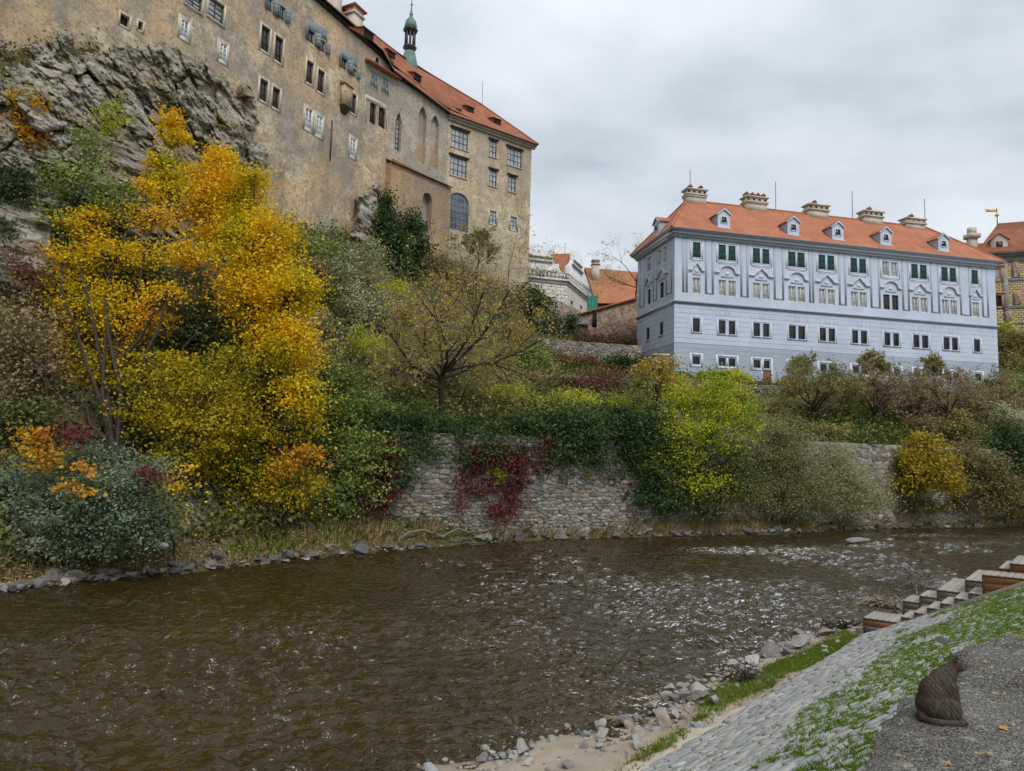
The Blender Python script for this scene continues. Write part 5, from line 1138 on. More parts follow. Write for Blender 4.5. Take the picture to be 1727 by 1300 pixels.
# ------------------------------------------------------------------ cliff under the castle
def wall_Y(px, py):
    d = ray(px, py); k = ((FL.A - CAM[:2]) @ FL.o) / (d[:2] @ FL.o); return (CAM + d * k)[1]
RKP = [(-60, 150), (0, 120), (35, 85), (70, 62), (110, 60), (125, 90), (190, 78), (250, 84), (275, 74), (330, 98), (362, 108), (395, 135), (428, 160), (440, 205), (434, 260), (452, 310), (462, 372), (445, 392), (400, 330), (370, 330), (300, 420), (200, 430), (120, 380), (60, 330), (-60, 320)]
def poly_dist(x, y, pts):
    """signed distance in pixels, positive inside"""
    P = np.array(pts, float); Q = np.roll(P, -1, 0); d = np.full(x.shape, 1e9); ins = np.zeros(x.shape, bool)
    for a, b in zip(P, Q):
        e = b - a; t = np.clip(((x - a[0]) * e[0] + (y - a[1]) * e[1]) / (e @ e), 0, 1); d = np.minimum(d, np.hypot(x - a[0] - t * e[0], y - a[1] - t * e[1]))
        ins ^= ((a[1] > y) != (b[1] > y)) & (x < (b[0] - a[0]) * (y - a[1]) / (b[1] - a[1] + 1e-9) + a[0])
    return np.where(ins, d, -d)
gx, gy = np.meshgrid(np.linspace(-60, 475, 370), np.linspace(45, 440, 270), indexing='ij')
DR = FWD[None, None] + RGT * ((gx - CX) / FP)[..., None] + UPV * ((CY - gy) / FP)[..., None]
kk_ = ((FL.A - CAM[:2]) @ FL.o) / (DR[..., :2] @ FL.o); Yw = kk_ * DR[..., 1]
Yh = np.zeros_like(gx)
for i_, x in enumerate(gx[:, 0]):
    c = hill_col(x); Yh[i_] = np.interp(-gy[i_], -c[:, 0], c[:, 1])
jit = fbm(np.stack([gx / 28, gy / 28, gx * 0], -1), 4) * 15
msk = poly_dist(gx, gy, RKP) + jit
Yb = np.minimum(Yw, Yh); P0 = CAM + DR * (Yb / DR[..., 1])[..., None]
# strata dipping down to the right: anisotropic, ridged and stepped
ca, sa = math.cos(.95), math.sin(.95); u_ = P0[..., 0] * ca - P0[..., 2] * sa; v_ = P0[..., 0] * sa + P0[..., 2] * ca
q1 = np.stack([u_ * .16, P0[..., 1] * .25, v_ * .55], -1); q1 = q1 + .35 * np.stack([vnoise(P0 * .4), vnoise(P0 * .4 + 9), vnoise(P0 * .4 + 21)], -1)
r1 = 1 - np.abs(fbm(q1, 3)); r2 = fbm(np.stack([u_ * .6, P0[..., 1] * .6, v_ * 1.9], -1), 4); st_ = v_ * .9 + 1.2 * vnoise(q1 * 1.5); step = st_ - np.floor(st_); r3 = fbm(np.stack([u_ * 2.2, P0[..., 1] * 2, v_ * 5.0], -1), 3)
sf = np.stack([u_, P0[..., 1], v_], -1); sf = sf + .25 * np.stack([vnoise(sf * 1.2), vnoise(sf * 1.2 + 5), vnoise(sf * 1.2 + 9)], -1)
fac = 0
for (su, sv, am) in ((.30, .75, 1.0), (.75, 1.7, .45), (1.9, 3.8, .18)):
    f1, f2, cid, cv = worley(sf * np.array([su, su * 1.2, sv]) + 3.1 * su); fac = fac + am * ((cid - .5) * 1.3 + (cv[..., 0] * (_hash(np.int64(1e4 * cid), np.int64(0 * cid), np.int64(0 * cid)) - .5) + cv[..., 2] * (cid - .3)) * .9 - .55 * np.exp(-(f2 - f1) / .07))
bulge = .25 * ss(-6, 4, msk) + 1.1 * ss(4, 75, msk) + ss(-12, 24, msk) * (.8 * (r1 - .6) + .35 * r2 + .62 * fac + .3 * fbm(P0 * 1.6, 4) + .12 * r3) - 1.6 * (1 - ss(-10, 4, msk))
over = np.exp(-((gx - 405) / 42) ** 2 - ((gy - 235) / 45) ** 2) * 1.4 - np.exp(-((gx - 395) / 38) ** 2 - ((gy - 318) / 26) ** 2) * 1.6
Yr = Yb - bulge - over * ss(0, 15, msk); PR = CAM + DR * (Yr / DR[..., 1])[..., None]
i = np.arange(gx.size).reshape(gx.shape); keep = (msk[:-1, :-1] > -14)
F = np.stack([i[:-1, :-1], i[:-1, 1:], i[1:, 1:], i[1:, :-1]], -1)[keep]
rock = obj('rock_cliff', PR.reshape(-1, 3), F, M_ROCK); tag(rock, kind='structure')
_rr = np.random.default_rng(31); _p = PR[:-1, :-1][keep]; _nn = fbm(_p * .55 + 3, 3); _w = np.where(_nn > .22)[0]; _i = _rr.choice(_w, 5200); _P = _p[_i] + _rr.normal(size=(5200, 3)) * .16 + [.0, -.12, .1]
# a second, smaller outcrop at the castle foot and another at the left edge
def outcrop(name, pts, pull, bulge, seed, label):
    xs = [p[0] for p in pts]; ys = [p[1] for p in pts]; gx, gy = np.meshgrid(np.linspace(min(xs) - 8, max(xs) + 8, 90), np.linspace(min(ys) - 8, max(ys) + 8, 90), indexing='ij')
    ms_ = poly_dist(gx, gy, pts) + fbm(np.stack([gx / 14, gy / 14, gx * 0 + seed], -1), 3) * 4; P = np.array([[G(x, y) for y in gy[0]] for x in gx[:, 0]])
    dv = P - CAM; L = np.linalg.norm(dv, axis=-1, keepdims=True); n = fbm(np.stack([P[..., 0] * .5, P[..., 1] * .6, P[..., 2] * 1.6], -1) + seed, 5); n2 = 1 - np.abs(fbm(P * .9 + seed, 3))
    b = (pull + bulge) * ss(-3, 10, ms_) - 1.2 * (1 - ss(-8, 2, ms_)) + ss(0, 8, ms_) * (n * .5 + n2 * .5); PP = CAM + dv / L * (L - b[..., None]); i = np.arange(gx.size).reshape(gx.shape)
    F = np.stack([i[:-1, :-1], i[:-1, 1:], i[1:, 1:], i[1:, :-1]], -1)[ms_[:-1, :-1] > -9]; o = obj(name, PP.reshape(-1, 3), F, M_ROCK); tag(o, kind='structure')
outcrop('rock_outcrop', [(598, 325), (640, 310), (650, 380), (630, 430), (590, 400)], 1.8, .6, 5, '')
outcrop('rock_outcrop', [(-20, 340), (60, 330), (95, 380), (85, 470), (60, 500), (-20, 480)], .3, .5, 8, '')
outcrop('rock_outcrop', [(140, 240), (200, 232), (255, 262), (250, 320), (180, 320), (150, 290)], .5, .8, 12, '')
# ------------------------------------------------------------------ vegetation
L_GOLD = leaf_mat('golden_maple_leaf', [(.17, .21, .015), (.46, .39, .014), (.72, .50, .014), (.76, .43, .016), (.68, .28, .02)], .35, .5, .35)
L_GOLDG = leaf_mat('green_gold_leaf', [(.07, .11, .015), (.15, .18, .018), (.40, .33, .015), (.54, .36, .018), (.24, .25, .02), (.10, .14, .02)], .35, .5, .4)
L_ORANGE = leaf_mat('orange_leaf', [(.28, .22, .025), (.52, .32, .025), (.56, .25, .025), (.44, .16, .025)], .35, .5, .6)
L_WILLOW = leaf_mat('grey_green_leaf', [(0.063, 0.092, 0.052), (0.115, 0.155, 0.086), (0.184, 0.230, 0.138), (0.276, 0.310, 0.207)], .2, .45, .7)
L_SAGE = leaf_mat('pale_sage_leaf', [(0.132, 0.156, 0.060), (0.240, 0.252, 0.120), (0.396, 0.396, 0.240), (0.552, 0.540, 0.384)], .25, .6, .6)
L_MID = leaf_mat('mid_green_leaf', [(0.077, 0.123, 0.031), (0.139, 0.200, 0.046), (0.246, 0.293, 0.077), (0.370, 0.400, 0.139)], .3, .5, .5)
L_DARK = leaf_mat('dark_ivy_leaf', [(0.022, 0.044, 0.015), (0.037, 0.069, 0.022), (0.062, 0.100, 0.027), (0.094, 0.131, 0.037)], .12, .4, .6)
L_RED = leaf_mat('red_creeper_leaf', [(.06, .022, .022), (.11, .028, .03), (.18, .04, .038), (.11, .05, .03), (.075, .065, .03)], .25, .5, .8)
L_VINE = leaf_mat('dull_vine_leaf', [(0.065, 0.091, 0.033), (0.169, 0.065, 0.046), (0.221, 0.091, 0.065), (0.104, 0.117, 0.039), (0.143, 0.130, 0.065)], .2, .6, .4)
L_LIME = leaf_mat('lime_yellow_leaf', [(0.118, 0.186, 0.021), (0.254, 0.321, 0.025), (0.439, 0.456, 0.034), (0.642, 0.575, 0.051)], .4, .5, .5)
L_OLIVE = leaf_mat('olive_leaf', [(0.117, 0.125, 0.041), (0.200, 0.192, 0.067), (0.300, 0.259, 0.092), (0.367, 0.283, 0.083)], .25, .6, .5)
L_BROWN = leaf_mat('brown_leaf', [(0.141, 0.099, 0.058), (0.231, 0.165, 0.091), (0.314, 0.231, 0.116), (0.215, 0.198, 0.083)], .2, .7, .4)
L_SPARSE = leaf_mat('sparse_yellow_leaf', [(0.230, 0.172, 0.034), (0.414, 0.299, 0.040), (0.552, 0.391, 0.057), (0.322, 0.287, 0.069)], .3, .6, .7)
L_CHEST = leaf_mat('mustard_chestnut_leaf', [(0.108, 0.120, 0.018), (0.264, 0.216, 0.022), (0.384, 0.282, 0.024), (0.204, 0.132, 0.024)], .3, .5, .6)
L_UNDER = leaf_mat('undergrowth_leaf', [(0.045, 0.068, 0.022), (0.090, 0.112, 0.033), (0.150, 0.158, 0.053), (0.195, 0.143, 0.060)], .2, .6, .25)

def crown_points(blobs, Y0, rng, dens, spread, per, flat=.55, hollow=.55):
    C, cl = [], []
    for (px, py, dY, rx, ry) in blobs:
        Y = Y0 + dY; c = at_depth(px, py, Y); k = Y / FP; R = np.array([rx * k, (rx + ry) * .42 * k, ry * k]); area = math.pi * R[0] * R[2]
        n = max(3, int(area * dens / per)); d = unit(rng.normal(size=(n, 3))); r = (hollow + (1 - hollow) * rng.random(n) ** .7) * rng.choice([1.0, 1.0, 1.0, .55, 1.12], n)
        cc = c + d * R * r[:, None]; C.append((c, R)); cl.append((cc, np.full(n, len(C) - 1)))
    cc = np.vstack([q[0] for q in cl]); ow = np.concatenate([q[1] for q in cl])
    m = rng.poisson(per, len(cc)) + 1; idx = np.repeat(np.arange(len(cc)), m); s = spread * rng.uniform(.6, 1.4, len(cc))[idx][:, None]
    # boughs lie like shelves, drooping a little outwards
    P = cc[idx] + rng.normal(size=(len(idx), 3)) * s * np.array([1, 1, flat])
    return C, cc, ow, P
def path(a, b, rng, n=6, sag=.12):
    t = np.linspace(0, 1, n)[:, None]; L = np.linalg.norm(b - a); w = np.cumsum(rng.normal(size=(n, 3)) * L * .035, 0); w -= w[0] + (w[-1] - w[0]) * t
    return a + (b - a) * t + w + np.array([0, 0, 1.0]) * L * sag * np.sin(math.pi * t)
def plant(name, label, cat, blobs, Y0, leafm, leaf=.18, dens=320, spread=.32, per=26, base=None, stem=.14, aspect=.75, up=.5, flat=.55, hollow=.5, droop=.1, bark=None, group=None, seed=1, twigs=True, parts=('trunk', 'crown')):
    leaf *= .92 if leaf > .135 else 1.05; dens *= 1.5 if leaf > .12 else 1.32; per = int(per * 1.9); spread *= 1.16; rng = np.random.default_rng(seed); C, cc, ow, P = crown_points(blobs, Y0, rng, dens, spread, per, flat, hollow)
    b = np.array(base if base is not None else min(C, key=lambda q: q[0][2])[0] - [0, 0, .4]); root = empty(name, b, label, cat, group)
    V, F = leaf_quads(P, leaf, rng, aspect, up, droop); obj(parts[1], V, F, leafm, root)
    segs = []; bark = bark or M_BARK
    if base is not None:
        lo = min(C, key=lambda q: np.linalg.norm(q[0] - b)); cen = np.mean([q[0] for q in C], 0)
        top = b + (cen - b) * .8 + rng.normal(size=3) * .2; tr = path(b - [0, 0, .5], top, rng, 8, .0); segs.append(tubes(tr[None], np.linspace(stem, stem * .4, 8)[None], 7))
        for c, R in C:
            k = rng.integers(2, 7); p = path(tr[k], c + rng.normal(size=3) * R * .2, rng, 7, .08); segs.append(tubes(p[None], np.linspace(stem * .5, stem * .14, 7)[None], 5))
    if twigs:
        st = np.array([C[o][0] for o in ow]) + rng.normal(size=cc.shape) * .1; t = np.linspace(0, 1, 3)[None, :, None]
        pp = st[:, None] + (cc - st)[:, None] * t + rng.normal(size=(len(cc), 3, 3)) * .06; sel = rng.random(len(cc)) < .7
        segs.append(tubes(pp[sel], np.tile(np.linspace(stem * .16, .006, 3), (sel.sum(), 1)), 3))
    if segs:
        V, F = join(segs); o = obj(parts[0], V, F, bark, root)
        if base is None: o['kind'] = 'stuff'
    return root
def grow(S, D, L, R, rng, spec, klast=3):
    """recursive branching: spec = [(children, angle, length ratio, radius ratio, upward pull, wiggle), ...]"""
    out = []
    for lev in range(len(spec) + 1):
        K = 5 if lev < max(2, len(spec)) else klast
        N = len(S); P = np.zeros((N, K, 3)); P[:, 0] = S; d = D.copy(); wig, upb = (.16, .05) if lev == 0 else (spec[lev - 1][5], spec[lev - 1][4])
        for k in range(1, K): d = unit(d + rng.normal(size=(N, 3)) * wig + np.array([0, 0, upb])); P[:, k] = P[:, k - 1] + d * (L / (K - 1))[:, None]
        out.append((P, np.linspace(1, .35 if lev < len(spec) else .15, K)[None] * R[:, None]))
        if lev == len(spec): break
        m, ang, lr, rr, _, _ = spec[lev]; par = np.repeat(np.arange(N), m); t = rng.uniform(.3, 1.0, len(par)); f = t * (K - 1); i0 = np.minimum(f.astype(int), K - 2); fr = (f - i0)[:, None]
        S2 = P[par, i0] * (1 - fr) + P[par, i0 + 1] * fr; T = unit(P[par, i0 + 1] - P[par, i0]); q = rng.normal(size=T.shape); q = unit(q - T * (q * T).sum(1, keepdims=True)); an = rng.normal(ang, .25, len(par))[:, None]
        D2 = T * np.cos(an) + q * np.sin(an); S, D = S2, unit(D2); L = L[par] * lr * rng.uniform(.6, 1.2, len(par)); R = R[par] * rr * (1 - .5 * t)
    return out
def bare_tree(name, label, base, h, seed, leafm=None, nleaf=0, leaf=.12, limbs=7, limb_len=.62, spread=1.0, stem=.16, twig=M_TWIG, bark=M_BARK, trunk_h=.28, spec=None, lean=(0, 0), group=None, up0=.6):
    rng = np.random.default_rng(seed); base = np.array(base); root = empty(name, base, label, 'tree', group)
    top = base + np.array([lean[0], lean[1], h * trunk_h]); tr = path(base - [0, 0, .5], top, rng, 6, 0); ex = top + np.array([lean[0] * .5, lean[1] * .5, h * .22]); tr2 = path(top, ex, rng, 5, 0)
    az = np.arange(limbs) * 2 * math.pi / limbs + rng.uniform(0, .8, limbs); D = unit(np.stack([np.cos(az) * spread, np.sin(az) * spread, rng.uniform(.35, 1.1, limbs) * up0 / .6 * .8], 1)); tt = rng.uniform(.0, 1, limbs)
    S = top + (ex - top) * tt[:, None]; S = np.vstack([S, ex]); D = np.vstack([D, [[.1, 0, 1]]]); L = np.append(rng.uniform(.8, 1.15, limbs) * h * limb_len, h * .4); R = np.full(limbs + 1, stem * .48)
    spec = spec or [(7, .75, .55, .5, .05, .16), (6, .75, .5, .5, .04, .2), (4, .8, .5, .5, .02, .25)]
    lv = grow(S, D, L, R, rng, spec); segs = [tubes(tr[None], np.linspace(stem, stem * .75, 6)[None], 8), tubes(tr2[None], np.linspace(stem * .75, stem * .45, 5)[None], 8), tubes(*lv[0], 6)]
    if len(lv) > 1: segs.append(tubes(*lv[1], 4))
    V, F = join(segs); obj('trunk', V, F, bark, root)
    V, F = join([tubes(P, np.maximum(R_, .006), 3) for P, R_ in lv[2:]]); cr = obj('twigs', V, F, twig, root); cr['kind'] = 'stuff'
    if nleaf:
        tips = lv[-1][0].reshape(-1, 3); P = tips[rng.integers(len(tips), size=nleaf)] + rng.normal(size=(nleaf, 3)) * .08; V, F = leaf_quads(P, leaf, rng, .7, .3, .3); obj('crown', V, F, leafm, root)
    return root

# ground cover over the whole slope, and the dry grass and litter of the far bank
_PXA, _VA = _px, _v
def hill_sample(px, v):
    i = np.interp(px, _PXA, np.arange(len(_PXA))); j = np.interp(v, _VA, np.arange(len(_VA))); i0 = np.minimum(i.astype(int), len(_PXA) - 2); j0 = np.minimum(j.astype(int), len(_VA) - 2); fi, fj = (i - i0)[:, None], (j - j0)[:, None]
    return (_R[i0, j0] * (1 - fi) + _R[i0 + 1, j0] * fi) * (1 - fj) + (_R[i0, j0 + 1] * (1 - fi) + _R[i0 + 1, j0 + 1] * fi) * fj
ru_ = np.random.default_rng(21)
def cover(name, n, pxr, vr, mat, size, lift=.25, up=.6, keep=None):
    px, v = ru_.uniform(*pxr, n), ru_.uniform(*vr, n); P = hill_sample(px, v)
    if keep is not None: k = keep(px, v, P); P = P[k]
    P = P + ru_.normal(size=P.shape) * np.array([.15, .15, .06]) + np.array([0, 0, 1]) * ru_.exponential(lift, len(P))[:, None]; V, F = leaf_quads(P, size, ru_, .7, up, .1); o = obj(name, V, F, mat); o['kind'] = 'stuff'; return o
nk = lambda s, o, lo: (lambda px, v, P: fbm(P * s + o, 3) > lo)
cover('undergrowth', 62000, (-250, 1900), (.75, 6), L_UNDER, .24, .3)
cover('undergrowth', 22000, (-250, 1900), (.9, 6), L_MID, .2, .35, keep=nk(.3, 5, .05))
cover('undergrowth', 16000, (480, 760), (2, 6), L_SAGE, .22, .35, keep=nk(.35, 11, -.1))
cover('undergrowth', 6000, (880, 1130), (2.3, 5), L_VINE, .2, .2, keep=nk(.3, 31, .1))
cover('undergrowth', 16000, (650, 1900), (2, 6), L_OLIVE, .2, .35, keep=nk(.3, 41, .0))
cover('undergrowth', 9000, (-100, 600), (1, 5.5), L_BROWN, .2, .3, keep=nk(.35, 51, .1))
cover('undergrowth', 16000, (560, 880), (1.9, 5.2), L_OLIVE, .2, .5)
px, v = ru_.uniform(860, 1140, 16000), ru_.uniform(2.0, 4.6, 16000); P = hill_sample(px, v); V, F = blades(P, .4, .04, ru_, .4); o = obj('terrace_grass', V, F, leaf_mat('terrace_grass_green', [(.06, .11, .02), (.10, .16, .03), (.15, .19, .05), (.13, .12, .05)], .3)); o['kind'] = 'stuff'
cover('undergrowth', 16000, (560, 960), (1.9, 5.5), L_MID, .19, .55, keep=nk(.4, 61, -.1))
for _nm, _m, _s in (('cliff_plants', L_MID, slice(0, 1200)), ('cliff_plants', L_OLIVE, slice(2600, 4200))):
    V, F = leaf_quads(_P[_s], .17, ru_, .7, .4, .1); o = obj(_nm, V, F, _m); o['kind'] = 'stuff'
cover('fallen_leaves', 16000, (-250, 1900), (.02, 1.1), M_LITTER, .11, .03, 2.0)
px, v = ru_.uniform(-250, 1900, 30000), .06 + 1.0 * ru_.random(30000) ** .9; P = hill_sample(px, v); k = (fbm(P * .55, 3) > -.2) & (ru_.random(len(px)) < np.interp(px, [300, 680], [.16, 1])); P = P[k]; _sh = np.interp(px[k], [450, 700], [.45, 1.0])
V, F = blades(P, .48 * _sh, .028, ru_, .5, np.array([.15, -.3, 0])); o = obj('dry_grass', V, F, M_DRY); o['kind'] = 'stuff'
px, v = ru_.uniform(380, 1900, 7000), .3 + .8 * ru_.random(7000); P = hill_sample(px, v); P = P[fbm(P * .8 + 4, 3) > .0]; V, F = blades(P, .35, .022, ru_, .5); o = obj('green_grass', V, F, M_GRASS); o['kind'] = 'stuff'
px, v = ru_.uniform(1330, 1600, 9000), ru_.uniform(2.0, 3.6, 9000); P = hill_sample(px, v); V, F = blades(P, .35, .03, ru_, .4); o = obj('orchard_grass', V, F, leaf_mat('orchard_grass_green', [(.04, .09, .015), (.07, .13, .02), (.1, .15, .03)], .3)); o['kind'] = 'stuff'
# brushwood: thin grey stems over the bushy ground
px, v = ru_.uniform(-150, 660, 1000), ru_.uniform(.7, 5, 1000); S = hill_sample(px, v); D = unit(ru_.normal(size=S.shape) * .6 + [0, -.3, .8]); lv = grow(S, D, ru_.uniform(.6, 1.8, len(S)), np.full(len(S), .014), ru_, [(3, .6, .6, .6, .0, .2)])
V, F = join([tubes(P, np.maximum(R_, .006), 3) for P, R_ in lv]); o = obj('brushwood', V, F, M_TWIG); o['kind'] = 'stuff'

g = G
# --- left: maples on the cliff foot
plant('maple', 'tall golden maple whose crown reaches the foot of the castle wall', 'tree', [(398, 335, 3, 52, 50), (372, 285, 3.5, 30, 34), (345, 345, 3, 34, 40), (440, 420, 1.5, 64, 70), (485, 500, 0, 52, 60), (492, 590, -.5, 44, 70), (420, 500, 1, 56, 60), (505, 665, -1, 30, 40), (400, 385, 2, 46, 36), (455, 575, .4, 36, 34), (330, 300, 3.2, 22, 28), (510, 478, -.3, 28, 34), (360, 395, 2.4, 30, 22), (425, 300, 2, 22, 24)], 30, L_GOLD, .135, 440, .40, 28, g(445, 880), .2, seed=11, flat=.4)
plant('maple', 'wide golden maple with gaps showing dark branches, left of the tallest maple', 'tree', [(140, 375, 2, 42, 34), (258, 365, 2.5, 42, 30), (190, 430, 1.5, 66, 36), (130, 520, .5, 52, 48), (100, 600, 0, 44, 44), (215, 540, .5, 60, 36), (318, 430, 1.5, 40, 34), (160, 640, 0, 44, 30), (245, 320, 3, 22, 20), (200, 492, .8, 40, 18), (95, 480, .3, 30, 34), (120, 440, 1, 34, 30), (180, 600, .2, 40, 26), (90, 655, -.2, 34, 18), (130, 700, -.2, 40, 18), (285, 500, .6, 34, 20)], 28, L_GOLD, .122, 300, .36, 22, g(215, 885), .19, seed=12, flat=.35)
plant('maple', 'low rounded golden green maple in front of the two tall maples', 'tree', [(290, 625, 0, 62, 34), (345, 660, -.2, 56, 42), (250, 690, -.5, 48, 44), (325, 725, -.7, 60, 36), (390, 610, .5, 34, 34), (390, 690, 0, 36, 36), (215, 640, 0, 26, 20), (300, 770, -.7, 50, 22)], 27.3, L_GOLDG, .122, 370, .38, 26, g(318, 875), .15, seed=13, flat=.4)
plant('maple', 'green and gold maple with one orange bough low over the bank', 'tree', [(440, 745, .5, 62, 40), (395, 805, 0, 52, 40), (460, 820, 0, 56, 44), (520, 700, .6, 26, 40), (430, 660, 1.4, 44, 40), (360, 780, -.2, 44, 40), (500, 830, 0, 40, 36), (400, 860, -.4, 60, 20), (320, 800, -.4, 40, 40)], 28.5, L_GOLDG, .122, 300, .38, 26, g(470, 888), .15, seed=14, flat=.4)
plant('maple', 'small maple sapling with an orange bough beside the green elder bush', 'tree', [(505, 778, -.6, 36, 18), (528, 762, -.6, 16, 12), (480, 790, -.4, 20, 10)], 28.3, L_ORANGE, .18, 190, .28, 26, g(510, 890), .06, seed=15, flat=.4)
plant('maple', 'slender yellow maple growing up a crevice of the cliff', 'tree', [(284, 205, 0, 16, 20), (296, 232, 0, 20, 16), (276, 275, -.6, 20, 26), (258, 318, -1, 22, 24), (300, 300, -.8, 16, 24)], 36, L_GOLD, .2, 340, .3, 22, g(270, 350), .08, seed=16)
plant('maple', 'small orange tree on the rock ledge at the left edge', 'tree', [(45, 170, 0, 14, 26), (38, 210, 0, 28, 26), (50, 240, 0, 20, 20)], 31, L_ORANGE, .17, 340, .28, 24, g(45, 275), .07, seed=17)
plant('maple', 'short orange tree top under the overhanging rock', 'tree', [(366, 262, 0, 13, 18)], 37.5, L_ORANGE, .2, 320, .3, 22, g(366, 330), .05, seed=18)
plant('shrub', 'yellow green shrub in the middle of the bare cliff', 'shrub', [(182, 205, 0, 17, 22), (198, 190, 0, 9, 20)], 33.3, L_LIME, .15, 300, .22, 20, None, .05, seed=19)
plant('understorey_tree', 'dark ivy clad tree behind the golden maples', 'tree', [(235, 480, 1, 60, 60), (330, 560, .5, 60, 60), (150, 560, 0, 50, 70), (400, 600, 1, 50, 60), (440, 690, 0, 50, 70), (200, 650, -1, 70, 60), (320, 790, -2, 80, 50), (440, 850, -2, 80, 30), (300, 840, -2.5, 60, 30), (250, 760, -2, 60, 50)], 31, L_UNDER, .2, 230, .4, 30, g(330, 850), .2, seed=20)
plant('understorey_tree', 'mixed green bush thicket high on the slope above the maples', 'bush', [(120, 300, 0, 50, 40), (200, 340, .5, 60, 40), (80, 390, -.5, 40, 60), (110, 450, -.5, 30, 40), (150, 250, .6, 30, 30)], 30.6, L_MID, .16, 230, .35, 26, None, .06, seed=21)
# --- far left edge
plant('bush', 'dark green bush hanging over the left edge below the orange tree', 'bush', [(10, 330, 0, 38, 30), (20, 300, 0, 24, 24), (0, 400, -.5, 30, 40)], 29, L_DARK, .15, 330, .3, 28, None, .05, seed=22)
plant('bush', 'dull red and green bush beside the mossy rocks at the left edge', 'bush', [(20, 440, 0, 30, 36), (60, 470, 0, 30, 40)], 27.5, L_VINE, .14, 230, .3, 22, None, .05, seed=23)
plant('bush', 'twiggy brown bush in the shade at the left edge', 'bush', [(30, 560, 0, 60, 70), (20, 650, -.5, 50, 60), (70, 620, 0, 40, 50)], 26, L_BROWN, .13, 220, .34, 24, None, .07, seed=24, bark=M_TWIG)
plant('bush', 'dark evergreen bush low at the left edge behind the willow', 'bush', [(0, 720, 0, 50, 50), (60, 710, .5, 40, 40), (-40, 820, -.6, 60, 70)], 24.5, L_UNDER, .15, 300, .3, 28, None, .06, seed=25)
plant('willow_bush', 'broad grey green willow bush hanging over the rocks at bottom left', 'bush', [(150, 790, .5, 62, 46), (90, 850, .2, 70, 60), (190, 840, 0, 80, 60), (240, 820, .2, 50, 50), (150, 890, -.6, 90, 50), (240, 890, -.5, 50, 40), (50, 900, 0, 60, 40), (285, 870, -.2, 26, 34), (20, 830, .2, 40, 50)], 22.6, L_WILLOW, .13, 520, .26, 26, g(170, 945), .09, seed=26, aspect=.42, droop=.25)
plant('maple_sapling', 'orange sapling poking out of the top of the willow bush', 'sapling', [(62, 735, -.8, 26, 22), (55, 775, -1, 18, 26), (95, 768, -.8, 12, 14)], 22.6, L_ORANGE, .15, 240, .22, 14, None, .03, seed=27)
plant('maple_sapling', 'orange spray of leaves in the middle of the willow bush', 'sapling', [(120, 822, -2.1, 22, 9), (142, 792, -1.6, 16, 14), (150, 832, -2.1, 10, 8)], 22.6, L_ORANGE, .14, 260, .16, 12, None, .02, seed=28)
plant('red_creeper', 'red creeper topping the willow bush', 'creeper', [(125, 722, -.4, 20, 14), (132, 740, -.5, 10, 14)], 22.6, L_RED, .13, 380, .2, 20, None, .02, seed=29, parts=('stem', 'leaves'))
plant('red_creeper', 'small red creeper spray at the right end of the willow bush', 'creeper', [(240, 796, -1.3, 20, 9), (258, 806, -1.3, 10, 7)], 22.6, L_RED, .12, 300, .16, 14, None, .02, seed=30, parts=('stem', 'leaves'))
plant('maple_sapling', 'bright yellow sapling at the right end of the willow bush', 'sapling', [(290, 838, -.5, 22, 30), (285, 870, -.7, 24, 20), (300, 800, -.2, 14, 16)], 23.7, L_GOLD, .13, 220, .24, 14, g(290, 930), .04, seed=31)
# --- slope between maples and the bare tree
plant('clematis', 'pale feathery old man\'s beard draped over the slope below the castle', 'climber', [(560, 470, 5, 44, 44), (610, 440, 8, 40, 36), (600, 530, 4, 50, 50), (545, 560, 2, 34, 56), (640, 520, 5, 30, 40), (580, 610, 1.5, 50, 40)], 41, L_SAGE, .17, 260, .36, 28, None, .06, seed=32, parts=('stem', 'leaves'))
plant('bush', 'fresh green bush under the castle wall beside the tallest maple', 'bush', [(490, 405, 0, 24, 20), (520, 420, 1, 30, 24), (560, 425, 3, 30, 18)], 45, L_MID, .18, 300, .35, 28, None, .06, seed=33)
plant('elder_bush', 'tall mid green elder bush between the maples and the stone wall', 'bush', [(575, 650, 3, 52, 50), (545, 640, 2, 30, 50), (560, 720, 1, 54, 46), (620, 690, 2, 44, 40), (610, 765, 0, 54, 40), (580, 830, -.3, 60, 36), (545, 860, -.4, 40, 22)], 31, L_MID, .15, 330, .33, 30, g(585, 880), .12, seed=34, flat=.4)
plant('red_creeper', 'red creeper curtain at the left end of the stone wall', 'creeper', [(655, 770, 0, 18, 36), (640, 830, -.2, 24, 38), (615, 850, -.4, 16, 26)], 31.6, L_RED, .13, 420, .24, 26, None, .04, seed=35, parts=('stem', 'leaves'))
plant('ivy', 'dark ivy column climbing the castle wall beside the outcrop', 'ivy', [(648, 338, 2.2, 10, 22), (642, 375, 1.5, 24, 26), (655, 420, .5, 36, 36), (630, 440, -.5, 20, 22)], 58.2, L_DARK, .26, 330, .45, 34, None, .08, seed=36, parts=('stem', 'leaves'))
plant('ivy', 'dark ivy mound at the foot of the brown lower wall', 'ivy', [(696, 385, 1.5, 17, 32), (700, 425, .5, 26, 26), (672, 455, -2, 34, 24)], 60.5, L_DARK, .26, 330, .45, 34, None, .08, seed=37, parts=('stem', 'leaves'))
plant('shrub', 'yellow shrub above the bare tree on the slope', 'shrub', [(660, 490, 0, 26, 18), (645, 505, 0, 16, 14)], 53, L_LIME, .2, 320, .35, 26, None, .06, seed=38)
plant('shrub', 'dark round shrub below the yellow shrub on the slope', 'shrub', [(655, 525, 0, 32, 24), (690, 540, 0, 20, 18)], 49.5, L_DARK, .22, 320, .35, 28, None, .06, seed=39)
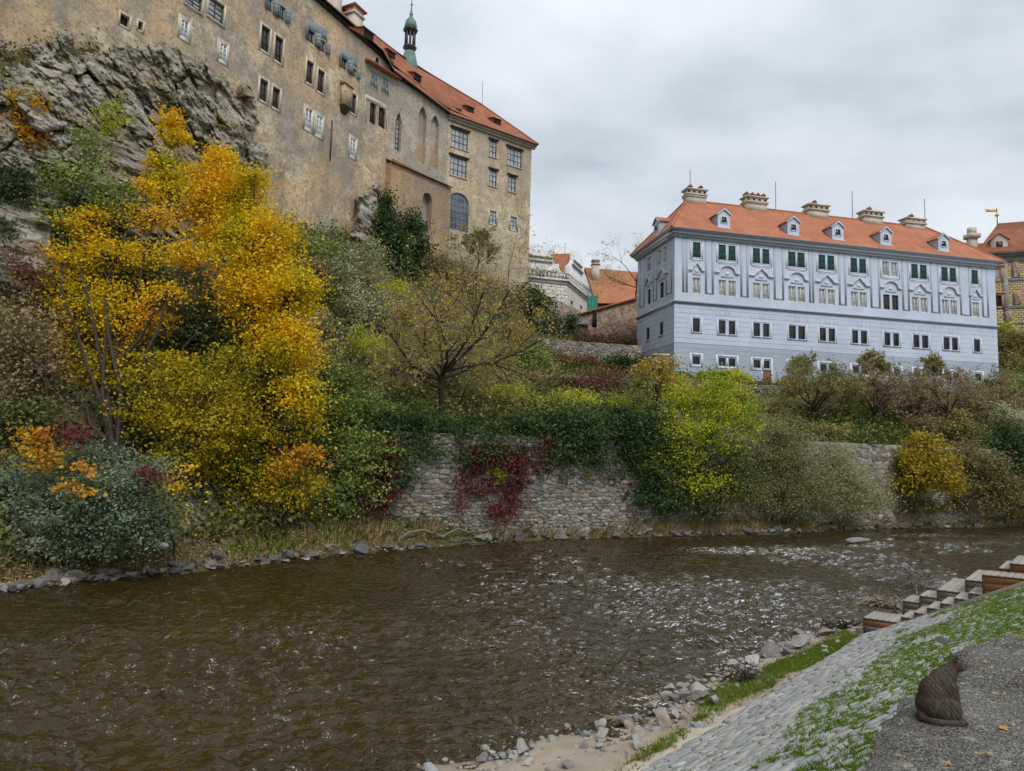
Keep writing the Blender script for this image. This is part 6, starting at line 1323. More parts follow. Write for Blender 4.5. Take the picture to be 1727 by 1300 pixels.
bare_tree('fruit_tree', 'large spreading nearly leafless tree with scattered yellow leaves above the wall', at_depth(742, 716, 36.6), 8.2, 40, L_SPARSE, 11000, .125, 11, .64, 1.25, .19, trunk_h=.17, up0=.5, spec=[(9, .75, .55, .5, .0, .18), (7, .75, .5, .5, -.01, .22), (6, .8, .5, .55, -.02, .25)])
bare_tree('small_tree', 'small thin tree rooted at the castle foot by the arched window', at_depth(806, 470, 66.0), 5.0, 41, L_OLIVE, 2200, .2, 7, .5, .7, .1, trunk_h=.3)
plant('ivy', 'dark ivy mound at the right foot of the castle', 'ivy', [(886, 500, 2, 22, 20), (905, 525, 0, 28, 26), (926, 550, -2, 18, 16)], 73, L_DARK, .28, 340, .5, 34, None, .08, seed=42, parts=('stem', 'leaves'))
plant('bush', 'brown scrub along the castle foot', 'bush', [(770, 470, 0, 50, 26), (835, 500, 0, 40, 30), (730, 450, -1, 30, 20)], 63, L_BROWN, .22, 150, .5, 22, None, .05, seed=43, bark=M_TWIG)
# --- ivy and creeper on the river wall
fy = lambda x: np.interp(x, [655, 1115], [31.9, 39.6])
def wall_plant(name, label, cat, blobs, mat, leaf, dens, seed, spread=.26):
    q = np.random.default_rng(seed); bl = []
    for x, y, d, rx, ry in blobs:      # growth comes in lumps of its own
        if min(rx, ry) < 18: bl.append((x, y, fy(x) - .25 + d, rx, ry)); continue
        for _ in range(int(rx * ry / 75) + 2):
            t_, u_r = q.uniform(0, 6.28), math.sqrt(q.random()); X_, Y_ = x + rx * .9 * u_r * math.cos(t_), y + ry * .9 * u_r * math.sin(t_); k_ = q.uniform(8, 17); bl.append((X_, Y_, fy(X_) - .2 + d + q.normal(0, .28), k_, k_ * q.uniform(.6, 1.1)))
    return plant(name, label, cat, bl, 0, mat, leaf, dens * (.6 if mat is L_DARK else .95), spread, 20, None, .04, seed=seed, parts=('stem', 'leaves'), up=.3, hollow=.3)
wall_plant('ivy', 'dark ivy sheet over the left end of the stone wall top', 'ivy', [(690, 738, .2, 34, 40), (678, 790, 0, 20, 48), (660, 720, .4, 34, 30), (735, 715, .3, 40, 20), (712, 760, .1, 18, 30)], L_DARK, .14, 420, 50)
wall_plant('ivy', 'dark ivy tuft above the broad red creeper', 'ivy', [(800, 735, .2, 48, 30), (830, 760, 0, 30, 32), (795, 770, .0, 22, 26), (775, 716, .3, 44, 18), (870, 725, .2, 40, 24), (895, 745, .1, 24, 26)], L_DARK, .14, 420, 51)
wall_plant('ivy', 'big rolling dark ivy mass over the right half of the stone wall', 'ivy', [(930, 722, .1, 38, 28), (965, 742, -.2, 46, 34), (1010, 745, -.2, 50, 42), (1060, 740, -.1, 48, 36), (1100, 765, 0, 40, 54), (1000, 708, .5, 90, 18), (940, 772, 0, 26, 26), (1085, 805, .1, 24, 44), (1108, 835, 0, 26, 34), (1075, 710, .4, 50, 18), (948, 800, .1, 7, 26), (975, 795, .1, 8, 22), (1020, 800, .1, 7, 26), (1038, 795, .1, 6, 20)], L_DARK, .16, 460, 52, .32)
for k, (x, y, ry) in enumerate([(993, 815, 26), (1046, 815, 24), (1055, 835, 16)]): wall_plant('ivy_strand', ['narrow green ivy strand hanging down bare stones left of the two red strands', 'ivy strand hanging between the two thin red strands', 'short ivy strand low at the right end of the bare wall'][k], 'ivy', [(x, y, .1, 5, ry)], L_DARK if k else L_OLIVE, .11, 420, 53 + k, .1)
wall_plant('red_creeper', 'broad red creeper curtain in the middle of the stone wall', 'creeper', [(786, 790, 0, 12, 44), (772, 838, 0, 8, 34), (804, 810, 0, 9, 50), (826, 800, 0, 12, 56), (848, 772, -.1, 30, 24), (850, 822, 0, 10, 50), (870, 810, 0, 12, 54), (886, 790, 0, 10, 40), (838, 862, -.1, 30, 12), (862, 850, -.1, 14, 20), (812, 770, 0, 24, 20)], L_RED, .13, 420, 56)
wall_plant('red_creeper', 'narrow red creeper tongue left of the big ivy mass', 'creeper', [(908, 768, 0, 11, 42), (898, 806, 0, 6, 26), (920, 790, 0, 6, 30), (928, 745, -.1, 14, 14)], L_RED, .12, 420, 57, .18)
wall_plant('red_creeper', 'thin red strand on the pale bare stones', 'creeper', [(1034, 815, .1, 4, 20)], L_RED, .11, 420, 58, .08)
wall_plant('red_creeper', 'second thin red strand beside the right end of the bare stones', 'creeper', [(1062, 808, .1, 4, 20)], L_RED, .11, 420, 59, .08)
wall_plant('bush', 'lime green sprig growing in the red creeper', 'bush', [(838, 805, -.35, 14, 22)], L_LIME, .12, 300, 60, .16)
# --- terraces in the middle
plant('vine', 'red vines trailing over the middle terrace wall', 'vine', [(950, 645, 0, 46, 14), (1010, 650, 1, 26, 26), (1035, 640, 1.4, 20, 20), (910, 640, -.4, 22, 18)], 51, L_VINE, .18, 320, .4, 28, None, .05, seed=61, parts=('stem', 'leaves'))
plant('vine', 'dull red vine under the low grey terrace wall', 'vine', [(945, 608, 0, 36, 10), (985, 612, 1, 30, 12)], 60, L_VINE, .2, 300, .4, 26, None, .05, seed=62, parts=('stem', 'leaves'))
plant('bush', 'rounded green bush with a yellow edge at the left end of the terraces', 'bush', [(895, 608, 0, 26, 20), (920, 615, -.3, 14, 18), (875, 605, 0, 20, 18)], 55, L_MID, .18, 340, .35, 30, None, .05, seed=63)
plant('hedge', 'dark hedge below the gatepost', 'hedge', [(1045, 610, 0, 40, 8), (1080, 615, .4, 40, 10), (1105, 632, 0, 22, 14)], 63, L_DARK, .22, 330, .4, 30, None, .05, seed=64)
plant('bush', 'yellow green thicket above the big ivy mass', 'bush', [(940, 690, 0, 40, 24), (985, 690, .5, 36, 22), (900, 690, -.6, 30, 22)], 44.5, L_LIME, .16, 260, .35, 26, None, .06, seed=65)
plant('bush', 'bright lime bush with a yellow top beside the young tree', 'bush', [(1040, 690, 0, 24, 24), (1012, 712, -.6, 14, 14), (1072, 700, 0, 22, 22)], 46, L_LIME, .16, 320, .3, 28, None, .06, seed=66)
plant('bush', 'olive thicket between the terraces and the locust tree', 'bush', [(1000, 670, 0, 50, 12), (1060, 672, .6, 46, 14), (1100, 700, 0, 30, 20)], 49.5, L_OLIVE, .17, 240, .35, 26, None, .05, seed=67)
bare_tree('young_tree', 'slim young tree with thin pale foliage left of the lime yellow locust', at_depth(1106, 728, 43.8), 4.6, 68, L_SPARSE, 1900, .16, 7, .42, .55, .07, trunk_h=.34, up0=1.0)
plant('locust_tree', 'lime yellow locust tree leaning over the right end of the ivy wall', 'tree', [(1180, 680, 1, 52, 30), (1140, 722, 0, 40, 30), (1228, 690, .6, 44, 30), (1205, 735, 0, 46, 28), (1155, 770, -.3, 36, 22), (1195, 655, 1.5, 34, 18), (1118, 770, -.4, 22, 18), (1188, 815, -.5, 40, 20), (1260, 720, .5, 22, 24), (1215, 655, 1.2, 34, 18), (1250, 680, .8, 28, 20), (1150, 665, 1.2, 26, 20)], 39.7, L_LIME, .16, 190, .42, 24, g(1165, 868), .17, seed=69, flat=.4)
plant('bush', 'dark shaded bush under the lime yellow locust', 'bush', [(1140, 835, 0, 40, 30), (1200, 845, 0, 44, 26), (1230, 800, .8, 40, 46), (1160, 790, .2, 40, 34), (1115, 800, -.4, 24, 40)], 39.9, L_UNDER, .16, 320, .33, 28, None, .06, seed=70)
plant('willow_bush', 'tall olive willow thicket beside the locust on the far bank', 'bush', [(1320, 735, .6, 58, 36), (1285, 775, .0, 54, 44), (1345, 790, 0, 58, 48), (1262, 825, -.3, 50, 36), (1315, 835, -.4, 64, 34), (1370, 835, 0, 38, 34), (1245, 770, -.4, 30, 36)], 42.2, leaf_mat('olive_willow_leaf', [(.11, .12, .04), (.18, .185, .075), (.25, .25, .11), (.33, .32, .16)], .25, .55, .5), .14, 420, .34, 30, g(1320, 864), .1, seed=71, aspect=.42, droop=.2)
plant('willow_bush', 'pale grey green willow thicket in front of the bare garden wall', 'bush', [(1412, 780, .0, 40, 36), (1445, 818, 0, 44, 36), (1400, 825, -.3, 44, 38), (1478, 840, 0, 30, 24), (1430, 848, -.6, 66, 18)], 44.4, leaf_mat('pale_willow_leaf', [(.17, .18, .075), (.26, .265, .12), (.34, .335, .175), (.41, .39, .23)], .25, .6, .5), .14, 380, .34, 28, g(1440, 866), .08, seed=72, aspect=.42, droop=.2)
plant('chestnut_tree', 'mustard yellow chestnut tree against the far bank wall', 'tree', [(1558, 748, .4, 26, 18), (1535, 780, 0, 28, 24), (1585, 782, 0, 28, 26), (1560, 800, -.3, 44, 26), (1530, 820, 0, 22, 16), (1600, 815, 0, 20, 16)], 47, L_CHEST, .22, 270, .40, 16, g(1560, 856), .15, seed=73, flat=.4)
# --- orchard slope below the palace
OR = [(1372, 742, 54, 6.2, 'twiggy orchard tree with yellow remnants right of the palace door', 74), (1475, 738, 57, 5.6, 'brown leafless orchard tree in the middle of the slope under the palace', 75), (1530, 742, 60, 5.4, 'dense brown orchard tree left of the chestnut top', 76), (1600, 744, 61, 6.9, 'largest brown orchard tree under the right end of the palace', 77), (1665, 735, 64, 5.8, 'reddish brown orchard tree nearest the right edge', 78), (1410, 720, 60, 4.3, 'small green tinged orchard tree on the grass slope', 79)]
for x, y, Y, h, lab, sd_ in OR:
    b = at_depth(x, y, Y); b[2] = g(x, y)[2] if abs(g(x, y)[1] - Y) < 3 else b[2]
    bare_tree('orchard_tree', lab, b, h, sd_, L_BROWN if sd_ not in (74, 79) else L_OLIVE, 6500, .15, 8, .55, 1.0, .16, trunk_h=.22)
plant('bush', 'olive scrub with yellow flecks below the palace door', 'bush', [(1350, 655, 3, 36, 16), (1300, 695, 0, 36, 22), (1370, 690, .5, 40, 26), (1250, 664, 2, 26, 10)], 58, L_OLIVE, .2, 260, .42, 28, None, .06, seed=80)
plant('bush', 'brown scrub on the slope under the middle of the palace', 'bush', [(1440, 690, 0, 44, 26), (1520, 680, 1, 46, 24), (1590, 690, 1, 46, 30), (1480, 655, 5, 60, 12)], 62, L_BROWN, .2, 240, .42, 28, None, .06, seed=81, bark=M_TWIG)
plant('bush', 'green bushes at the right foot of the palace', 'bush', [(1680, 660, 0, 36, 20), (1710, 690, 0, 40, 36), (1650, 655, 1, 20, 12), (1740, 660, 0, 40, 30)], 68, L_MID, .22, 300, .45, 30, None, .06, seed=82)
bare_tree('scrub_tree', 'thin scrub tree rising in front of the basement windows of the palace', at_depth(1475, 662, 67), 3.6, 83, L_OLIVE, 2600, .2, 6, .5, .6, .08, up0=1.2)
bare_tree('scrub_tree', 'feathery scrub tree before the right basement windows', at_depth(1575, 665, 68), 3.6, 84, L_OLIVE, 2400, .2, 6, .45, .6, .08, up0=1.2)
bare_tree('scrub_tree', 'leafy scrub tree just right of the palace door', at_depth(1352, 662, 66), 3.4, 85, L_OLIVE, 2400, .2, 6, .45, .7, .08, up0=1.2)
plant('vine_hedge', 'yellow vine hedge left of the palace door', 'hedge', [(1205, 634, 0, 26, 9), (1240, 637, .2, 30, 9)], 66.5, L_LIME, .24, 300, .35, 24, None, .05, seed=86)
plant('vine_hedge', 'golden vine hedge along the palace right of the door', 'hedge', [(1330, 648, 0, 24, 9), (1420, 650, 1, 40, 9), (1540, 658, 3, 26, 8)], 68, L_GOLDG, .24, 280, .35, 24, None, .05, seed=87)
plant('ivy', 'dark ivy pillar on the wall end at the right edge', 'ivy', [(1693, 745, 0, 16, 34), (1690, 790, -.4, 20, 34), (1715, 770, -.4, 30, 34), (1745, 770, -.4, 30, 40), (1665, 750, -.2, 18, 14)], 52.6, L_DARK, .18, 420, .35, 30, None, .05, seed=88, parts=('stem', 'leaves'))
plant('bush', 'brown green scrub along the far bank right of the chestnut', 'bush', [(1640, 835, 0, 40, 28), (1690, 830, .5, 40, 34), (1740, 835, 1, 40, 34), (1600, 850, 0, 36, 18), (1660, 790, .5, 40, 34), (1520, 850, -2, 40, 18), (1630, 770, 0, 30, 30), (1560, 855, -1.5, 40, 14)], 49.8, leaf_mat('brown_green_leaf', [(.10, .09, .04), (.16, .14, .055), (.22, .175, .075), (.22, .22, .09)], .2), .17, 300, .38, 28, None, .06, seed=89)
plant('bush', 'yellow green bushes on the bank under the painted house', 'bush', [(1695, 575, 0, 26, 18), (1730, 600, 0, 40, 40), (1698, 615, -1, 22, 24)], 93, L_OLIVE, .3, 300, .6, 28, None, .08, seed=90)
plant('bush', 'bright yellow bush at the foot of the painted house', 'bush', [(1690, 556, 0, 14, 9)], 94, L_LIME, .3, 300, .5, 24, None, .06, seed=91)
bare_tree('thin_tree', 'bare thin tree behind the left corner of the palace', at_depth(1072, 525, 98), 10.5, 92, L_LIME, 600, .26, 8, .5, .8, .16, twig=M_TWIG, trunk_h=.25)
plant('bush', 'green tuft on the ruined wall', 'bush', [(962, 545, 0, 8, 18), (958, 560, 0, 6, 10)], 81, L_DARK, .25, 300, .4, 20, None, .05, seed=93)
plant('bush', 'red brown scrub on the rubble under the ruined wall', 'bush', [(1000, 575, 0, 40, 14), (1050, 580, 1, 30, 14)], 79, L_VINE, .25, 220, .5, 22, None, .05, seed=94)

# scattered shrubs that break up the middle slope
qs = np.random.default_rng(123)
SHR = [(905, 655, 50, 'olive shrub at the left end of the vine wall', L_OLIVE), (960, 678, 46.5, 'small lime shrub below the red vines', L_LIME), (1085, 655, 54, 'green shrub at the right end of the vine wall', L_MID), (1120, 650, 57, 'yellow green shrub under the gatepost', L_LIME), (1135, 680, 51, 'dark shrub behind the locust crown', L_DARK), (975, 628, 60, 'dark green shrub between the two terrace walls', L_DARK), (700, 620, 42, 'sage shrub behind the bare spreading tree', L_SAGE), (820, 600, 50, 'olive shrub behind the right boughs of the spreading tree', L_OLIVE), (760, 650, 40.5, 'dark shrub low behind the spreading trunk', L_UNDER), (850, 660, 42.5, 'lime shrub right of the spreading trunk', L_LIME), (700, 690, 37.5, 'green shrub at the wall top left of the spreading trunk', L_MID), (860, 560, 58, 'brown shrub on the slope under the castle corner', L_BROWN), (780, 560, 54, 'sage shrub high behind the spreading tree', L_SAGE), (1395, 735, 51, 'olive shrub on the garden wall top', L_OLIVE), (1440, 700, 58, 'light green shrub on the orchard slope', L_MID), (1560, 715, 57, 'brown shrub above the chestnut', L_BROWN), (1625, 725, 56, 'olive shrub right of the chestnut top', L_OLIVE), (1290, 715, 50, 'tall olive shrub between locust and orchard', L_OLIVE), (1700, 700, 60, 'sage shrub at the right edge of the orchard', L_SAGE), (560, 500, 43, 'dark shrub right of the tallest maple', L_UNDER), (620, 585, 41, 'lime shrub under the old man beard', L_LIME), (530, 455, 44, 'brown shrub at the castle foot left of the outcrop', L_BROWN)]
for k, (x, y, Y, lab, mt) in enumerate(SHR):
    bl = [(x + qs.normal(0, 12), y + qs.normal(0, 7), qs.normal(0, .5), qs.uniform(10, 20), qs.uniform(9, 17)) for _ in range(5)]
    plant('shrub', lab, 'shrub', bl, Y, mt, .17, 230, .34, 20, None, .05, seed=400 + k)
# ------------------------------------------------------------------ rocks and shingle
import bmesh
def rock_mesh(k, mat, cuts=13):
    r = np.random.default_rng(700 + k); bm = bmesh.new(); bmesh.ops.create_icosphere(bm, subdivisions=3, radius=1.0)
    V = np.array([v.co for v in bm.verts])
    for _ in range(cuts):
        n = unit(r.normal(size=3)); d = r.uniform(.34, .72); q = V @ n; V = V - np.outer(np.maximum(q - d, 0), n)
    V += np.stack([vnoise(V * 2.3 + k * 7 + j * 31) for j in range(3)], 1) * .03
    for v, c in zip(bm.verts, V): v.co = c
    me = bpy.data.meshes.new('rock'); bm.to_mesh(me); bm.free(); me.materials.append(mat); return me
RN = [rock_mesh(k, M_BOULDER) for k in range(8)]; RF = [rock_mesh(20 + k, M_SHORE) for k in range(7)]
rk = np.random.default_rng(44)
def rock_at(name, me, P, sx, sy, sz, label, group=None, sink=.25, rz=None, cat='rock'):
    o = bpy.data.objects.new(name, me); COL.objects.link(o); o.location = (P[0], P[1], P[2] + sz * (1 - sink)); o.scale = (sx, sy, sz); o.rotation_euler = (rk.normal(0, .12), rk.normal(0, .12), rk.uniform(0, 6.28) if rz is None else rz); return tag(o, label, cat, group)
def beach_at(x, y):
    P = at_height(x, y, .12)
    for _ in range(3): a, w = to_bank(P); P = at_height(x, y, max(float(bank_z(a, w)), -.12))
    return P
BIG = [(1353, 1092, 58, 'largest tilted grey boulder at the foot of the wooden steps'), (1300, 1110, 46, 'tan slab boulder between the grass strip and the river'), (1271, 1122, 34, 'pale grey block beside the tan slab'), (1183, 1182, 50, 'brown mottled boulder half sunk in the sand'), (1205, 1190, 34, 'dark low stone against the brown mottled boulder'), (1116, 1224, 40, 'tan and white stone at the middle of the shore'), (1060, 1224, 38, 'grey peaked boulder at the water edge left of the tan and white stone'), (1073, 1245, 36, 'blue grey slab leaning on the sand'), (1393, 1072, 34, 'square grey boulder just below the lowest wooden platform'), (1076, 1262, 34, 'flat grey stone lying on bare sand'), (1018, 1245, 30, 'pale stone in the row running down to the bottom edge'), (958, 1294, 26, 'whitish stone at the bottom edge of the shore'), (1140, 1210, 24, 'reddish stone behind the tan and white stone'), (1326, 1106, 26, 'light wedge of rock under the largest boulder'), (1240, 1122, 22, 'rounded pale stone at the water left of the pale grey block'), (985, 1262, 26, 'two toned stone near the bottom of the shore'), (1160, 1196, 22, 'small brown block above the mottled boulder'), (880, 1272, 40, 'dark flat stone just under the water at the bottom'), (1350, 1078, 30, 'small flat top boulder behind the largest boulder')]
for k, (x, y, wpx, lab) in enumerate(BIG):
    P = beach_at(x, y); s = wpx * np.linalg.norm(P - CAM) / FP * .56; rock_at('boulder', RN[k % 8], P, s, s * rk.uniform(.6, .85), s * rk.uniform(.42, .62), lab, cat='boulder')
def shore_label(a, w, wl, s):
    z_ = 'below the wooden steps' if a > 14 else 'beside the grass strip' if a > 8.5 else 'in front of the bare sand' if a > 5 else 'near the bottom edge of the shore'
    k_ = ('fist sized ' if s < .08 else 'small ' if s < .12 else 'head sized ') + 'loose stone ' + ('standing in the shallow water ' if w > wl + .05 else 'lying on dry sand ' if w < wl - .35 else 'at the near waterline ') + z_
    return k_, 'loose stones: ' + k_
n_ = 0
while n_ < 120:
    a = rk.uniform(.2, 18.5); wl = float(wline(a)); w = wl + rk.normal(-.22, .32) if rk.random() < .82 else rk.uniform(WFOOT + .1, wl + .3)
    if w < WFOOT + .1: continue
    P = bank(a, w); q = in_frame(P, 10)
    if q is None: continue
    s = rk.uniform(.045, .16) * (1.3 if rk.random() < .15 else 1); rock_at('shore_stone', RN[n_ % 8], P, s, s * rk.uniform(.6, 1), s * rk.uniform(.4, .75), *shore_label(a, w, wl, s), .3, cat='stone'); n_ += 1
pv, pf, pn = [], [], 0                                        # pebbles and stones of the river bed
ico = [(np.array([v.co for v in m.vertices]), [list(p.vertices) for p in m.polygons]) for m in (RN[0], RN[3])]
bm = bmesh.new(); bmesh.ops.create_icosphere(bm, subdivisions=1, radius=1.0); lowV = np.array([v.co for v in bm.verts]); lowF = np.array([[v.index for v in f.verts] for f in bm.faces]); bm.free()
na = 3200; a = rk.uniform(-2, 19, na); w = wline(a) + rk.normal(.25, .8, na); ok = w > WFOOT + .05; a, w = a[ok], w[ok]; x, y = bank_xy(a, w); zb_ = bank_z(a, w)
s = rk.uniform(.012, .05, len(a)) * np.where(rk.random(len(a)) < .2, 2.0, 1.0); Vp = lowV[None] * (1 + .25 * rk.normal(size=(len(a), len(lowV), 1))) * np.stack([s, s * rk.uniform(.6, 1, len(a)), s * .6], 1)[:, None] + np.stack([x, y, zb_ + s * .25], 1)[:, None]
Fp = (lowF[None] + (np.arange(len(a)) * len(lowV))[:, None, None]).reshape(-1, 3); o = obj('pebbles', Vp.reshape(-1, 3), Fp, M_BOULDER); o['kind'] = 'stuff'
n_ = 0
def far_label(x, v, s):
    z_ = 'under the willow bush' if x < 310 else 'under the maples' if x < 540 else 'before the green elder bush' if x < 660 else 'below the bare stone wall' if x < 1100 else 'below the locust tree' if x < 1240 else 'below the willow thickets' if x < 1490 else 'below the chestnut and scrub'
    k_ = ('small' if s < .22 else 'middling' if s < .34 else 'large') + ' angular rock ' + ('half in the river ' if v < .05 else 'on the bank edge ') + z_
    return k_, 'far bank rocks: ' + k_
for x in rk.uniform(-60, 1760, 230):
    v = abs(rk.normal(.03, .10)); P = hill_sample(np.array([x]), np.array([v]))[0]; P[2] = max(P[2], .0); s = rk.uniform(.12, .42) * (1.4 if rk.random() < .12 else 1)
    rock_at('bank_rock', RN[n_ % 8] if rk.random() < .22 else RF[n_ % 7], P, s, s * rk.uniform(.6, 1), s * rk.uniform(.3, .6), *far_label(x, v, s), .35); n_ += 1
for x, y, wpx, lab in [(660, 905, 26, 'pale upright boulder at the left end of the dry grass bank'), (1086, 896, 26, 'white faced boulder on the far bank under the big ivy mass'), (487, 940, 30, 'flat pale slab at the far waterline under the maples'), (34, 994, 34, 'light grey slab at the far waterline in the lower left corner'), (195, 970, 28, 'rounded grey boulder under the willow bush'), (935, 884, 34, 'smooth grey boulder in the dry grass before the stone wall'), (1545, 886, 20, 'pale block at the far waterline under the chestnut')]:
    P = g(x, y); s = wpx * np.linalg.norm(P - CAM) / FP * .55; rock_at('bank_boulder', RF[len(lab) % 7], P, s, s * .7, s * .5, lab, cat='boulder')
P = at_height(1445, 917, .02); rock_at('river_rock', RF[2], P, 1.1, .5, .22, 'dark flat rock breaking the water in the rapids', cat='rock', rz=.2)

# ------------------------------------------------------------------ grass on the near slope and its foot
rg = np.random.default_rng(77)
def grass_patch(name, n, ar, wr, keep, h, wd, mat=M_GRASS, lift=.0):
    a, w = rg.uniform(*ar, n), rg.uniform(*wr, n); k = keep(a, w); a, w = a[k], w[k]; x, y = bank_xy(a, w); z = bank_z(a, w) + lift; V, F = blades(np.stack([x, y, z], 1), h, wd, rg, .5); o = obj(name, V, F, mat); o['kind'] = 'stuff'
oc_c = np.array([c for c, p in occ_uv]); oc_r = np.array([np.ptp(p, axis=0) * .5 for c, p in occ_uv])
def gaps(a, w):
    """true in the joints between the stones"""
    u, v = a * _ct + w * _st, -a * _st + w * _ct; free = np.ones(len(a), bool)
    for k0 in range(0, len(a), 4000):
        U, V_ = u[k0:k0 + 4000, None], v[k0:k0 + 4000, None]; free[k0:k0 + 4000] = ~((((U - oc_c[None, :, 0]) / (oc_r[None, :, 0] * .74)) ** 2 + ((V_ - oc_c[None, :, 1]) / (oc_r[None, :, 1] * .70)) ** 2) < 1).any(1)
    return free
def zone(a, w):
    f = fbm(np.stack([a * .7, w * 1.1, a * 0], -1), 3); lim = 2.35 + .6 * f - .02 * a; return (w < lim) & (w > -.6) & (fbm(np.stack([a * 2.2, w * 2.4, a * 0 + 5], -1), 3) > -.52)
_SP = at_height(1456, 1041, .73)[:2]; _SU, _SB = unit(np.array([.845, -.535])), unit(np.array([.66, .75])); _SI = np.linalg.inv(np.array([_SU, _SB]).T)
def near_only(a, w):
    x, y = bank_xy(a, w); sb = (np.stack([x, y], -1) - _SP) @ _SI.T; away = ~((sb[..., 0] > -.1) & (sb[..., 1] > -.16)); return away & near_only_(a, w)
def near_only_(a, w):
    x, y = bank_xy(a, w); P = np.stack([x, y, bank_z(a, w)], -1) - CAM; d = P @ FWD; X_ = CX + FP * (P @ RGT) / d; Y_ = CY - FP * (P @ UPV) / d; return (d > .5) & (X_ > -60) & (X_ < 1790) & (Y_ < 1360)
def kp(a, w):
    k = near_only(a, w) & zone(a, w) & ~((a < LEDGE_A) & (w < -.1)); i = np.where(k)[0]; k[i] = gaps(a[i], w[i]); return k
grass_patch('slope_grass', 330000, (-1.5, 16), (-1.2, 3.0), kp, .056, .0075)
grass_patch('slope_grass', 18000, (3, 24), (-4.0, 1.2), lambda a, w: near_only(a, w) & ~((a < LEDGE_A + .1) & (w < -.1)) & (fbm(np.stack([a * 1.5, w * 1.9, a * 0 + 15], -1), 3) > -.1), .07, .01)
grass_patch('slope_weeds', 9000, (-1, 15), (1.8, 3.8), lambda a, w: near_only(a, w) & (fbm(np.stack([a * 1.6, w * 2.5, a * 0 + 25], -1), 3) > .5), .05, .007)
def foot(a, w): return near_only(a, w) & (np.abs(w - (4.28 + .14 * np.sin(a * .9))) < .16 + .42 * np.interp(a, [3, 6.5, 8, 11, 14, 15.5], [-.1, -.25, .6, .75, .35, -.3]) + .25 * fbm(np.stack([a, w, a * 0], -1), 3))
grass_patch('bank_grass', 60000, (1, 16), (3.85, 5.2), foot, .085, .008, lift=-.01)
grass_patch('bank_dry_grass', 9000, (1, 17), (3.85, 5.2), lambda a, w: foot(a, w - .15) | (near_only(a, w) & (np.abs(w - 4.05) < .12)), .08, .007, M_DRY)

# ------------------------------------------------------------------ wooden terrace steps
SP = at_height(1456, 1041, .73); SU = unit(np.array([.845, -.535])); SB = unit(np.array([.66, .75]))
steps = empty('wooden_steps', (SP[0], SP[1], .2), 'weathered timber steps and seating terraces climbing the paved slope', 'steps')
def sp(s, b, z): return np.array([SP[0] + SU[0] * s + SB[0] * b, SP[1] + SU[1] * s + SB[1] * b, z])
def sbox(name, s0, s1, b0, b1, z0, z1, mat, ax='b'):
    """plank with its grain along local x"""
    e = .006; v = SB if ax == 'b' else SU; rz = math.atan2(v[1], v[0]); c = sp((s0 + s1) / 2, (b0 + b1) / 2, (z0 + z1) / 2); R2 = np.array([[math.cos(rz), math.sin(rz), 0], [-math.sin(rz), math.cos(rz), 0], [0, 0, 1]])
    q = lambda i, z: [sp(s0 + i, b0 + i, z), sp(s1 - i, b0 + i, z), sp(s1 - i, b1 - i, z), sp(s0 + i, b1 - i, z)]
    V = (np.array(q(0, z0) + q(0, z1 - e) + q(e, z1)) - c) @ R2.T
    F = [(3, 2, 1, 0), (0, 1, 5, 4), (1, 2, 6, 5), (2, 3, 7, 6), (3, 0, 4, 7), (4, 5, 9, 8), (5, 6, 10, 9), (6, 7, 11, 10), (7, 4, 8, 11), (8, 9, 10, 11)]
    return link(name, new_mesh(name, V, F, mat), steps, loc=c, rz=rz)
def gz(s, b): P = sp(s, b, 0); a, w = to_bank(P); return float(bank_z(a, w))
def block(s0, s1, b0, b1, z, pl=.135, front='grey', end=True, skirt=None):
    n = max(1, round((s1 - s0) / pl)); st = (s1 - s0) / n
    for k in range(n): sbox('plank', s0 + st * k + .003, s0 + st * (k + 1) - .003, b0 - .012, b1 + rk.normal(0, .004), z - .03, z, M_DECK)
    zl = z - .034; k = 0; lowz = gz(s0, b0) - .15 if skirt is None else skirt
    while zl > lowz:
        h = min(.17, zl - lowz); mt = {'grey': M_BOARDG, 'orange': M_BOARD, 'top': M_BOARD if k == 0 else M_BOARDG, 'deck': M_DECK}[front]
        sbox('board', s0 + .03, s1 - .003, b0, b0 + .022, zl - h + .004, zl, mt, 's')
        if end: sbox('board', s0, s0 + .022, b0 + .03, b1 - .01, zl - h + .004, zl, mt, 'b')
        zl -= h; k += 1
    sbox('edge_trim', s0 - .004, s0 + .03, b0 - .008, b0 + .026, lowz, z - .032, M_TRIMD, 's')
    sbox('edge_trim', s0 - .004, s1 - .004, b0 - .010, b0 - .001, z - .052, z - .0315, M_TRIMD, 's')
block(0, .80, 0, .95, .74, front='top')
sb_ = [.80, 1.07, 1.335, 1.60, 1.875, 2.15, 2.42]
for k, z in enumerate([.88, 1.02, 1.17, 1.31, 1.46, 1.61]): block(sb_[k], sb_[k + 1], 0, 1.0, z, front='grey', skirt=z - .45)
block(2.42, 4.6, 0, .75, 2.05, front='orange', end=False)
sbox('board', 2.42, 2.442, .03, .74, 1.2, 2.015, M_BOARDG, 'b')
block(.64, 1.0, 1.0, 1.95, 1.09, skirt=.4); block(1.003, 1.37, 1.0, 1.95, 1.26, skirt=.5); block(1.373, 1.95, 1.0, 3.3, 1.45, skirt=.7); block(1.953, 2.6, 1.0, 3.1, 1.76, skirt=1.0)
block(2.57, 2.80, 1.5, 3.2, 2.05, front='orange', skirt=1.3, end=False); block(2.803, 4.4, 1.4, 3.3, 2.2, front='orange', skirt=1.3, end=False)
m = MB(); A_, B_ = .22, 4.3
def gl(s): return .335 + .52 * s
m.prism([sp(A_, -.045, gl(A_) - .16), sp(B_, -.045, gl(B_) - .16), sp(B_, -.045, gl(B_)), sp(A_, -.045, gl(A_))], np.append(SB * .034, 0)); m.build('stringer', M_BOARDG, steps)

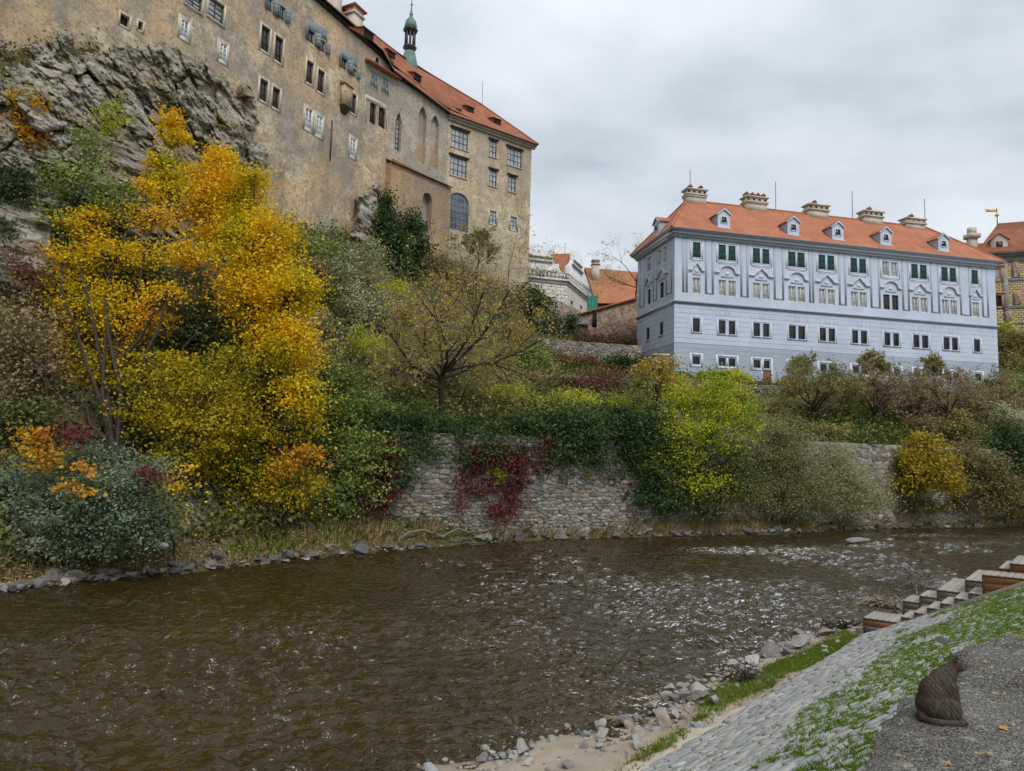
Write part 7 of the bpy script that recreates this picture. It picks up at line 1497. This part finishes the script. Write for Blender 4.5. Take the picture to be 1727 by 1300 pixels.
# driftwood and the little things on the banks
def driftwood(name, label, P, n, L, r, seed, mat=M_TWIG, flat=.35, thick=.03):
    q = np.random.default_rng(seed); root = empty(name, P, label, 'driftwood'); c = P + q.normal(size=(n, 3)) * [r, r * .6, r * .15] + [0, 0, r * .15]; d = unit(q.normal(size=(n, 3)) * [1, .7, flat]); lv = grow(c - d * L * .5, d, q.uniform(.5, 1.2, n) * L, q.uniform(.4, 1.2, n) * thick, q, [(3, .7, .5, .5, .05, .25)]); V, F = join([tubes(p, np.maximum(R_, .004), 4) for p, R_ in lv]); obj('branch', V, F, mat, root); return root
driftwood('driftwood', 'dark tangle of driftwood stranded in the water beside the steps', at_height(1492, 1019, .05), 60, .7, .38, 1, M_TWIG)
driftwood('driftwood', 'pale bleached branches caught behind the wooden platforms', at_height(1562, 986, .1), 30, 1.3, .6, 2, M_BARKG, .5)
driftwood('driftwood', 'brown root clump on the sand in front of the grass strip', beach_at(1262, 1150), 40, .4, .16, 3, M_BARK)
driftwood('driftwood', 'dark root clump against the lowest wooden platform', beach_at(1425, 1062), 46, .5, .22, 4, M_BARK)
P0_, P1_ = g(672, 914), g(845, 903); pth = path(P0_ + [0, -.1, .12], P1_ + [0, -.1, .2], np.random.default_rng(6), 12, .03); V, F = tubes(pth[None], np.linspace(.07, .03, 12)[None], 6); o = obj('driftwood_pole', V, F, M_BARKG, origin=pth[0]); tag(o, 'long pale driftwood pole lying along the far waterline', 'driftwood')
P0_, P1_ = g(905, 890), g(960, 884); pth = path(P0_ + [0, 0, .15], P1_ + [0, 0, .35], np.random.default_rng(8), 8, .12); V, F = tubes(pth[None], np.linspace(.05, .02, 8)[None], 5); o = obj('fallen_branch', V, F, M_BARKG, origin=pth[0]); tag(o, 'bleached curved branch lying in dry grass below the wall', 'branch')
P = g(268, 929); m = MB(); m.lathe((0, 0, 0), [(.03, 0), (.11, .02), (.11, .36), (.04, .42), (.035, .48)], 10); o = link('plastic_bottle', m.mesh('plastic_bottle', plain('white_plastic', (.7, .7, .72), .4, .05), True), loc=P + [0, -.1, .2]); o.rotation_euler = (1.5, .1, 1.2); tag(o, 'white plastic bottle washed up on the bank by the willow bush', 'bottle')
# cliff beam and gutter boards
for k, (x0, y0, x1, y1) in enumerate([(296, 252, 312, 322), (303, 250, 322, 322)]):
    A_, B_ = at_depth(x0, y0, 38.5), at_depth(x1, y1, 36.0); V, F = tubes(np.linspace(A_, B_, 5)[None], np.full((1, 5), .13), 4); o = obj('timber_beam', V, F, M_BARKG, origin=A_); tag(o, ['grey timber beam leaning against the cliff cave, the left one', 'grey timber beam leaning against the cliff cave, the right one'][k], 'beam')

# fallen leaves and lichen stones on the ledge
LV = []
for k in range(5):
    m = MB(); r = np.random.default_rng(50 + k); an = np.linspace(0, 2 * math.pi, 11)[:-1]; rr = .5 + .22 * np.cos(an * 5 + .3) + r.normal(0, .04, 10)
    m.add([(0, 0, .02)] + [(q * math.cos(t), q * .75 * math.sin(t), .10 * r.normal()) for q, t in zip(rr, an)], [(0, i + 1, (i + 1) % 10 + 1) for i in range(10)]); LV.append(m.mesh('leaf', M_LITTER))
for k, (x, y, lab) in enumerate([(1692, 1228, 'pale yellow leaf lying right of the cat'), (1700, 1086, 'small ochre leaf near the far right of the ledge'), (1663, 1118, 'brown leaf behind the cat'), (1655, 1272, 'tan leaf in front of the cat'), (1716, 1150, 'curled leaf at the right edge of the ledge'), (1600, 1290, 'small leaf at the bottom edge of the ledge'), (1680, 1172, 'reddish leaf level with the cat head'), (1640, 1060, 'tiny leaf near the far end of the ledge')]):
    P = at_height(x, y, 2.91); o = bpy.data.objects.new('fallen_leaf', LV[k % 5]); COL.objects.link(o); s = .075 if k == 0 else rk.uniform(.03, .05); o.location = (P[0], P[1], P[2] + .012); o.scale = (s, s, s); o.rotation_euler = (rk.normal(0, .2), rk.normal(0, .2), rk.uniform(0, 6)); tag(o, lab, 'leaf', 'fallen leaves on the ledge')
a, w = rk.uniform(-3, LEDGE_A - .1, 3500), rk.uniform(-3.2, -.03, 3500); k = near_only(a, w); a, w = a[k], w[k]; x, y = bank_xy(a, w); s = rk.uniform(.0035, .010, len(a)); Vp = lowV[None] * (1 + .2 * rk.normal(size=(len(a), 12, 1))) * np.stack([s, s, s * .5], 1)[:, None] + np.stack([x, y, np.full(len(a), 2.905) + _nz(x, y, 2.2, 5) * .018], 1)[:, None]
o = obj('grit', Vp.reshape(-1, 3), (lowF[None] + (np.arange(len(a)) * 12)[:, None, None]).reshape(-1, 3), mk_stone('pale_grit', [(.25, .23, .2), (.4, .38, .34), (.5, .46, .4)], 8, .003)); o['kind'] = 'stuff'
P = at_height(1592, 1088, 2.86); rock_at('broken_stone', RN[5], P, .075, .05, .05, 'dark broken stone on the crumbled edge of the ledge', cat='stone'); P = at_height(1548, 1142, 2.86); rock_at('broken_stone', RN[6], P, .035, .03, .03, 'small loose stone on the ledge edge behind the cat', cat='stone')

# ------------------------------------------------------------------ tabby cat, sitting, looking right
def tabby():
    t = NT('tabby_fur'); p = t.n('ShaderNodeTexCoord').outputs['Object']
    q = t.n('ShaderNodeMapping', {'Vector': p, 'Rotation': (0, .55, 0)}).outputs[0]
    w = t.n('ShaderNodeTexWave', {'Vector': q, 'Scale': 13.0, 'Distortion': 7.0, 'Detail': 4.0, 'Detail Scale': 1.5}, bands_direction='X').outputs['Fac']
    f = t.noise(60, 4, .7, p, 0, sc=(1, 1, .3)); s = t.n('ShaderNodeSeparateXYZ', {0: p}).outputs
    c = t.ramp(w, [(.1, (.042, .035, .029)), (.45, (.072, .060, .049)), (.9, (.105, .088, .072))]); c = t.mix(t.ramp(t.noise(9, 3, .5, p), [(.4, .6), (.65, 0.0)]), c, (.075, .057, .043)); c = t.mix(t.ramp(f, [(.4, .5), (.6, 0.0)]), c, (.03, .024, .02))
    face = t.math('MULTIPLY', t.ramp(t.math('MULTIPLY', s['X'], 5.0), [(.62, 0.0), (.76, .75)]), t.ramp(t.math('MULTIPLY', s['Z'], 2.0), [(.60, 1.0), (.72, 0.0)])); c = t.mix(face, c, (.19, .155, .12))
    back = t.math('ADD', t.math('MULTIPLY', s['X'], -4.2), .05); c = t.mix(t.ramp(back, [(.3, 0.0), (.62, .8)]), c, (.035, .022, .018))
    return t.done(c, .9, None, .1)
M_FUR = tabby()
def ell(c, r, rot=None, n=14):
    bm = bmesh.new(); bmesh.ops.create_uvsphere(bm, u_segments=n * 2, v_segments=n, radius=1.0); V = np.array([v.co for v in bm.verts]) * r; F = [[v.index for v in f.verts] for f in bm.faces]; bm.free()
    if rot is not None: V = V @ np.array(Matrix.Rotation(rot, 3, 'Y')).T
    return V + np.array(c), F
mb = MB()
for c, r, rot in [((-.055, 0, .10), (.105, .098, .10), 0), ((-.05, 0, .175), (.088, .085, .115), .25), ((-.005, 0, .235), (.078, .075, .115), .5), ((.04, 0, .285), (.06, .058, .085), .5), ((.07, 0, .33), (.05, .046, .055), .5), ((.105, 0, .365), (.054, .050, .045), .15), ((.148, 0, .352), (.026, .026, .021), .1), ((.125, .03, .35), (.028, .022, .022), 0), ((.125, -.03, .35), (.028, .022, .022), 0),
                  ((.045, 0, .205), (.056, .062, .11), -.1), ((.02, .078, .085), (.082, .036, .078), 0), ((.02, -.078, .085), (.082, .036, .078), 0), ((.085, .075, .016), (.048, .022, .018), 0), ((.085, -.075, .016), (.048, .022, .018), 0), ((.108, .03, .014), (.032, .02, .016), 0), ((.108, -.03, .014), (.032, .02, .016), 0)]: mb.add(*ell(c, r, rot))
for sgn in (-1, 1):
    V, F = tubes(np.array([[[.06, sgn * .036, .23], [.078, sgn * .034, .16], [.088, sgn * .032, .09], [.096, sgn * .030, .015]]]), np.array([[.034, .028, .021, .019]]), 12); mb.add(V, F); mb.add(*ell((.06, sgn * .036, .23), (.034, .034, .034)))
tl = np.array([[-.14, -.02, .03], [-.145, -.075, .022], [-.11, -.115, .02], [-.05, -.135, .02], [.015, -.135, .02], [.07, -.125, .022], [.105, -.11, .022]]); V, F = tubes(tl[None], np.array([[.028, .025, .023, .022, .021, .02, .015]]), 12); mb.add(V, F); mb.add(*ell(tl[-1], (.017, .015, .015))); mb.add(*ell(tl[0], (.03, .03, .03)))
for sgn in (-1, 1):     # ears
    b = np.array([.085, sgn * .034, .395]); m_t = b + np.array([.002, sgn * .014, .058]); V = []; F = []
    for k in range(10): an = k * math.pi / 5; V.append(b + np.array([.013 * math.cos(an), .022 * math.sin(an), -.004]))
    V.append(m_t); F = [(k, (k + 1) % 10, 10) for k in range(10)] + [tuple(range(9, -1, -1))]; mb.add(V, F)
cat = empty('cat', at_height(1588, 1214, 2.9), 'brown tabby cat sitting on the concrete ledge looking to the right', 'cat'); cat.rotation_euler = (0, 0, -.12); cat.scale = (1, .86, 1)
cme = mb.mesh('cat_body', M_FUR, True); tmp = bpy.data.objects.new('cat_body', cme); COL.objects.link(tmp)
md = tmp.modifiers.new('r', 'REMESH'); md.mode = 'VOXEL'; md.voxel_size = .0055; md.use_smooth_shade = True; sm = tmp.modifiers.new('s', 'SMOOTH'); sm.iterations = 7; sm.factor = .5
dg = bpy.context.evaluated_depsgraph_get(); body_me = bpy.data.meshes.new_from_object(tmp.evaluated_get(dg)); bpy.data.objects.remove(tmp)
body_me.materials.clear(); body_me.materials.append(M_FUR); body_me.polygons.foreach_set('use_smooth', np.ones(len(body_me.polygons), bool))
body = bpy.data.objects.new('body', body_me); COL.objects.link(body); body.parent = cat
CS = .94; body.scale = (CS, CS, CS)
nv_ = len(body_me.vertices); co = np.zeros(nv_ * 3, np.float32); body_me.vertices.foreach_get('co', co); co = co.reshape(-1, 3); no = np.zeros(nv_ * 3, np.float32); body_me.vertices.foreach_get('normal', no); no = no.reshape(-1, 3)
sel = rk.integers(nv_, size=16000); p = co[sel] + rk.normal(size=(16000, 3)) * .002; flow = np.array([-.25, 0, -.9]); dr_ = unit(no[sel] * .55 + flow - no[sel] * (no[sel] @ flow)[:, None] + rk.normal(size=p.shape) * .35); ln_ = rk.uniform(.006, .013, 16000)[:, None]; sd_ = unit(np.cross(dr_, no[sel] + rk.normal(size=p.shape) * .3)) * .0006
V = np.stack([p - sd_ - no[sel] * .002, p + sd_ - no[sel] * .002, p + dr_ * ln_], 1).reshape(-1, 3); me = new_mesh('fur', V, np.arange(len(V)).reshape(-1, 3), M_FUR); fur = bpy.data.objects.new('fur', me); COL.objects.link(fur); fur.parent = cat; fur.scale = (CS, CS, CS)
M_EYE = plain('cat_eye', (.16, .15, .03), .1, .2, 30, 0, .6); M_NOSE = plain('cat_nose', (.10, .045, .04), .5, .1, 20, 0); bk_ = plain('pupil', (.005, .005, .005), .1, .1, 5, 0)
for sgn in (-1, 1):
    V, F = ell((.140, sgn * .026, .376), (.009, .009, .009), 0, 8); V2, F2 = ell((.1465, sgn * .029, .376), (.004, .004, .006), 0, 6); m = MB(); m.add(V, F, 0); m.add(V2, F2, 1); me = m.mesh('eye', [M_EYE, bk_], True); o = bpy.data.objects.new('eye', me); COL.objects.link(o); o.parent = cat; o.scale = (CS,) * 3
V, F = ell((.174, 0, .358), (.006, .009, .006), 0, 8); o = bpy.data.objects.new('nose', new_mesh('nose', V, F, M_NOSE, True)); COL.objects.link(o); o.parent = cat; o.scale = (CS,) * 3
m = MB()
for sgn in (-1, 1): m.add([(.098, sgn * .022, .402), (.100, sgn * .050, .402), (.094, sgn * .044, .437)], [(0, 1, 2)])
o = bpy.data.objects.new('inner_ear', m.mesh('inner_ear', plain('inner_ear_skin', (.22, .14, .11), .7, .1, 20, 0))); COL.objects.link(o); o.parent = cat; o.scale = (CS,) * 3
